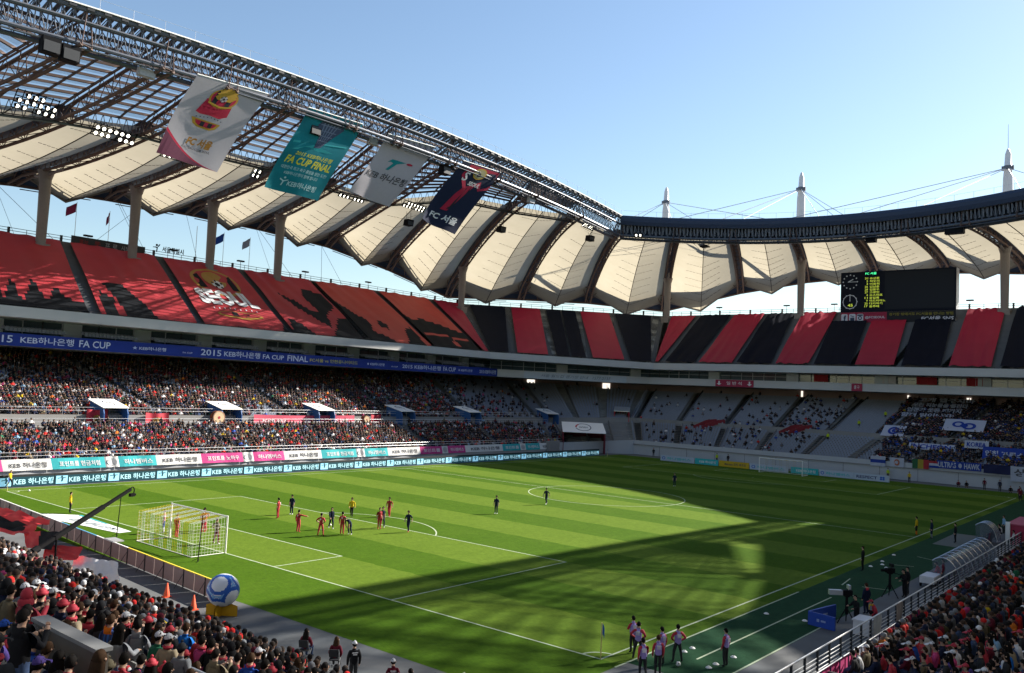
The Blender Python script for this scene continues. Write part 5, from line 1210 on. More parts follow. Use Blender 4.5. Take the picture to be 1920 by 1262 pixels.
def hood_down():
    m = MB(); rows = [[V(-.08-.075*math.sin(b)*(.6+.4*math.cos(a))+.02, .13*math.sin(a)*(1-.25*math.sin(b)), -.22+.10*math.cos(b)-.02*math.cos(a)) for a in np.linspace(-1.6, 1.6, 10)] for b in np.linspace(0, 3.1, 6)]; m.grid(rows); return m.mesh('hood', [None], smooth=True)
def scarf_mesh():
    m = MB(); rows = [[V(.085*math.cos(a)-.012, .085*math.sin(a), -.165+.0) + V(math.cos(a)*.03*math.cos(b), math.sin(a)*.03*math.cos(b), .04*math.sin(b)) for a in np.linspace(0, 2*math.pi, 15)] for b in np.linspace(0, 2*math.pi, 7)]; m.grid(rows); m.obox((.11, .04, -.30), (.015, 0, 0), (0, .04, 0), (0, 0, .13)); return m.mesh('scarf', [None], smooth=True)
HAIRS = [hair_short(i) for i in range(5)]; LONGS = [hair_long(i) for i in range(3)]
CAPM, BEANM, HOODU, HOODD, SCARF = cap_mesh(), beanie_mesh(), hood_up(), hood_down(), scarf_mesh()
m = MB(); m.obox((0, 0, 0), (.006, 0, 0), (0, .036, 0), (0, 0, .074)); m.quad((-.0065, -.03, -.062), (-.0065, .03, -.062), (-.0065, .03, .062), (-.0065, -.03, .062), 1); PHONE = m.mesh('phone', [BLACK, mat('phone_glass', (.05, .07, .1), rough=.1)])
PAL = dict(black=(.010, .010, .012), navy=(.011, .016, .042), charcoal=(.03, .031, .034), grey=(.17, .175, .19), red=(.52, .020, .018), maroon=(.11, .010, .022), white=(.60, .60, .62), blue=(.02, .07, .33), bright_blue=(.015, .16, .55), green=(.02, .13, .07), olive=(.05, .048, .022), brown=(.07, .042, .028), beige=(.30, .24, .16), yellow=(.58, .40, .015), lime=(.42, .55, .02), orange=(.58, .15, .015), pink=(.50, .06, .20), purple=(.09, .06, .25), denim=(.05, .08, .16), khaki=(.17, .14, .09), skyblue=(.22, .38, .55))
def cloth(c): return mat('cloth_'+c, PAL[c], rough=.85, var=.16, scale=9, spec=.15, bump=.25)
SKIN = mat('skin', (.47, .285, .20), rough=.6, var=.06, scale=6); HAIRM = mat('hair_black', (.010, .008, .007), rough=.8, spec=.08, bump=.6, var=.2, scale=40); HAIRB = mat('hair_brown', (.045, .024, .013), rough=.8, spec=.08, bump=.6, var=.2, scale=20); EYE = mat('eye_dark', (.02, .015, .015), rough=.4, var=0); SHOE = cloth('charcoal')
def striped(name, a, b):
    if name in MATS: return MATS[name]
    mm = bpy.data.materials.new(name); mm.use_nodes = True; n = mm.node_tree.nodes; l = mm.node_tree.links; tc = n.new('ShaderNodeTexCoord'); wv = n.new('ShaderNodeTexWave'); wv.bands_direction = 'Y'; wv.inputs['Scale'].default_value = 3.4; wv.inputs['Distortion'].default_value = .6
    rp = n.new('ShaderNodeValToRGB'); rp.color_ramp.interpolation = 'CONSTANT'; rp.color_ramp.elements[0].color = (*a, 1); rp.color_ramp.elements[1].color = (*b, 1); rp.color_ramp.elements[1].position = .55
    l.new(tc.outputs['Object'], wv.inputs['Vector']); l.new(wv.outputs['Fac'], rp.inputs[0]); bs = n['Principled BSDF']; bs.inputs['Roughness'].default_value = .8; l.new(rp.outputs[0], bs.inputs['Base Color']); MATS[name] = mm; return mm
STRIPE = striped('shirt_red_stripes', PAL['red'], (.10, .008, .014)); STRIPEW = striped('shirt_red_white_stripes', (.5, .03, .04), (.6, .6, .6)); DOTS = striped('jacket_blue_pattern', (.012, .03, .12), (.02, .10, .38)); BIBM = mat('bib_lilac', (.34, .27, .60), rough=.8, var=.08, scale=6)
NP = [0]
def setm(o, i, mt): o.material_slots[i].link = 'OBJECT'; o.material_slots[i].material = mt
def person(pose, coat, loc, face, top, bottom='charcoal', label='', group=None, hair='short', hat=None, hatc='black', hoodc=None, sleeve=None, shin=None, skin_leg=False, shoe=None, hscale=1.0, bib=False, phone=False, seed=None, scarf=None, print_=None):
    me, J, vm = PROTO[(pose, coat)]; NP[0] += 1; sd_ = NP[0] if seed is None else seed
    o = bpy.data.objects.new('person', me); COL.objects.link(o); o.location = loc; o.rotation_euler = (0, 0, face); o.scale = (hscale,)*3
    C = lambda c: SKIN if c == 'skin' else (c if not isinstance(c, str) else cloth(c))
    for i, mt in enumerate((SKIN, C(top), C(bottom), C(shin) if shin else C(bottom), C(shoe) if shoe else SHOE, C(sleeve) if sleeve else C(top), EYE)): setm(o, i, mt)
    if sleeve == 'skin': setm(o, 5, SKIN)
    tag(o, label=label, category='person', group=group)
    def child(name, mesh_, mt, at=J['hm'], sc=1.0):
        c = bpy.data.objects.new(name, mesh_); COL.objects.link(c); c.parent = o; c.location = at; c.scale = (sc,)*3
        if mt is not None: setm(c, 0, mt)
        return c
    hm = HAIRM if sd_ % 5 else HAIRB
    if hat != 'hood': child('hair', (LONGS[sd_ % 3] if hair == 'long' else HAIRS[sd_ % 5]), hm)
    if hat == 'cap': child('cap', CAPM, C(hatc))
    elif hat == 'beanie': child('beanie', BEANM, C(hatc))
    elif hat == 'hood': child('hood', HOODU, C(hatc))
    if hoodc: child('hood', HOODD, C(hoodc))
    if scarf: child('scarf', SCARF, C(scarf), np.array(J['hm']))
    if bib:
        child('bib', vm, BIBM, (0, 0, 0)); cx, cz = J['chest'][0], J['chest'][2]; m = MB(); X_ = cx-.172
        for z_, w_, t_ in ((.02, .10, .035), (-.05, .085, .02), (-.10, .10, .014)): m.obox((X_-.012*(1 if z_ > 0 else .4), 0, cz+z_), (.006, 0, 0), (0, w_, 0), (0, 0, t_))
        q = m.mesh('bib_print', [cloth('white')]); child('bib_print', q, None, (0, 0, 0))
    if print_:
        cx, cz = J['chest'][0], J['chest'][2]; m = MB(); put_text(m, print_, lambda u, v: V(cx-.185, .09-.18*u, cz-.06+.16*v), .1, .9, 0, 1, 0, .03) if print_ != 'bars' else [m.obox((cx-.18, 0, cz+z_), (.006, 0, 0), (0, w_, 0), (0, 0, .018)) for z_, w_ in ((.06, .11), (-.01, .08))]; child('back_print', m.mesh('back_print', [cloth('white')]), None, (0, 0, 0))
    if phone: child('phone', PHONE, None, lerp(J['har'], J['hal'], .5)+V(.03, 0, .05))
    return o
# ------------------------------------------------------------------ players, officials and staff on the pitch
A = lambda d: R(d)
GRP = 'red shirted players in the penalty area'; GNP = 'navy shirted players on the pitch'; GBB = 'ball boys by the near corner'
def red(x, y, f, pose, lb, **k): person(pose, False, (x, y, 0), A(f), STRIPE, 'red', lb, GRP, shin='red', sleeve=k.pop('sleeve', 'skin'), shoe=k.pop('shoe', 'red'), **k)
def navy(x, y, f, pose, lb, **k): person(pose, False, (x, y, 0), A(f), 'navy', 'navy', lb, GNP, shin='navy', sleeve=k.pop('sleeve', 'skin'), shoe=k.pop('shoe', 'white'), **k)
red(-41.1, 6.6, 120, 'stand', 'red striped player standing apart, farthest left of the penalty area group', print_='2')
red(-43.8, .1, 20, 'point', 'red player holding one arm out sideways, left of the shooting group', print_='7', sleeve='red')
red(-43.4, -2.2, 30, 'hips', 'red player seen from behind with spread legs, between two navy players', print_='4')
red(-41.6, -2.55, 40, 'stand', 'red player tightly marking the bending navy player', print_='5')
red(-37.6, -2.4, 250, 'stand', 'red player in profile beside a navy rival right of the group')
red(-32.5, 2.0, 215, 'walk', 'red player walking behind the others, deepest of the reds')
red(-52.2, 3.3, 10, 'stand', 'red player inside the goal mouth by the far post')
red(-49.1, 4.8, 200, 'hips', 'red player in front of the goal mouth, seen through the net', sleeve='red')
red(-49.6, 4.1, 30, 'stand', 'red player half hidden behind a team mate by the goal mouth')
person('hips', False, (-51.3, -.5, 0), A(10), 'khaki', 'maroon', 'goalkeeper in khaki yellow shirt and maroon shorts behind the net', 'goalkeepers', shin='maroon', hscale=1.06, shoe='white')
navy(-38.9, 7.7, 200, 'stand', 'navy player beside the farthest red player, seen from behind', print_='9')
navy(-40.8, -.2, 250, 'walk', 'navy player stepping forward behind the red back line', sleeve='navy')
navy(-41.2, -3.05, 185, 'bend', 'navy player bent over with hands near knees', print_='8')
navy(-37.0, -2.1, 250, 'walk', 'navy player partly hidden beside the red player in profile')
navy(-36.7, -4.9, 200, 'walk', 'navy player walking with red boots near the penalty arc', shoe='red')
navy(-22.8, -2.4, 200, 'stand', 'lone navy player with arms out between box and centre circle')
navy(-13.0, -1.0, 195, 'run', 'lone navy player running beside the centre circle')
navy(17.3, .4, 190, 'stand', 'lone navy player in deep shade in the far half')
person('stand', False, (-52.0, 5.5, 0), A(150), STRIPEW, 'blue', 'blue and white striped player standing in the goal by the far post', GNP, shin='white', sleeve='skin')
GO = 'match officials in yellow shirts'
person('walk', False, (-35.5, 3.6, 0), A(220), 'yellow', 'black', 'referee in yellow shirt and black shorts inside the penalty area', GO, shin='black', sleeve='yellow')
person('stand', False, (-53.4, 18.2, 0), A(-20), 'yellow', 'black', 'additional assistant in yellow on the goal line beside the white carpet', GO, shin='black', sleeve='yellow')
person('walk', False, (-51.4, 37.4-.9, 0), A(-60), 'yellow', 'black', 'assistant referee in yellow at the far left corner flag', GO, shin='black', sleeve='yellow')
person('stand', False, (1.2, -33.8, 0), A(90), 'yellow', 'black', 'assistant referee in yellow with orange socks on the near touchline', GO, shin='orange', sleeve='yellow')
GS = 'staff along the dugout touchline'
person('stand', False, (.4, -35.3, 0), A(120), 'navy', 'navy', 'substitute in dark kit beside the assistant referee on the near touchline', GS, shin='grey')
person('stand', True, (-20.9, -35.7, 0), A(100), 'black', 'black', 'coach in long black coat standing alone by the touchline', GS)
person('stand', True, (-.2, -37.4, 0), A(110), 'black', 'black', 'dark suited coach at the edge of the grey technical area', GS)
for (x, y, f, pose, lb) in ((-50.6, -34.5, 60, 'fold', 'ball boy in lilac bib nearest the corner flag'), (-51.3, -35.2, 20, 'hips', 'ball boy in lilac bib with raised red sleeves, second from the corner flag'), (-53.4, -36.7, 45, 'walk', 'ball boy in lilac bib at the bottom edge, legs astride'),
                            (-52.5, -36.9, 40, 'stand', 'ball boy in lilac bib in profile between two others'), (-51.2, -36.35, 70, 'stand', 'ball boy in lilac bib at the back right of the group'), (-50.3, -36.65, 50, 'hips', 'ball boy in lilac bib with hands on hips, rightmost of the group'), (-49.2, -38.45, 80, 'stand', 'ball boy in lilac bib standing alone beside white markers')):
    person(pose, False, (x, y, 0), A(f), 'red', 'charcoal', lb, GBB, bib=True, sleeve='red', hscale=.96)
GT = 'television crew by the near touchline'
person('camera', True, (-37.6, -40.5, 0), A(150), 'black', 'black', 'cameraman in black operating the big television camera', GT)
person('stand', True, (-34.0, -39.9, 0), A(60), 'navy', 'navy', 'crew member in navy jacket behind the camera operator', GT, hoodc='red')
person('crouch', True, (-35.0, -40.6, 0), A(120), 'red', 'black', 'crew member squatting in red and yellow jacket beside the white box', GT, scarf='yellow', hat='cap', hatc='red')
person('camera', True, (-27.6, -40.3, 0), A(140), 'black', 'black', 'second cameraman in black behind the shoulder camera', GT)
person('stand', True, (-26.6, -40.2, 0), A(130), 'black', 'charcoal', 'crew member in black standing beside the second cameraman', GT)
GD = 'people around the dugouts'
for x, y, f, pose, c, lb in ((-19.9, -40.4, 80, 'sitfold', 'red', 'person in red sitting at the near end of the clear dugout'), (-21.3, -41.1, 100, 'stand', 'maroon', 'person in maroon standing behind the near end of the clear dugout'), (4.4, -39.2, 100, 'sit', 'navy', 'person in navy under the far dugout hood, nearest'), (5.2, -39.4, 100, 'sitfold', 'navy', 'person in navy under the far dugout hood, second'), (6.4, -39.6, 100, 'sit', 'black', 'person in black under the far dugout hood, third'), (7.5, -39.6, 95, 'sitfold', 'white', 'person in white under the far dugout hood'),
                             (10.8, -39.4, 120, 'stand', 'skyblue', 'person in pale blue behind the far dugout hood'), (9.7, -40.6, 160, 'stand', 'navy', 'person in navy standing behind the far dugout, left of a pair'), (10.6, -41.0, 160, 'stand', 'navy', 'person in navy standing behind the far dugout, right of a pair'), (3.6, -41.2, 90, 'sit', 'white', 'person in lilac white coat seated by the railing'), (6.6, -41.3, 90, 'sitfold', 'maroon', 'person in maroon seated by the railing near the red box'), (8.6, -41.2, 90, 'sit', 'orange', 'person in orange seated beside the red box')):
    person(pose, True, (x, y, 0), A(f), c, 'charcoal', lb, GD)
GF2 = 'stewards and photographers before the far stand'
for x, y, c, pose, f, lb in ((64.4, -13.6, 'lime', 'stand', 180, 'steward in lime vest before the far wall at the end of the ad boards'), (60.6, -17.9, 'yellow', 'stand', 190, 'official in yellow near the far corner of the penalty area'), (63.9, 16.9, 'lime', 'stand', 180, 'steward in lime vest behind the far ad boards'), (63.8, 14.6, 'black', 'stand', 180, 'dark figure behind the far ad boards beside a steward'), (63, 30, 'black', 'stand', 200, 'dark figure by the wall right of the corner tunnel'),
                             (61.5, -24.8, 'maroon', 'crouch', 180, 'photographer in maroon crouching by the far wall, first of a pair'), (61.7, -25.9, 'black', 'crouch', 180, 'photographer in black crouching by the far wall, second of a pair'), (60.9, -28.5, 'maroon', 'stand', 180, 'photographer in maroon bib standing by the far wall'), (60.6, -30.6, 'navy', 'stand', 180, 'photographer in navy with white number standing by the far wall'), (59.5, -32.2, 'black', 'crouch', 180, 'photographer in black crouching on the far corner grass'), (58.6, -33.6, 'black', 'crouch', 190, 'second photographer in black crouching near the far corner'), (56.8, -34.6, 'black', 'stand', 190, 'photographer in black standing tall near the far corner'),
                             (51.2, -34.6, 'maroon', 'stand', 180, 'ball boy in maroon bib at the far corner, first of three'), (47.4, -35.3, 'maroon', 'walk', 200, 'ball boy in maroon bib bending by the far corner, second of three'), (51.5, -37.6, 'maroon', 'stand', 180, 'ball boy in maroon bib at the far corner, third of three')):
    person(pose, pose == 'crouch', (x, y, 0), A(f), c, 'charcoal', lb, GF2, sleeve=c)
for x, y, z, side, lb in ((90.7, -5.6, 10.0, 'far', 'upper of the lime stewards sitting in the empty far block'), (84.7, -2.5, 7.9, 'far', 'middle lime steward in the empty far block'), (75.8, .3, 5.2, 'far', 'lowest lime steward in the empty far block')):
    i = int((x-80.41)/(103.02-80.41)*NMID) if x > 80.4 else int((x-65.6)/(78.25-65.6)*NLOW)
    p = row_pt('mid0', 'mid1', 'far', NMID, i, .5) if x > 80.4 else row_pt('low0', 'low1', 'far', NLOW, i, .5)
    person('stand', True, (p[0]+.35, y, p[2]), A(180), 'lime', 'charcoal', lb, 'lime stewards in the empty far block')
# photographers and a seated pair on the apron of the near end
GA_ = 'photographers and helpers on the near apron'
FOLD = cloth('charcoal')
def folding_chair(x, y, f, label):
    t = empty('folding_chair', (x, y, 0), label=label, category='chair', group='folding chairs on the near apron'); t.rotation_euler = (0, 0, f); ROOTLOC[t.name] = (0, 0, 0)
    m = MB(); m.obox((-.02, 0, .43), (.21, 0, 0), (0, .2, 0), (0, 0, .02)); m.build('seat', FOLD, t); m = MB(); m.obox((-.25, 0, .72), (.02, 0, 0), (0, .2, 0), (-.03, 0, .16)); m.build('backrest', FOLD, t)
    for s in (-1, 1): m = MB(); m.tube((-.28, s*.2, .88), (.2, s*.2, 0), .014, n=5); m.tube((.2, s*.2, .43), (-.24, s*.2, 0), .014, n=5); m.build('leg', STEEL, t)
for x, y, f, pose, c, hat, hc, lb, pr in ((-62.0, -25.2, 30, 'sit', 'maroon', None, '', 'person in maroon jacket sitting alone on a chair on the apron, legs stretched', None), (-61.9, -27.0, 40, 'sitlean', 'maroon', None, '', 'fair haired person in maroon sitting on the apron edge chair', None), (-62.8, -29.2, 60, 'stand', 'black', 'cap', 'white', 'person in black with white cap standing on the apron', 'bars'),
                                          (-62.1, -30.7, 50, 'sitlean', 'maroon', 'cap', 'white', 'photographer in maroon bib and white cap crouched on the apron', 'bars'), (-62.4, -32.0, 60, 'sitlean', 'blue', None, '', 'photographer in blue sleeves and red bib on the apron', 'bars'), (-62.1, -33.0, 60, 'sitlean', 'navy', None, '', 'photographer in navy and maroon bib, third of the row', 'bars'), (-61.3, -33.7, 50, 'sitlean', 'black', 'cap', 'white', 'photographer in black with white cap, fourth of the row', 'bars'), (-61.1, -34.6, 60, 'sitlean', 'navy', 'cap', 'blue', 'photographer in navy cap, fifth of the row', None), (-60.9, -35.6, 50, 'sitlean', 'black', 'cap', 'white', 'photographer in white cap at the end of the row', None)):
    if pose.startswith('sit'): folding_chair(x-.16*math.cos(A(f)), y-.16*math.sin(A(f)), A(f), 'folding chair under '+lb.split(' on ')[0].split(',')[0])
    person(pose, True, (x, y, 0), A(f), c, 'denim' if 'alone' in lb else 'charcoal', lb, GA_, hat=hat, hatc=hc or 'black', print_=pr, hair='long' if 'fair' in lb or 'alone' in lb else 'short')
# ------------------------------------------------------------------ spectators of the near stand
def floor_near(x):
    i = int((NX0-x)/NDX); return (NZ0+i*NDZ) if x < NX0 else 0.0
GN = 'spectators in the near stand'
SPEC = []
def fan(x, y, pose, top, label, face=None, **k):
    x = NX0-int((NX0-x)/NDX)*NDX-.42; f = R(28+random.uniform(-10, 10)) if face is None else R(face)
    if pose.startswith('sit'): x -= .06
    SPEC.append((x, y)); person(pose, True, (x, y, floor_near(x)), f, top, k.pop('bottom', 'charcoal'), label, GN, **k)
fan(-77.70, -36.29, 'phone', 'red', 'fan in bright red padded jacket with red hood up', 20, hat='hood', hatc='red', hscale=1.04)
fan(-78.55, -35.60, 'stand', 'black', 'man in black jacket in profile left of the red hooded fan', 60)
fan(-77.70, -38.20, 'phone', 'red', 'child in red jacket with bright yellow collar filming the match', 15, hoodc='yellow', hscale=.9, phone=True)
fan(-78.55, -37.60, 'sitfold', 'charcoal', 'seated man in dark jacket with white and blue cap', 35, hat='cap', hatc='blue')
fan(-78.55, -40.48, 'sitlean', 'red', 'seated fan in plain red jacket at the bottom of the picture', 30, hoodc='red')
fan(-77.70, -39.00, 'sit', 'lime', 'seated child in lime and blue jacket beside the parapet', 30, hscale=.85, hoodc='lime')
fan(-75.15, -36.11, 'fold', 'grey', 'fan in light grey hoodie leaning forward with folded hands', 40, hoodc='grey')
fan(-76.00, -36.52, 'fold', DOTS, 'fan in patterned blue jacket with orange hood', 25, hoodc='orange')
fan(-75.15, -32.70, 'stand', 'red', 'fan in red vest over grey sleeves', 25, sleeve='grey', print_='bars')
fan(-73.45, -30.07, 'stand', 'white', 'fan in white shirt near the draped white sheet', 25)
fan(-73.45, -30.66, 'stand', 'black', 'fan in black with lime bib beside the fan in white', 25, scarf='lime')
fan(-73.45, -29.22, 'stand', 'navy', 'fan in navy jacket and white cap before the white sheet', 25, hat='cap', hatc='white', print_='bars')
fan(-72.60, -33.84, 'fold', 'bright_blue', 'fan in bright blue padded jacket facing the pitch', 20, hscale=1.03)
fan(-72.60, -34.58, 'stand', 'red', 'fan in long red coat right beside the blue jacket', 20)
fan(-71.75, -33.59, 'stand', 'purple', 'fan in dark purple coat right of the red coat', 25)
fan(-71.75, -33.20, 'fold', 'yellow', 'child in golden yellow jacket with orange hem', 25, hscale=.92, bottom='orange', shin='navy')
fan(-71.75, -34.10, 'stand', 'black', 'woman in long black coat right of the yellow jacket', 20, hair='long', bottom='black')
fan(-70.05, -32.49, 'stand', 'brown', 'woman with long dark hair in brown coat', 25, hair='long')
fan(-71.75, -35.00, 'fold', 'olive', 'fan in olive parka between the black coat and the blue hoodie', 25)
fan(-70.90, -35.38, 'stand', 'denim', 'child in bright blue hood and denim jacket', 25, hat='hood', hatc='blue', hscale=.92)
fan(-70.05, -33.75, 'stand', 'black', 'woman in black behind the olive parka with long hair', 25, hair='long')
fan(-70.05, -34.40, 'stand', 'denim', 'fan in denim blue jacket with red scarf', 25, scarf='red')
fan(-71.75, -38.52, 'stand', 'red', 'fan in bright red hooded jacket nearest the apron photographers', 25, hoodc='red')
fan(-72.60, -37.11, 'sit', 'denim', 'seated fan with pale hood over blue jacket', 25, hoodc='white')
fan(-70.90, -37.24, 'stand', 'grey', 'fan in grey coat in front of the bright red hooded jacket', 25)
fan(-76.00, -37.46, 'sit', STRIPEW, 'seated fan in red and white striped shirt', 25)
fan(-77.70, -40.05, 'sitfold', 'olive', 'seated fan in olive jacket and grey beanie', 30, hat='beanie', hatc='khaki')
fan(-76.85, -39.76, 'sit', 'white', 'seated child with pink beanie and white jacket', 30, hat='beanie', hatc='pink', hscale=.9)
fan(-73.45, -35.36, 'sitfold', 'khaki', 'seated fan in khaki with bright red beanie', 25, hat='beanie', hatc='red')
fan(-79.40, -41.28, 'sitlean', 'navy', 'seated fan in navy with purple cap at the bottom left', 30, hat='cap', hatc='purple')
fan(-70.05, -35.42, 'stand', 'maroon', 'woman in maroon with brown long hair by the photographers', 25, hair='long', seed=5)
fan(-74.30, -36.19, 'sitfold', 'navy', 'seated fan in navy coat with navy cap', 25, hat='cap', hatc='navy')
fan(-74.30, -37.32, 'sitfold', 'navy', 'seated fan in navy jacket with white scarf behind the yellow jacket', 25, scarf='white')
fan(-76.00, -34.25, 'stand', 'grey', 'fan in grey hoodie left of the red vest fan', 25, hoodc='grey')
ORD = 'first second third fourth fifth sixth seventh eighth ninth tenth eleventh twelfth thirteenth fourteenth fifteenth sixteenth seventeenth eighteenth nineteenth twentieth twenty-first twenty-second twenty-third twenty-fourth twenty-fifth twenty-sixth twenty-seventh twenty-eighth twenty-ninth thirtieth thirty-first thirty-second thirty-third thirty-fourth thirty-fifth thirty-sixth thirty-seventh thirty-eighth thirty-ninth fortieth'.split()
TOPS = ['black']*9+['navy']*7+['charcoal']*6+['red']*5+['maroon']*3+['grey']*3+['brown', 'olive', 'denim', 'white', 'blue', 'beige', 'purple', 'green', 'khaki', 'pink']
def project(p):
    a = np.array(p, float)-CAMP; f = a@_f
    return (960+FPX*(a@_r)/f, 631-FPX*(a@_u)/f, np.linalg.norm(a)) if f > .5 else (9e9, 9e9, 9e9)
rg = random.Random(21); cand = []
for i in range(0, 21):
    for j in range(0, 150):
        y = -54+.5*j+rg.uniform(-.06, .06); x = NX0-i*NDX-.42; z = NZ0+i*NDZ; sx_, sy_, D = project((x, y, z+1.4))
        if not (-40 < sx_ < 960 and 600 < sy_ < 1345) or D < 10.5: continue
        near_ = D < 21 and rg.random() < .8; occ = .90 if D > 22 else .72
        if rg.random() > occ: continue
        if any(abs(x-a) < .5 and abs(y-b) < .42 for a, b in SPEC): continue
        cand.append((D, i, x, y, z, near_))
cand.sort(); NEARN = 150
used = {}
rest_near = cand[NEARN:]
rows_ = {}
for c in cand[:NEARN]: rows_.setdefault(c[1], []).append(c)
for i, cs in rows_.items():
    cs.sort(key=lambda c: c[3])
    for n, (D, i, x, y, z, near_) in enumerate(cs):
        top_ = rg.choice(TOPS); pose = rg.choice(['sit', 'sitfold', 'sitlean']) if near_ else rg.choice(['stand', 'stand', 'fold', 'phone', 'hips', 'fold', 'camera'])
        hat, hc = rg.choice([(None, '')]*7+[('cap', 'black'), ('beanie', 'red'), ('cap', 'white'), ('beanie', 'charcoal'), ('hood', 'black')]); hr = 'long' if rg.random() < .25 else 'short'; sc_ = rg.choice([None]*6+['red']); hd = top_ if rg.random() < .3 else None
        what = {'cap': hc+' cap', 'beanie': hc+' beanie', 'hood': 'hood up', None: 'long hair' if hr == 'long' else 'short hair'}[hat]
        lb = '%s fan in %s jacket with %s, %s near-stand row, %s from corner end' % ('sitting' if near_ else 'standing', top_.replace('_', ' '), what, ORD[i], ORD[n])
        person(pose, True, (x-(.06 if near_ else 0), y, z), R(26+rg.uniform(-22, 22)), top_, rg.choice(['charcoal', 'black', 'denim', 'navy']), lb, GN, hat=hat, hatc=hc or 'black', hair=hr, hoodc=hd if hat != 'hood' else None, scarf=sc_, hscale=rg.uniform(.94, 1.04), phone=pose == 'phone' and rg.random() < .5)
# spectators of the near right stand
GR_ = 'spectators in the near right stand'; cr = []
for i in range(NLOW):
    for j in range(150):
        x = -51.5+.5*j+rg.uniform(-.05, .05); u = (x-52.3)/(-104.6); u = min(max(u, 0), 1); p = row_pt('low0', 'low1', 'right', NLOW, i, u); x = p[0]; sx_, sy_, D = project((x, p[1]-.35, p[2]+1.1))
        if not (1380 < sx_ < 1960 and 900 < sy_ < 1330) or rg.random() > .93: continue
        cr.append((D, i, x, p[1]-.42, p[2]))
cr.sort(); RIGHTN = 75; rest_right = cr[RIGHTN:]; rows_ = {}
for c in cr[:RIGHTN]: rows_.setdefault(c[1], []).append(c)
for i, cs in rows_.items():
    cs.sort(key=lambda c: c[2])
    for n, (D, i, x, y, z) in enumerate(cs):
        top_ = rg.choice(TOPS+['white', 'grey', 'beige', 'skyblue', 'yellow', 'pink', 'bright_blue']); hat, hc = rg.choice([(None, '')]*6+[('cap', 'black'), ('cap', 'red'), ('cap', 'white'), ('beanie', 'charcoal')]); hr = 'long' if rg.random() < .3 else 'short'
        lb = 'seated spectator, %s top, %s, %s row behind pink fence, %s along' % (top_.replace('_', ' '), (hc+' '+hat) if hat else hr+' hair', ORD[i], ORD[n])
        person(rg.choice(['sit', 'sitfold', 'sitlean']), True, (x, y, z), R(100+rg.uniform(-20, 20)), top_, rg.choice(['charcoal', 'black', 'denim', 'navy']), lb, GR_, hat=hat, hatc=hc or 'black', hair=hr, scarf=rg.choice([None]*7+['red']))
# ------------------------------------------------------------------ the crowd past what can be told apart
CROWDM = attr_mat('crowd_cloth')
def crowd_template():
    m = MB(); 
    def ringed(rings, mi, n=6):
        k = len(m.v)
        for cx, cy, cz, rx, ry in rings:
            for i in range(n): a = 2*math.pi*i/n; m.v.append((cx+rx*math.cos(a), cy+ry*math.sin(a), cz))
        for q in range(len(rings)-1):
            for i in range(n): j = (i+1) % n; m.f.append((k+q*n+i, k+q*n+j, k+(q+1)*n+j, k+(q+1)*n+i)); m.m.append(mi)
        m.f.append(tuple(k+(len(rings)-1)*n+i for i in range(n))); m.m.append(mi)
    ringed([(-.02, 0, .42, .16, .20), (0, 0, .70, .15, .23), (-.01, 0, .90, .13, .25), (-.01, 0, .98, .06, .09)], 0)
    ringed([(.02, 0, .97, .06, .06), (.035, 0, 1.08, .095, .085), (.02, 0, 1.14, .10, .09)], 1); ringed([(.0, 0, 1.10, .115, .10), (-.01, 0, 1.20, .11, .10), (-.01, 0, 1.25, .05, .05)], 2)
    for s in (-1, 1):
        m.obox((.22, s*.10, .45), (.22, 0, 0), (0, .075, 0), (0, 0, .075), 3); m.obox((.42, s*.10, .22), (.06, 0, 0), (0, .06, 0), (0, 0, .22), 3)
        m.obox((.12, s*.24, .70), (.12, -s*.06, -.08), (.0, .05, 0), (.03, 0, .05), 0); m.obox((.28, s*.12, .66), (.05, 0, 0), (0, .05, 0), (0, 0, .045), 1)
    return m
CT = crowd_template()
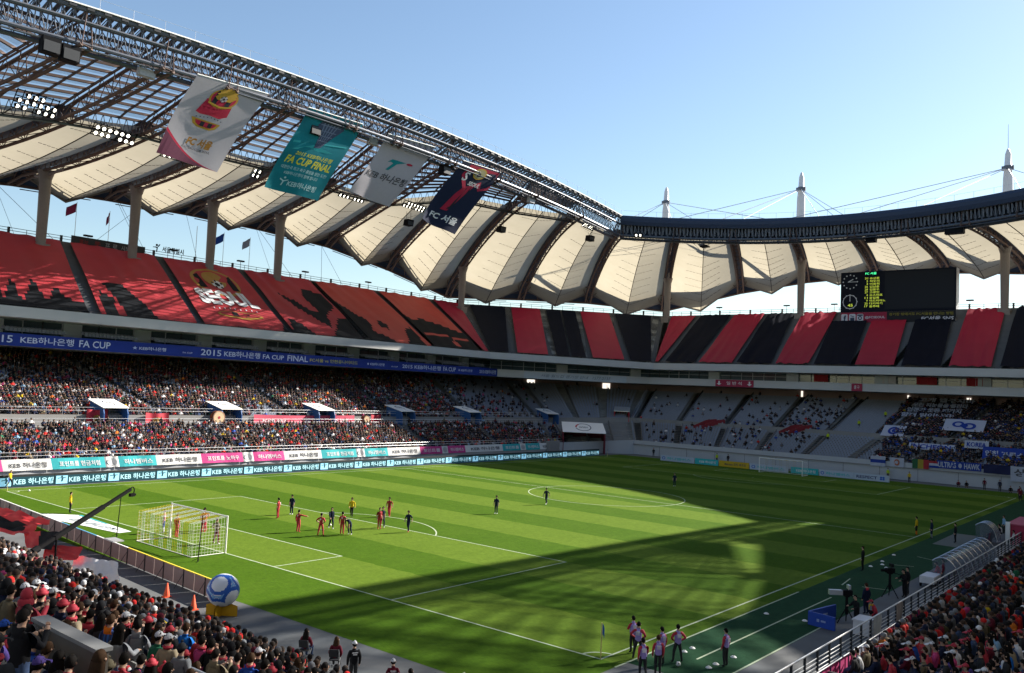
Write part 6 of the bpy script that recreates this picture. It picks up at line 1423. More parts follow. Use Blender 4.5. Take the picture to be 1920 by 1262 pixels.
def crowd(name, pts, palette, label, seed, stand=0.0):
    """pts: (x, y, z, facing)"""
    r_ = np.random.RandomState(seed); tv = np.array(CT.v); tl = [len(f) for f in CT.f]; ti = np.concatenate([np.array(f) for f in CT.f]); tm = np.array(CT.m); n = len(pts); P = np.array(pts)
    a = P[:, 3]+r_.normal(0, .35, n); s = r_.uniform(.92, 1.06, n); up = np.where(r_.rand(n) < stand, .42, 0.0)
    lean = r_.normal(0, .05, n)
    vx = tv[None, :, 0]*s[:, None]+lean[:, None]*(tv[None, :, 2]-.4); vy = tv[None, :, 1]*s[:, None]; vz = tv[None, :, 2]*s[:, None]+up[:, None]*(tv[None, :, 2] > .3)
    c, q = np.cos(a)[:, None], np.sin(a)[:, None]; X = P[:, 0, None]+c*vx-q*vy; Y = P[:, 1, None]+q*vx+c*vy; Z = P[:, 2, None]+vz
    co = np.stack([X, Y, Z], 2).reshape(-1, 3); nvv = len(tv); loops = (ti[None, :]+nvv*np.arange(n)[:, None]).ravel(); lt = np.tile(tl, n); ls = np.concatenate([[0], np.cumsum(lt)[:-1]])
    me = bpy.data.meshes.new(name); me.vertices.add(len(co)); me.vertices.foreach_set('co', co.ravel()); me.loops.add(len(loops)); me.loops.foreach_set('vertex_index', loops.astype(np.int32)); me.polygons.add(len(lt)); me.polygons.foreach_set('loop_start', ls.astype(np.int32)); me.polygons.foreach_set('loop_total', lt.astype(np.int32))
    pal = np.array([PAL[k] for k in palette]); top_ = pal[r_.randint(0, len(pal), n)]*r_.uniform(.55, 1.1, (n, 1)); skin = np.array((.27, .165, .12))*r_.uniform(.75, 1.15, (n, 1)); hp = np.array([(.012, .010, .010)]*14+[(.05, .03, .02)]*3+[(.03, .02, .015)]*3+[PAL['maroon'], PAL['red'], PAL['white'], PAL['grey'], PAL['navy']]); hair = hp[r_.randint(0, len(hp), n)]; lp = np.array([PAL[k] for k in ('charcoal', 'black', 'black', 'navy', 'denim')]); leg = lp[r_.randint(0, 5, n)]
    tab = np.stack([top_, skin, hair, leg], 1); col = tab[:, tm, :].reshape(-1, 3); col = np.concatenate([col, np.ones((len(col), 1))], 1)
    at = me.attributes.new('dye', 'FLOAT_COLOR', 'FACE'); at.data.foreach_set('color', col.ravel().astype(np.float32)); me.materials.append(CROWDM); me.update(); me.validate()
    o = bpy.data.objects.new(name, me); COL.objects.link(o); tag(o, label=label, category='crowd', kind='stuff'); return o
HOME = ['black']*24+['navy']*18+['charcoal']*18+['red']*7+['maroon']*7+['grey']*7+['white']*5+['beige', 'brown', 'denim', 'denim', 'blue', 'olive', 'skyblue', 'orange', 'yellow', 'pink', 'khaki', 'green', 'brown', 'olive']
AWAY = ['navy']*14+['black']*12+['blue']*3+['charcoal']*5+['denim']*3+['white', 'yellow', 'maroon', 'grey']
def fill(side, lo, hi, n, dens, rows, aisles, rnd, umin=0, umax=1, pitch_=.5):
    L = np.linalg.norm(edge(lo, side)[1]-edge(lo, side)[0]); t = edge(lo, side)[1]-edge(lo, side)[0]; face = math.atan2(t[1], t[0])-math.pi/2; out = []
    c = edge(lo, side)[0]; d = V(math.cos(face), math.sin(face), 0); face = face if np.dot(d, -lerp(*edge(lo, side), .5)) > 0 else face+math.pi
    for i in rows:
        k = int((umax-umin)*L/pitch_)
        for j in range(k):
            u = umin+(umax-umin)*(j+.5)/k
            if any(abs(u-x)*L < .8 for x in aisles): continue
            p = row_pt(lo, hi, side, n, i, u)
            if rnd.random() > dens(p, i/n): continue
            q = row_pt(lo, hi, side, n, i+1, u); q[2] = p[2]; s = p+unit(q-p)*.42; out.append((s[0]+rnd.uniform(-.05, .05), s[1]+rnd.uniform(-.05, .05), s[2], face))
    return out
rr = random.Random(5); dl = lambda p, f: .90*float(np.interp(p[0], [-60, 32, 45, 53, 64], [1, 1, .85, .45, .15])); dm = lambda p, f: .90*float(np.interp(p[0], [-60, 16, 29, 42, 53, 68, 84], [1, 1, .85, .55, .22, .07, .02]))
vent = lambda f: [q for q in f if not any(abs(q[0]-x) < 2.1 and 55.8 < q[1] < 60.8 for x in (-31.86, -14.63, 2.81, 21.07, 39.12))]
crowd('crowd', vent(fill('left', 'low0', 'low1', NLOW, dl, range(NLOW), AISLE_LOW['left'], rr, .04, 1)), HOME, 'dense seated crowd of the left lower tier behind the cloth adverts', 1, .08)
crowd('crowd', vent(fill('left', 'mid0', 'mid1', NMID, lambda p, f: dm(p, f)*(0.3 if -11 < p[0] < -4 and f < .14 else 1), range(NMID), AISLE_LOW['left'], rr, .04, 1)), HOME, 'dense seated crowd of the left middle tier under the blue ribbon', 2, .06)
sp_ = fill('corner', 'mid0', 'mid1', NMID, lambda p, f: float(np.interp(p[0], [60, 72, 95], [.06, .025, .012])), range(NMID), AISLE_LOW['corner'], rr)+fill('corner', 'low0', 'low1', NLOW, lambda p, f: .04, range(NLOW), AISLE_LOW['corner'], rr, 0, .1)
sp_ += fill('far', 'mid0', 'mid1', NMID, lambda p, f: float(np.interp(p[1], [-8.2, -8, .5, 1.5, 4, 12.5, 16.5, 27, 55], [0, .0, .0, .03, .30, .22, .09, .05, .03]))*(1.3-f), range(NMID), AISLE_LOW['far'], rr)+fill('far', 'low0', 'low1', NLOW, lambda p, f: .0 if p[1] < 3 else (.16 if p[1] < 32 else .05), range(NLOW), AISLE_LOW['far'], rr)
crowd('crowd', sp_, ['black']*4+['navy']*3+['charcoal']*3+['red', 'grey', 'white', 'blue'], 'scattered spectators in the mostly empty corner and far stand', 3)
aw = fill('far', 'mid0', 'mid1', NMID, lambda p, f: .0 if p[1] > -6.9-.0*f else .93, range(NMID), AISLE_LOW['far'], rr)+fill('far', 'low0', 'low1', NLOW, lambda p, f: 0 if p[1] > -9.8 else .8, range(NLOW), AISLE_LOW['far'], rr)
aw += fill('far_right_corner', 'mid0', 'mid1', NMID, lambda p, f: .9, range(NMID), AISLE_LOW['far_right_corner'], rr, 0, .4)
crowd('crowd', aw, AWAY, 'dense dark blue block of away supporters behind the far goal', 4, .5)
cn = [(x, y, z, R(26)) for D, i, x, y, z, n_ in rest_near]
if cn: crowd('crowd', cn, HOME, 'tightly packed standing fans farther along the near stand', 6, .9)
rx = [(x, y, z, R(95)) for D, i, x, y, z in rest_right]+fill('right', 'mid0', 'mid1', NMID, lambda p, f: .9 if p[0] > -30 else 0, range(6), AISLE_LOW['right'], rr, 0, 1)
crowd('crowd', rx, HOME, 'seated crowd of the near right stand beyond the closest rows', 7)
print('people', NP[0], 'near', len(cand), 'right', len(cr))
# ================================================================== EQUIPMENT AROUND THE PITCH
# perimeter boards of the near end, seen from behind: every panel on its own
BOARDB = mat('board_back', (.25, .185, .18), rough=.65, var=.1, scale=1.2); TRIMS = [flat('trim_white', .7, .7, .7), flat('trim_blue', .1, .3, .5), flat('trim_yellow', .65, .52, .05)]
pb = empty('perimeter_board', (-58.6, 3, 0), label='row of pinkish perimeter board backs behind the striped goal', category='advertising board')
P0, P1 = V(-57.2, 24.5, 0), V(-59.75, -15.6, 0); d = unit(P1-P0); L = np.linalg.norm(P1-P0); k = 32; nb_ = V(-d[1], d[0], 0); nb_ = nb_ if nb_[0] < 0 else -nb_
for i in range(k):
    a, b = P0+d*L*i/k, P0+d*L*(i+1)/k; c = (a+b)/2
    m = MB(); m.obox(c+V(0, 0, .51), d*(L/k/2-.035), nb_*.03, V(0, 0, .47)); m.obox(c+V(0, 0, .995), d*(L/k/2-.005), nb_*.045, V(0, 0, .02), 1); o = m.build('panel', [BOARDB, TRIMS[2 if i > 21 else (1 if 12 < i < 18 else 0)]], pb)
    if i % 2 == 0: m = MB(); m.obox(a+V(0, 0, .5)+nb_*.04, d*.022, nb_*.035, V(0, 0, .5)); m.tube(a+nb_*.04+V(0, 0, .8), a+nb_*.55, .018, n=5); m.build('strut', DARK, pb)
m = MB(); m.obox(P0+d*L*.62+V(0, 0, 1.05)-nb_*.2, d*.7, nb_*.35, V(0, 0, .04)); m.build('cable_tray', STEEL, pb)
# advertising carpet beside the goal
CW = flat('carpet_white', .62, .63, .62); t = empty('goal_carpet', (-54.5, 13, 0), label='white printed carpet advert lying on the grass beside the goal', category='carpet')
q = [V(-56.35, 20.2, 0), V(-54.55, 7.2, 0), V(-53.55, 7.3, 0), V(-53.15, 16.6, 0)]
fn = lambda u, v: lerp(lerp(q[0], q[1], u), lerp(q[3], q[2], u), v)+V(0, 0, .018)
m = MB(); m.grid([[fn(j/10, i/3)+V(0, 0, .006*math.sin(j*2+i)) for j in range(11)] for i in range(4)]); o = m.build('sheet', CW, t); m = MB(); f2 = lambda u, v: fn(u, v)+V(0, 0, .02)
put_poly(m, [(0.02, .93), (.62, .93), (.5, .99), (.02, .99)], f2, 0); put_text(m, 'KEB 하나은행', f2, .30, .88, .30, .75, 1, .02); m.build('print', [ADT, flat('carpet_ink', .25, .30, .33)], o)
# giant inflatable ball on a yellow stand
t = empty('giant_ball', (-61.0, -17.0, 0), label='giant blue and white inflatable football on a yellow base by the apron', category='inflatable ball')
BW_, BB_, BL_ = mat('vinyl_white', (.68, .70, .74), rough=.35, var=.05), mat('vinyl_blue', (.02, .10, .42), rough=.35, var=.06), mat('vinyl_light_blue', (.18, .38, .66), rough=.35, var=.05)
c0 = V(-61.0, -17.0, 1.24); r0 = .80; ico = bmesh.new(); bmesh.ops.create_icosphere(ico, subdivisions=5, radius=1.0); ico.faces.ensure_lookup_table()
dirs = [unit(V(a, b, c)) for a, b, c in ((-.62, -.5, .6), (.62, .5, -.6), (.75, -.3, .55), (-.2, .85, .48), (-.75, .35, -.5), (.15, -.9, -.35), (.3, .2, .93), (-.4, -.3, -.86))]
m = MB()
for v_ in ico.verts: m.v.append(tuple(c0+np.array(v_.co)*r0))
for f_ in ico.faces:
    c = np.array(f_.calc_center_median()); dd = sorted([math.acos(max(-1, min(1, float(c@x)))) for x in dirs]); e = dd[1]-dd[0]
    m.f.append(tuple(x.index for x in f_.verts)); m.m.append(0 if dd[0] < .52 else (1 if dd[0] < .74 else (2 if e < .12 else 0)))
ico.free(); o = m.build('ball', [BW_, BB_, BL_], t, smooth=True)
YB = mat('stand_yellow', (.55, .30, .01), rough=.5, var=.08); m = MB()
for a in (35, 125): ca, sa = math.cos(R(a)), math.sin(R(a)); m.poly([c0+V(ca*x, sa*x, z-1.24) for x, z in ((-.8, 0), (.8, 0), (.8, .5), (.45, .6), (0, .42), (-.45, .6), (-.8, .5))]); m.poly([c0+V(ca*x-sa*.06, sa*x+ca*.06, z-1.24) for x, z in ((-.8, 0), (.8, 0), (.8, .5), (.45, .6), (0, .42), (-.45, .6), (-.8, .5))])
m.build('base', YB, t)
ORG = flat('cone_orange', .60, .08, .03)
for x, y, lb in ((-61.2, -12.0, 'orange traffic cone behind the boards, farther from the ball'), (-61.5, -15.2, 'orange traffic cone behind the boards, close to the giant ball')):
    t = empty('traffic_cone', (x, y, 0), label=lb, category='cone', group='traffic cones on the apron'); m = MB(); m.lathe((x, y, 0), [(.17, .04), (.03, .74), (0, .75)], 14); o = m.build('cone', ORG, t, smooth=True); m = MB(); m.lathe((x, y, 0), [(.118, .30), (.088, .44)], 14); m.build('band', WHITE, o); m = MB(); m.box(x-.2, x+.2, y-.2, y+.2, 0, .04); m.build('foot', ORG, t)
# camera crane
CRANE = mat('crane_black', (.006, .006, .007), rough=.7, spec=.05, var=.1)
B_, T_ = V(-64.6, -6.1, 2.70), V(-58.6, -2.1, 4.48); t = empty('camera_crane', (-64.6, -6.1, 0), label='long black camera crane reaching over the goal line boards', category='camera crane')
m = MB(); u_ = unit(T_-B_); m.beam(B_-u_*1.6, T_, .15, .18); m.beam(B_-u_*.2, lerp(B_, T_, .6), .2, .24); m.build('arm', CRANE, t)
m = MB(); m.tube(B_-u_*1.6, B_-u_*2.1, .2, .2, 10); m.build('counterweight', CRANE, t)
m = MB()
for i in range(8): a0, a1 = R(130-32*i), R(130-32*(i+1)); c = T_+u_*.20+V(0, 0, -.18); e = V(u_[0], u_[1], 0); m.tube(c+e*.26*math.cos(a0)+V(0, 0, .26*math.sin(a0)), c+e*.26*math.cos(a1)+V(0, 0, .26*math.sin(a1)), .035, n=6)
m.obox(T_+u_*.2+V(0, 0, -.42), V(.16, .05, 0), V(-.03, .09, 0), (0, 0, .1)); m.tube(T_+u_*.2+V(.1, .04, -.42), T_+u_*.2+V(.28, .1, -.42), .06, .075, 10); m.build('camera_head', CRANE, t)
m = MB(); m.tube((-64.6, -6.1, 0), (-64.6, -6.1, 2.65), .06, n=8)
for a in (30, 150, 270): m.tube((-64.6, -6.1, 1.0), (-64.6+.7*math.cos(R(a)), -6.1+.7*math.sin(R(a)), 0), .035, n=6)
m.build('tripod', CRANE, t)
# cloths and pads draped along the front of the near stand
def drape(pts, mats, label, seed, wr=.10, polys=()):
    a, b, c, d_ = [np.array(p, float) for p in pts]; rg_ = random.Random(seed); ph = [(rg_.uniform(3, 14), rg_.uniform(-9, 9), rg_.uniform(0, 6)) for _ in range(6)]
    nrm = unit(np.cross(b-a, d_-a)); m = MB(); N, M = 22, 12
    m.grid([[lerp(lerp(a, b, j/N), lerp(d_, c, j/N), i/M)+nrm*wr*sum(math.sin(p*j/N*2+q*i/M*2+r_) for p, q, r_ in ph)/2.5 for j in range(N+1)] for i in range(M+1)], 0, lambda i, j: next((q for q, pl in polys if inside(((j+.5)/N, (i+.5)/M), pl)), 0))
    m.build('draped_cloth', mats, origin=tuple((a+b)/2), smooth=True, label=label, category='cloth', group='cloths draped along the near stand front')
BRED = flat('cloth_bright_red', .55, .03, .035); BSH = flat('cloth_sheet', .70, .69, .68)
drape([(-64.2, 10.0, 1.2), (-64.4, -1.2, 2.0), (-63.2, -2.2, 2.9), (-63.0, 7.0, 2.7)], [BRED, TBLK], 'crumpled red flag with black patch at the left edge of the near stand front', 1, .22, [(1, [(.1, .2), (.9, .15), (.8, .55), (.25, .6)])])
drape([(-64.6, -2.2, 1.5), (-64.6, -5.6, 1.9), (-64.1, -5.2, 2.8), (-64.1, -.4, 2.15)], [BRED, TBLK], 'red and black pad beneath the foot of the camera crane', 2, .03, [(1, [(.45, 0), (1, 0), (1, 1), (.52, 1), (.44, .5)])])
drape([(-64.4, -4.0, 1.1), (-64.4, -8.4, 1.75), (-64.0, -8.0, 2.35), (-64.0, -3.4, 1.8)], [BRED], 'bright red cloth hung over the near stand front wall', 3, .04)
drape([(-65.0, -8.0, .75), (-65.0, -14.6, 1.0), (-63.9, -11.8, 2.15), (-63.9, -7.2, 1.75)], [BSH], 'wide white sheet draped over the near stand front wall', 4, .06)
# ------------------------------------------------------------------ dugout side: moat wall, railing, fence
MOAT = mat('moat_green', (.05, .10, .09), rough=.8, var=.15, scale=.6); RAILM = mat('rail_bright', (.62, .62, .62), rough=.35, metal=.5, var=.05)
mw = empty('moat_railing', (-25, -41.6, 0), label='steel railing on the green moat wall along the dugout side', category='railing')
m = MB(); m.box(-62, 8, -42.05, -41.86, -3, .04); m.build('moat_wall', MOAT, mw)
for x in np.arange(-61, 6, 1.5): m = MB(); m.box(x+.2, x+1.3, -42.12, -41.75, .045, .13); m.build('sill_block', CONC, mw)
for x in np.arange(-61, 6.1, 1.5): m = MB(); m.obox((x, -41.93, .62), (.03, 0, 0), (0, .05, 0), (0, 0, .58)); m.build('post', DARK, mw)
for z in (.3, .48, .66, .84): m = MB(); m.tube((-61, -41.93, z), (5.5, -41.93, z), .022, n=5); m.build('bar', STEEL, mw)
m = MB(); m.tube((-61, -41.93, 1.2), (5.5, -41.93, 1.2), .042, n=8); m.build('handrail', RAILM, mw)
NETW = flat('rail_cloth_white', .50, .50, .48); NETD = flat('rail_cloth_taupe', .22, .19, .18)
for x0, x1, mt, lb in ((-39.9, -38.6, NETW, 'white net cloth hanging on the moat railing beside the white box'), (-35.9, -34.7, NETD, 'taupe cloth hanging on the moat railing')):
    m = MB(); m.grid([[(lerp(x0, x1, j/8)+.05*math.sin(i*1.3), -42.02-.04*math.sin(j*1.7+i*.4), 1.22-1.15*i/6) for j in range(9)] for i in range(7)]); m.build('rail_cloth', mt, origin=(x0, -42, 0), smooth=True, label=lb, category='cloth', group='cloths on the moat railing')
fe = empty('pink_fence', (-25, -44.25, 1.3), label='low fence with pink white and blue advert cloth before the near right seats', category='fence')
FB = dict(w=flat('fence_pale', .42, .46, .60), p=flat('fence_pink', .55, .05, .19), c=flat('fence_cyan', .12, .45, .62)); x = -60.0
for c, ln in (('w', 5.5), ('p', 5), ('w', 3.5), ('p', 6.5), ('w', 3.5), ('p', 3.2), ('w', 4.8), ('c', 9), ('w', 4), ('c', 11), ('w', 5)):
    m = MB(); m.grid([[(x+ln*j/6, -44.28-.03*math.sin(j*2.2), 1.32+.92*i) for j in range(7)] for i in range(2)]); m.build('cloth_panel', FB[c], fe); x += ln
for x in np.arange(-60, 2, 1.0): m = MB(); m.tube((x, -44.36, 1.3), (x, -44.36, 2.32), .028, n=5); m.build('fence_post', mat('post_violet', (.06, .03, .09)), fe)
m = MB(); m.tube((-60, -44.36, 2.32), (2, -44.36, 2.32), .025, n=5); m.build('top_rail', STEEL, fe)
STRM = flat('seat_strip', .62, .56, .36); m = MB()
for i in range(1, NLOW):
    for x in np.arange(-51, 0, 1.0):
        p = row_pt('low0', 'low1', 'right', NLOW, i, (x-52.3)/-104.6); m.box(x, x+.55, p[1]-.02, p[1]+.03, p[2]-.05, p[2]+.016)
m.build('step_marking', STRM, STANDS['right'], kind='stuff')
# dugouts: curved clear hoods with ribs and seats
CLEAR = mat('clear_hood', (.16, .18, .22), rough=.12, var=.1, scale=2, alpha=.45, spec=.8); CHR = mat('aluminium', (.6, .61, .63), rough=.25, metal=.8, var=.05)
def dugout(x0, x1, y, label):
    t = empty('dugout', ((x0+x1)/2, y, 0), label=label, category='dugout', group='team dugouts'); n = max(3, int((x1-x0)/1.3)); N = 10
    arcp = lambda x, a: V(x, y-1.0+1.15*math.cos(a)+.12, 1.85*math.sin(a)+.02); A0, A1 = R(172), R(58); AN = [A0+(A1-A0)*i/N for i in range(N+1)]
    for k in range(n):
        xa, xb = lerp(x0, x1, k/n), lerp(x0, x1, (k+1)/n); m = MB(); m.grid([[arcp(xa+.03, a), arcp(xb-.03, a)] for a in AN]); m.build('hood_pane', CLEAR, t, smooth=True)
        m = MB(); c = V((xa+xb)/2, y-1.2, 0)
        for s in (-.3, .3): m.obox(c+V(s, 0, .42), (.22, 0, 0), (0, .2, 0), (0, 0, .04)); m.obox(c+V(s, -.2, .75), (.22, 0, 0), (0, .04, 0), (0, -.03, .3)); m.obox(c+V(s, 0, .2), (.06, 0, 0), (0, .06, 0), (0, 0, .2))
        m.build('bench_seat', [flat('dugout_seat', .10, .03, .06)], t)
    for k in range(n+1): x = lerp(x0, x1, k/n); m = MB(); m.path([arcp(x, a) for a in AN], .035, 6); m.build('rib', CHR, t)
    for a in (AN[0], AN[5], AN[10]): m = MB(); m.tube(arcp(x0, a), arcp(x1, a), .03, n=6); m.build('purlin', CHR, t)
    for x in (x0, x1): m = MB(); m.poly([arcp(x, a) for a in AN]+[V(x, y-.3, .1)]); m.build('end_pane', CLEAR, t)
dugout(-21.5, -8.8, -40.2, 'long clear curved dugout with metal ribs on the near touchline'); dugout(1.6, 3.4, -38.4, 'far dugout hood seen end on as a pale arc')
m = MB(); m.quad((-3.0, -38.3, .004), (6.3, -38.0, .004), (6.3, -36.0, .004), (-2.8, -36.1, .004)); m.build('technical_area', mat('mat_grey', (.10, .115, .11), rough=.9, var=.1), kind='structure')
m = MB(); m.box(3.6, 10.4, -42.4, -40.9, 0, 1.75); m.box(3.5, 10.5, -42.5, -40.8, 1.75, 1.86, 1); t = empty('red_canopy', (7, -41.6, 0), label='pinkish red tunnel canopy beside the far dugout', category='canopy'); m.build('canopy', [flat('canopy_red', .34, .03, .07), flat('canopy_rose', .42, .08, .13)], t); m = MB(); m.box(3.3, 3.55, -41.1, -40.75, 0, 2.0); m.build('post', WHITE, t)
# television position
t = empty('camera_pen', (-37.6, -39.2, 0), label='low blue boards around the television camera', category='board'); BLB = mat('pen_blue', (.015, .06, .36), rough=.5, var=.1)
for a, b in (((-38.9, -38.4), (-39.2, -39.9)), ((-38.9, -38.4), (-36.2, -38.9))): m = MB(); m.beam((*a, .36), (*b, .36), .10, .7); o = m.build('panel', BLB, t); m = MB(); fn = lambda u, v: lerp(V(*a, 0), V(*b, 0), u)+V(-.07 if b[0] < -39 else 0, -.07 if b[0] > -39 else 0, .1+.5*v); put_poly(m, [(.32, .35), (.42, .35), (.42, .65), (.32, .65)], fn); put_poly(m, [(.48, .4), (.66, .4), (.66, .6), (.48, .6)], fn); m.build('print', flat('pen_mark', .25, .32, .55), o)
def tv_camera(x, y, f, label, big):
    t = empty('tv_camera', (x, y, 0), label=label, category='camera', group='television cameras by the touchline'); c, s = math.cos(f), math.sin(f); F = V(c, s, 0); S_ = V(-s, c, 0); H = V(x, y, 1.62)
    m = MB(); m.tube((x, y, .5), (x, y, 1.5), .09, .07, 8)
    for a in (20, 140, 260): m.tube((x, y, .9), (x+.55*math.cos(R(a)), y+.55*math.sin(R(a)), .02), .03, n=6)
    m.obox(H-V(0, 0, .12), F*.12, S_*.12, (0, 0, .06)); m.tube(H-F*.1-V(0, 0, .1), H-F*.8-V(0, 0, .22)+S_*.15, .02, n=5); m.build('tripod', BLACK, t)
    m = MB(); m.obox(H+V(0, 0, .05), F*.28, S_*.12, (0, 0, .14)); m.build('camera_body', BLACK, t)
    m = MB(); m.obox(H+F*.62+V(0, 0, .05), F*.36, S_*.12, (0, 0, .13)) if big else m.tube(H+F*.25+V(0, 0, .05), H+F*.6+V(0, 0, .05), .07, .09, 10); m.build('lens_box', STEEL if big else BLACK, t)
    m = MB(); m.obox(H-F*.1+V(0, 0, .36), F*.06, S_*.17, (0, 0, .1)); m.tube(H-F*.1+V(0, 0, .1), H-F*.1+V(0, 0, .3), .02, n=5); m.build('viewfinder', STEEL if big else BLACK, t)
tv_camera(-37.1, -39.8, R(130), 'big television camera with pale box lens inside the blue boards', True); tv_camera(-28.3, -39.6, R(140), 'television camera on tripod beside the second cameraman', False)
WBX = flat('box_white', .62, .62, .66); t = empty('equipment_box', (-38.4, -41.1, 0), label='white equipment box against the moat railing', category='box'); m = MB(); m.box(-39.0, -37.8, -41.55, -40.75, .02, .72); o = m.build('body', WBX, t); m = MB(); m.box(-39.05, -37.75, -41.6, -40.7, .72, .80); m.build('lid', WBX, t)
t = empty('stretcher_cart', (-22.4, -40.5, 0), label='small white stretcher cart at the near end of the clear dugout', category='cart'); m = MB(); m.box(-23.3, -21.4, -41.0, -40.1, .3, .75); m.build('body', WBX, t)
for x in (-22.9, -21.8):
    for y in (-41.02, -40.08): m = MB(); m.tube((x, y-.04, .17), (x, y+.04, .17), .17, n=12); m.build('wheel', BLACK, t)
# training markers and balls
MK = flat('marker_white', .75, .75, .72)
mk = None
for x, y, lb in ((-38.6, -35.9, 'halfway between the lone ball boy and the blue boards'), (-38.4, -38.0, 'close before the blue camera boards'), (-15.8, -35.6, 'nearest the lone coach in the black coat'), (-18.3, -36.6, 'in the cluster near the coach, toward the dugout'), (-18.7, -35.6, 'in the cluster near the coach, on the touchline side'), (-48.6, -36.1, 'behind the rightmost ball boy of the group'),
        (-47.8, -36.1, 'second behind the rightmost ball boy of the group'), (-12.0, -35.4, 'alone toward the grey technical area'), (-49.2, -38.0, 'beside the feet of the lone ball boy'), (-49.9, -38.0, 'lowest one left of the lone ball boy'), (-47.6, -38.1, 'behind the lone ball boy'), (-17.2, -36.0, 'in the middle of the cluster near the coach')):
    if mk is None: m = MB(); m.lathe((0, 0, 0), [(.15, 0), (.14, .02), (.06, .075), (.04, .075)], 12); mk = m.mesh('marker', MK)
    o = bpy.data.objects.new('training_marker', mk); COL.objects.link(o); o.location = (x, y, .006); tag(o, label='white training marker '+lb, category='marker', group='white training markers')
def football(x, y, label):
    bm = bmesh.new(); bmesh.ops.create_icosphere(bm, subdivisions=3, radius=.11); me = bpy.data.meshes.new('football'); bm.to_mesh(me); bm.free(); me.materials.append(MK); me.materials.append(BLACK)
    for p in me.polygons: p.use_smooth = True; p.material_index = 1 if any((Vector(v).normalized()-p.center.normalized()).length < .28 for v in ((0, 0, 1), (.9, 0, .4), (-.7, .6, .4), (-.7, -.6, .4), (.3, .85, -.4), (.3, -.85, -.4))) else 0
    o = bpy.data.objects.new('football', me); COL.objects.link(o); o.location = (x, y, .112); tag(o, label=label, category='ball', group='footballs')
football(-50.75, -36.95, 'spare football beside the feet of a ball boy'); football(-40.0, -36.6+37.5, 'match ball on the grass near the shooting group'); football(-51.0, 32.8, 'football lying near the far left corner flag')
# advertising boards and cloths of the far end
fa = empty('far_advertising_board', (56, 0, 0), label='low advertising boards in front of the far goal stand', category='advertising board')
ADY = flat('ad_yellow', .55, .36, .02); ADL = flat('ad_pale', .42, .48, .58)
for y0, y1, mt, tx, ik in ((24.6, 17.6, ADL, '하나멤버스', ADT), (17.5, 12.9, ADT, 'KEB 하나은행', INKW), (12.8, 7.1, ADY, 'Maxxam 모두 축구로', INKG), (7.0, .1, ADL, '하나멤버스', ADT), (0, -4.7, ADT, 'KEB 하나은행', INKW), (-4.8, -10.4, ADL, '하나멤버스', ADT), (-10.4, -15.9, ADL, 'RESPECT', flat('ink_navy', .02, .03, .12))):
    xx = 56.2 if y0 > 0 else 57.0; m = MB(); m.box(xx, xx+.12, y1+.02, y0-.02, .02, 1.05); o = m.build('panel', mt, fa); m = MB(); fn = lambda u, v: V(xx-.012, lerp(y0, y1, u), .05+.95*v); put_text(m, tx, fn, .2 if 'RES' not in tx else .08, .9 if 'RES' not in tx else .66, .25, .75, 0, .02)
    if 'RES' in tx:
        for i, j in ((0, 0), (0, 1), (1, 0), (1, 1)): put_disc(m, fn, .77+.07*i, .35+.3*j, .035, .16, 1, 8)
    elif mt is ADL: put_disc(m, fn, .10, .5, .05, .3, 1, 14, .6)
    m.build('lettering', [ik, flat('logo_blue', .03, .12, .5)], o)
GFL = 'flags and cloths of the away supporters'
AB, AWH, ANV = flat('away_blue', .012, .04, .26), flat('away_white', .40, .42, .50), flat('away_navy', .008, .012, .06)
def awayflag(p, w_, h_, bands, label, tx=None, ink=None, tilt_=0.0, vertical=False, dx=0.0):
    """cloth hung facing the pitch: p is its upper left corner seen from the pitch"""
    p = np.array(p, float); fn = lambda u, v, e=0.0: p+V(-e*(1-.5*tilt_)-tilt_*(1-v)*h_*.0-.04*math.sin(u*9+v*3)+tilt_*h_*(v-1)*1.0*1.3+dx*u, -w_*u, -h_*(1-v)*(1-.45*tilt_)+e*tilt_)
    m = MB(); nb2 = len(bands)
    for i in range(nb2):
        for j in range(4):
            if vertical: a, b = (i+j/4)/nb2, (i+(j+1)/4)/nb2; m.quad(fn(a, 0), fn(b, 0), fn(b, 1), fn(a, 1), i)
            else: m.quad(fn(j/4, 1-(i+1)/nb2), fn((j+1)/4, 1-(i+1)/nb2), fn((j+1)/4, 1-i/nb2), fn(j/4, 1-i/nb2), i)
    o = m.build('supporter_flag', bands, origin=tuple(p), label=label, category='flag', group=GFL)
    if tx:
        m = MB()
        for k, (s, u0, u1, v0, v1) in enumerate(tx):
            f2 = lambda u, v: fn(u, v, .06)
            if s == 'o': put_disc(m, f2, (u0+u1)/2, (v0+v1)/2, (u1-u0)/2, (v1-v0)/2, 0, 16, .55)
            elif s == '.': put_disc(m, f2, (u0+u1)/2, (v0+v1)/2, (u1-u0)/2, (v1-v0)/2, 0, 14)
            else: put_text(m, s, f2, u0, u1, v0, v1, 0, .03)
        m.build('print', ink or INKW, o)
G_, Y_, R_ = flat('flag_green', .02, .10, .04), flat('flag_yellow', .35, .26, .03), flat('flag_red', .32, .02, .03)
awayflag((65.0, -10.6, 3.6), 2.4, 1.7, [AWH, AB, AWH], 'white and blue banded flag hung at the left end of the away wall'); awayflag((65.0, -13.7, 3.55), 2.2, 1.5, [AWH], 'white flag with orange round emblem on the away wall', [('o', .3, .7, .15, .85)], flat('emblem_orange', .40, .12, .05))
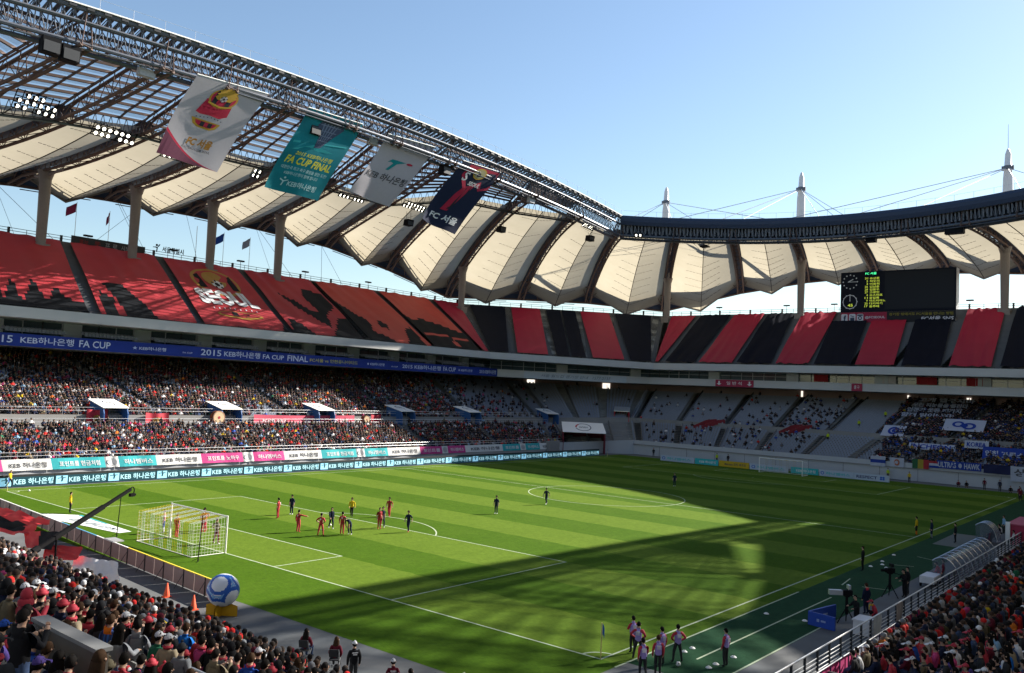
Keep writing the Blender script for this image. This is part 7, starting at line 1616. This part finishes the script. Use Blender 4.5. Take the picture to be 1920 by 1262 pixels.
awayflag((65.0, -17.2, 3.6), 2.5, 1.5, [G_, Y_, R_], 'green yellow and red vertical banded flag on the away wall', vertical=True); awayflag((65.0, -19.75, 3.5), 1.5, 1.1, [R_, AWH, AB], 'red white and blue striped small flag on the away wall')
awayflag((65.0, -20.9, 3.7), 6.4, 1.25, [AB], 'long blue banner reading ULTRAS HAWK in white', [('ULTRAS', .03, .44, .15, .85), ('HAWK', .62, .97, .15, .85), ('.', .49, .57, .2, .8)], AWH); awayflag((65.0, -27.6, 3.7), 4.4, 1.4, [ANV], 'dark navy cloth hung right of the long away banner')
awayflag((64.9, -31.3, 3.7), 4.6, 2.3, [AWH], 'large white cloth with black brush lettering at the right edge', [('상수', .1, .8, .35, .85)], INKG)
awayflag((82.7, -7.86, 8.53), 3.9, 3.0, [AWH], 'white tilted banner with blue badge over the away fans, left of two', [('o', .25, .75, .15, .85), ('.', .42, .58, .35, .65)], AB, .8); awayflag((85.75, -17.64, 10.26), 6.6, 3.2, [AWH], 'larger white tilted banner with portrait print in the away block', [('o', .2, .5, .3, .8), ('o', .45, .8, .15, .7), ('.', .4, .6, .3, .6)], AB, .8)
awayflag((73.81, -14.44, 5.93), 7.4, 1.3, [AWH], 'pale banner with blue lettering low in the away block', [('INCHEON', .05, .9, .15, .85)], AB, .4); awayflag((73.17, -23.26, 6.95), 3.6, 1.4, [AWH], 'white cloth lettered KOREA style in the away block', [('KOREA', .1, .9, .2, .8)], AB, .2)
awayflag((72.54, -26.12, 6.14), 7.5, 2.6, [AB], 'broad blue banner with orange and white lettering at the right edge', [('인천', .05, .3, .35, .75), ('블루스', .35, .8, .3, .7)], AWH, .3)
t = empty('word_cards', (88, -16, 11), label='big white lettered message held up across the away supporters', category='banner', group=GFL)
for k, s in enumerate(('고개 떨구지마', '우린 피눈물을 흘린다', '언젠가 웃을 때까지', '함께 일어나자!')):
    m = MB(); x_ = 98.6-2.4*k; z_ = 13.3-1.0*k; put_text(m, s, lambda u, v: V(x_-1.5*(1-v), -10.0+.5*k-(10-.2*k)*u, z_-1.0*(1-v)*1.05+.9), 0, 1, .1, .9, 0, .04); m.build('lettering', AWH, t)
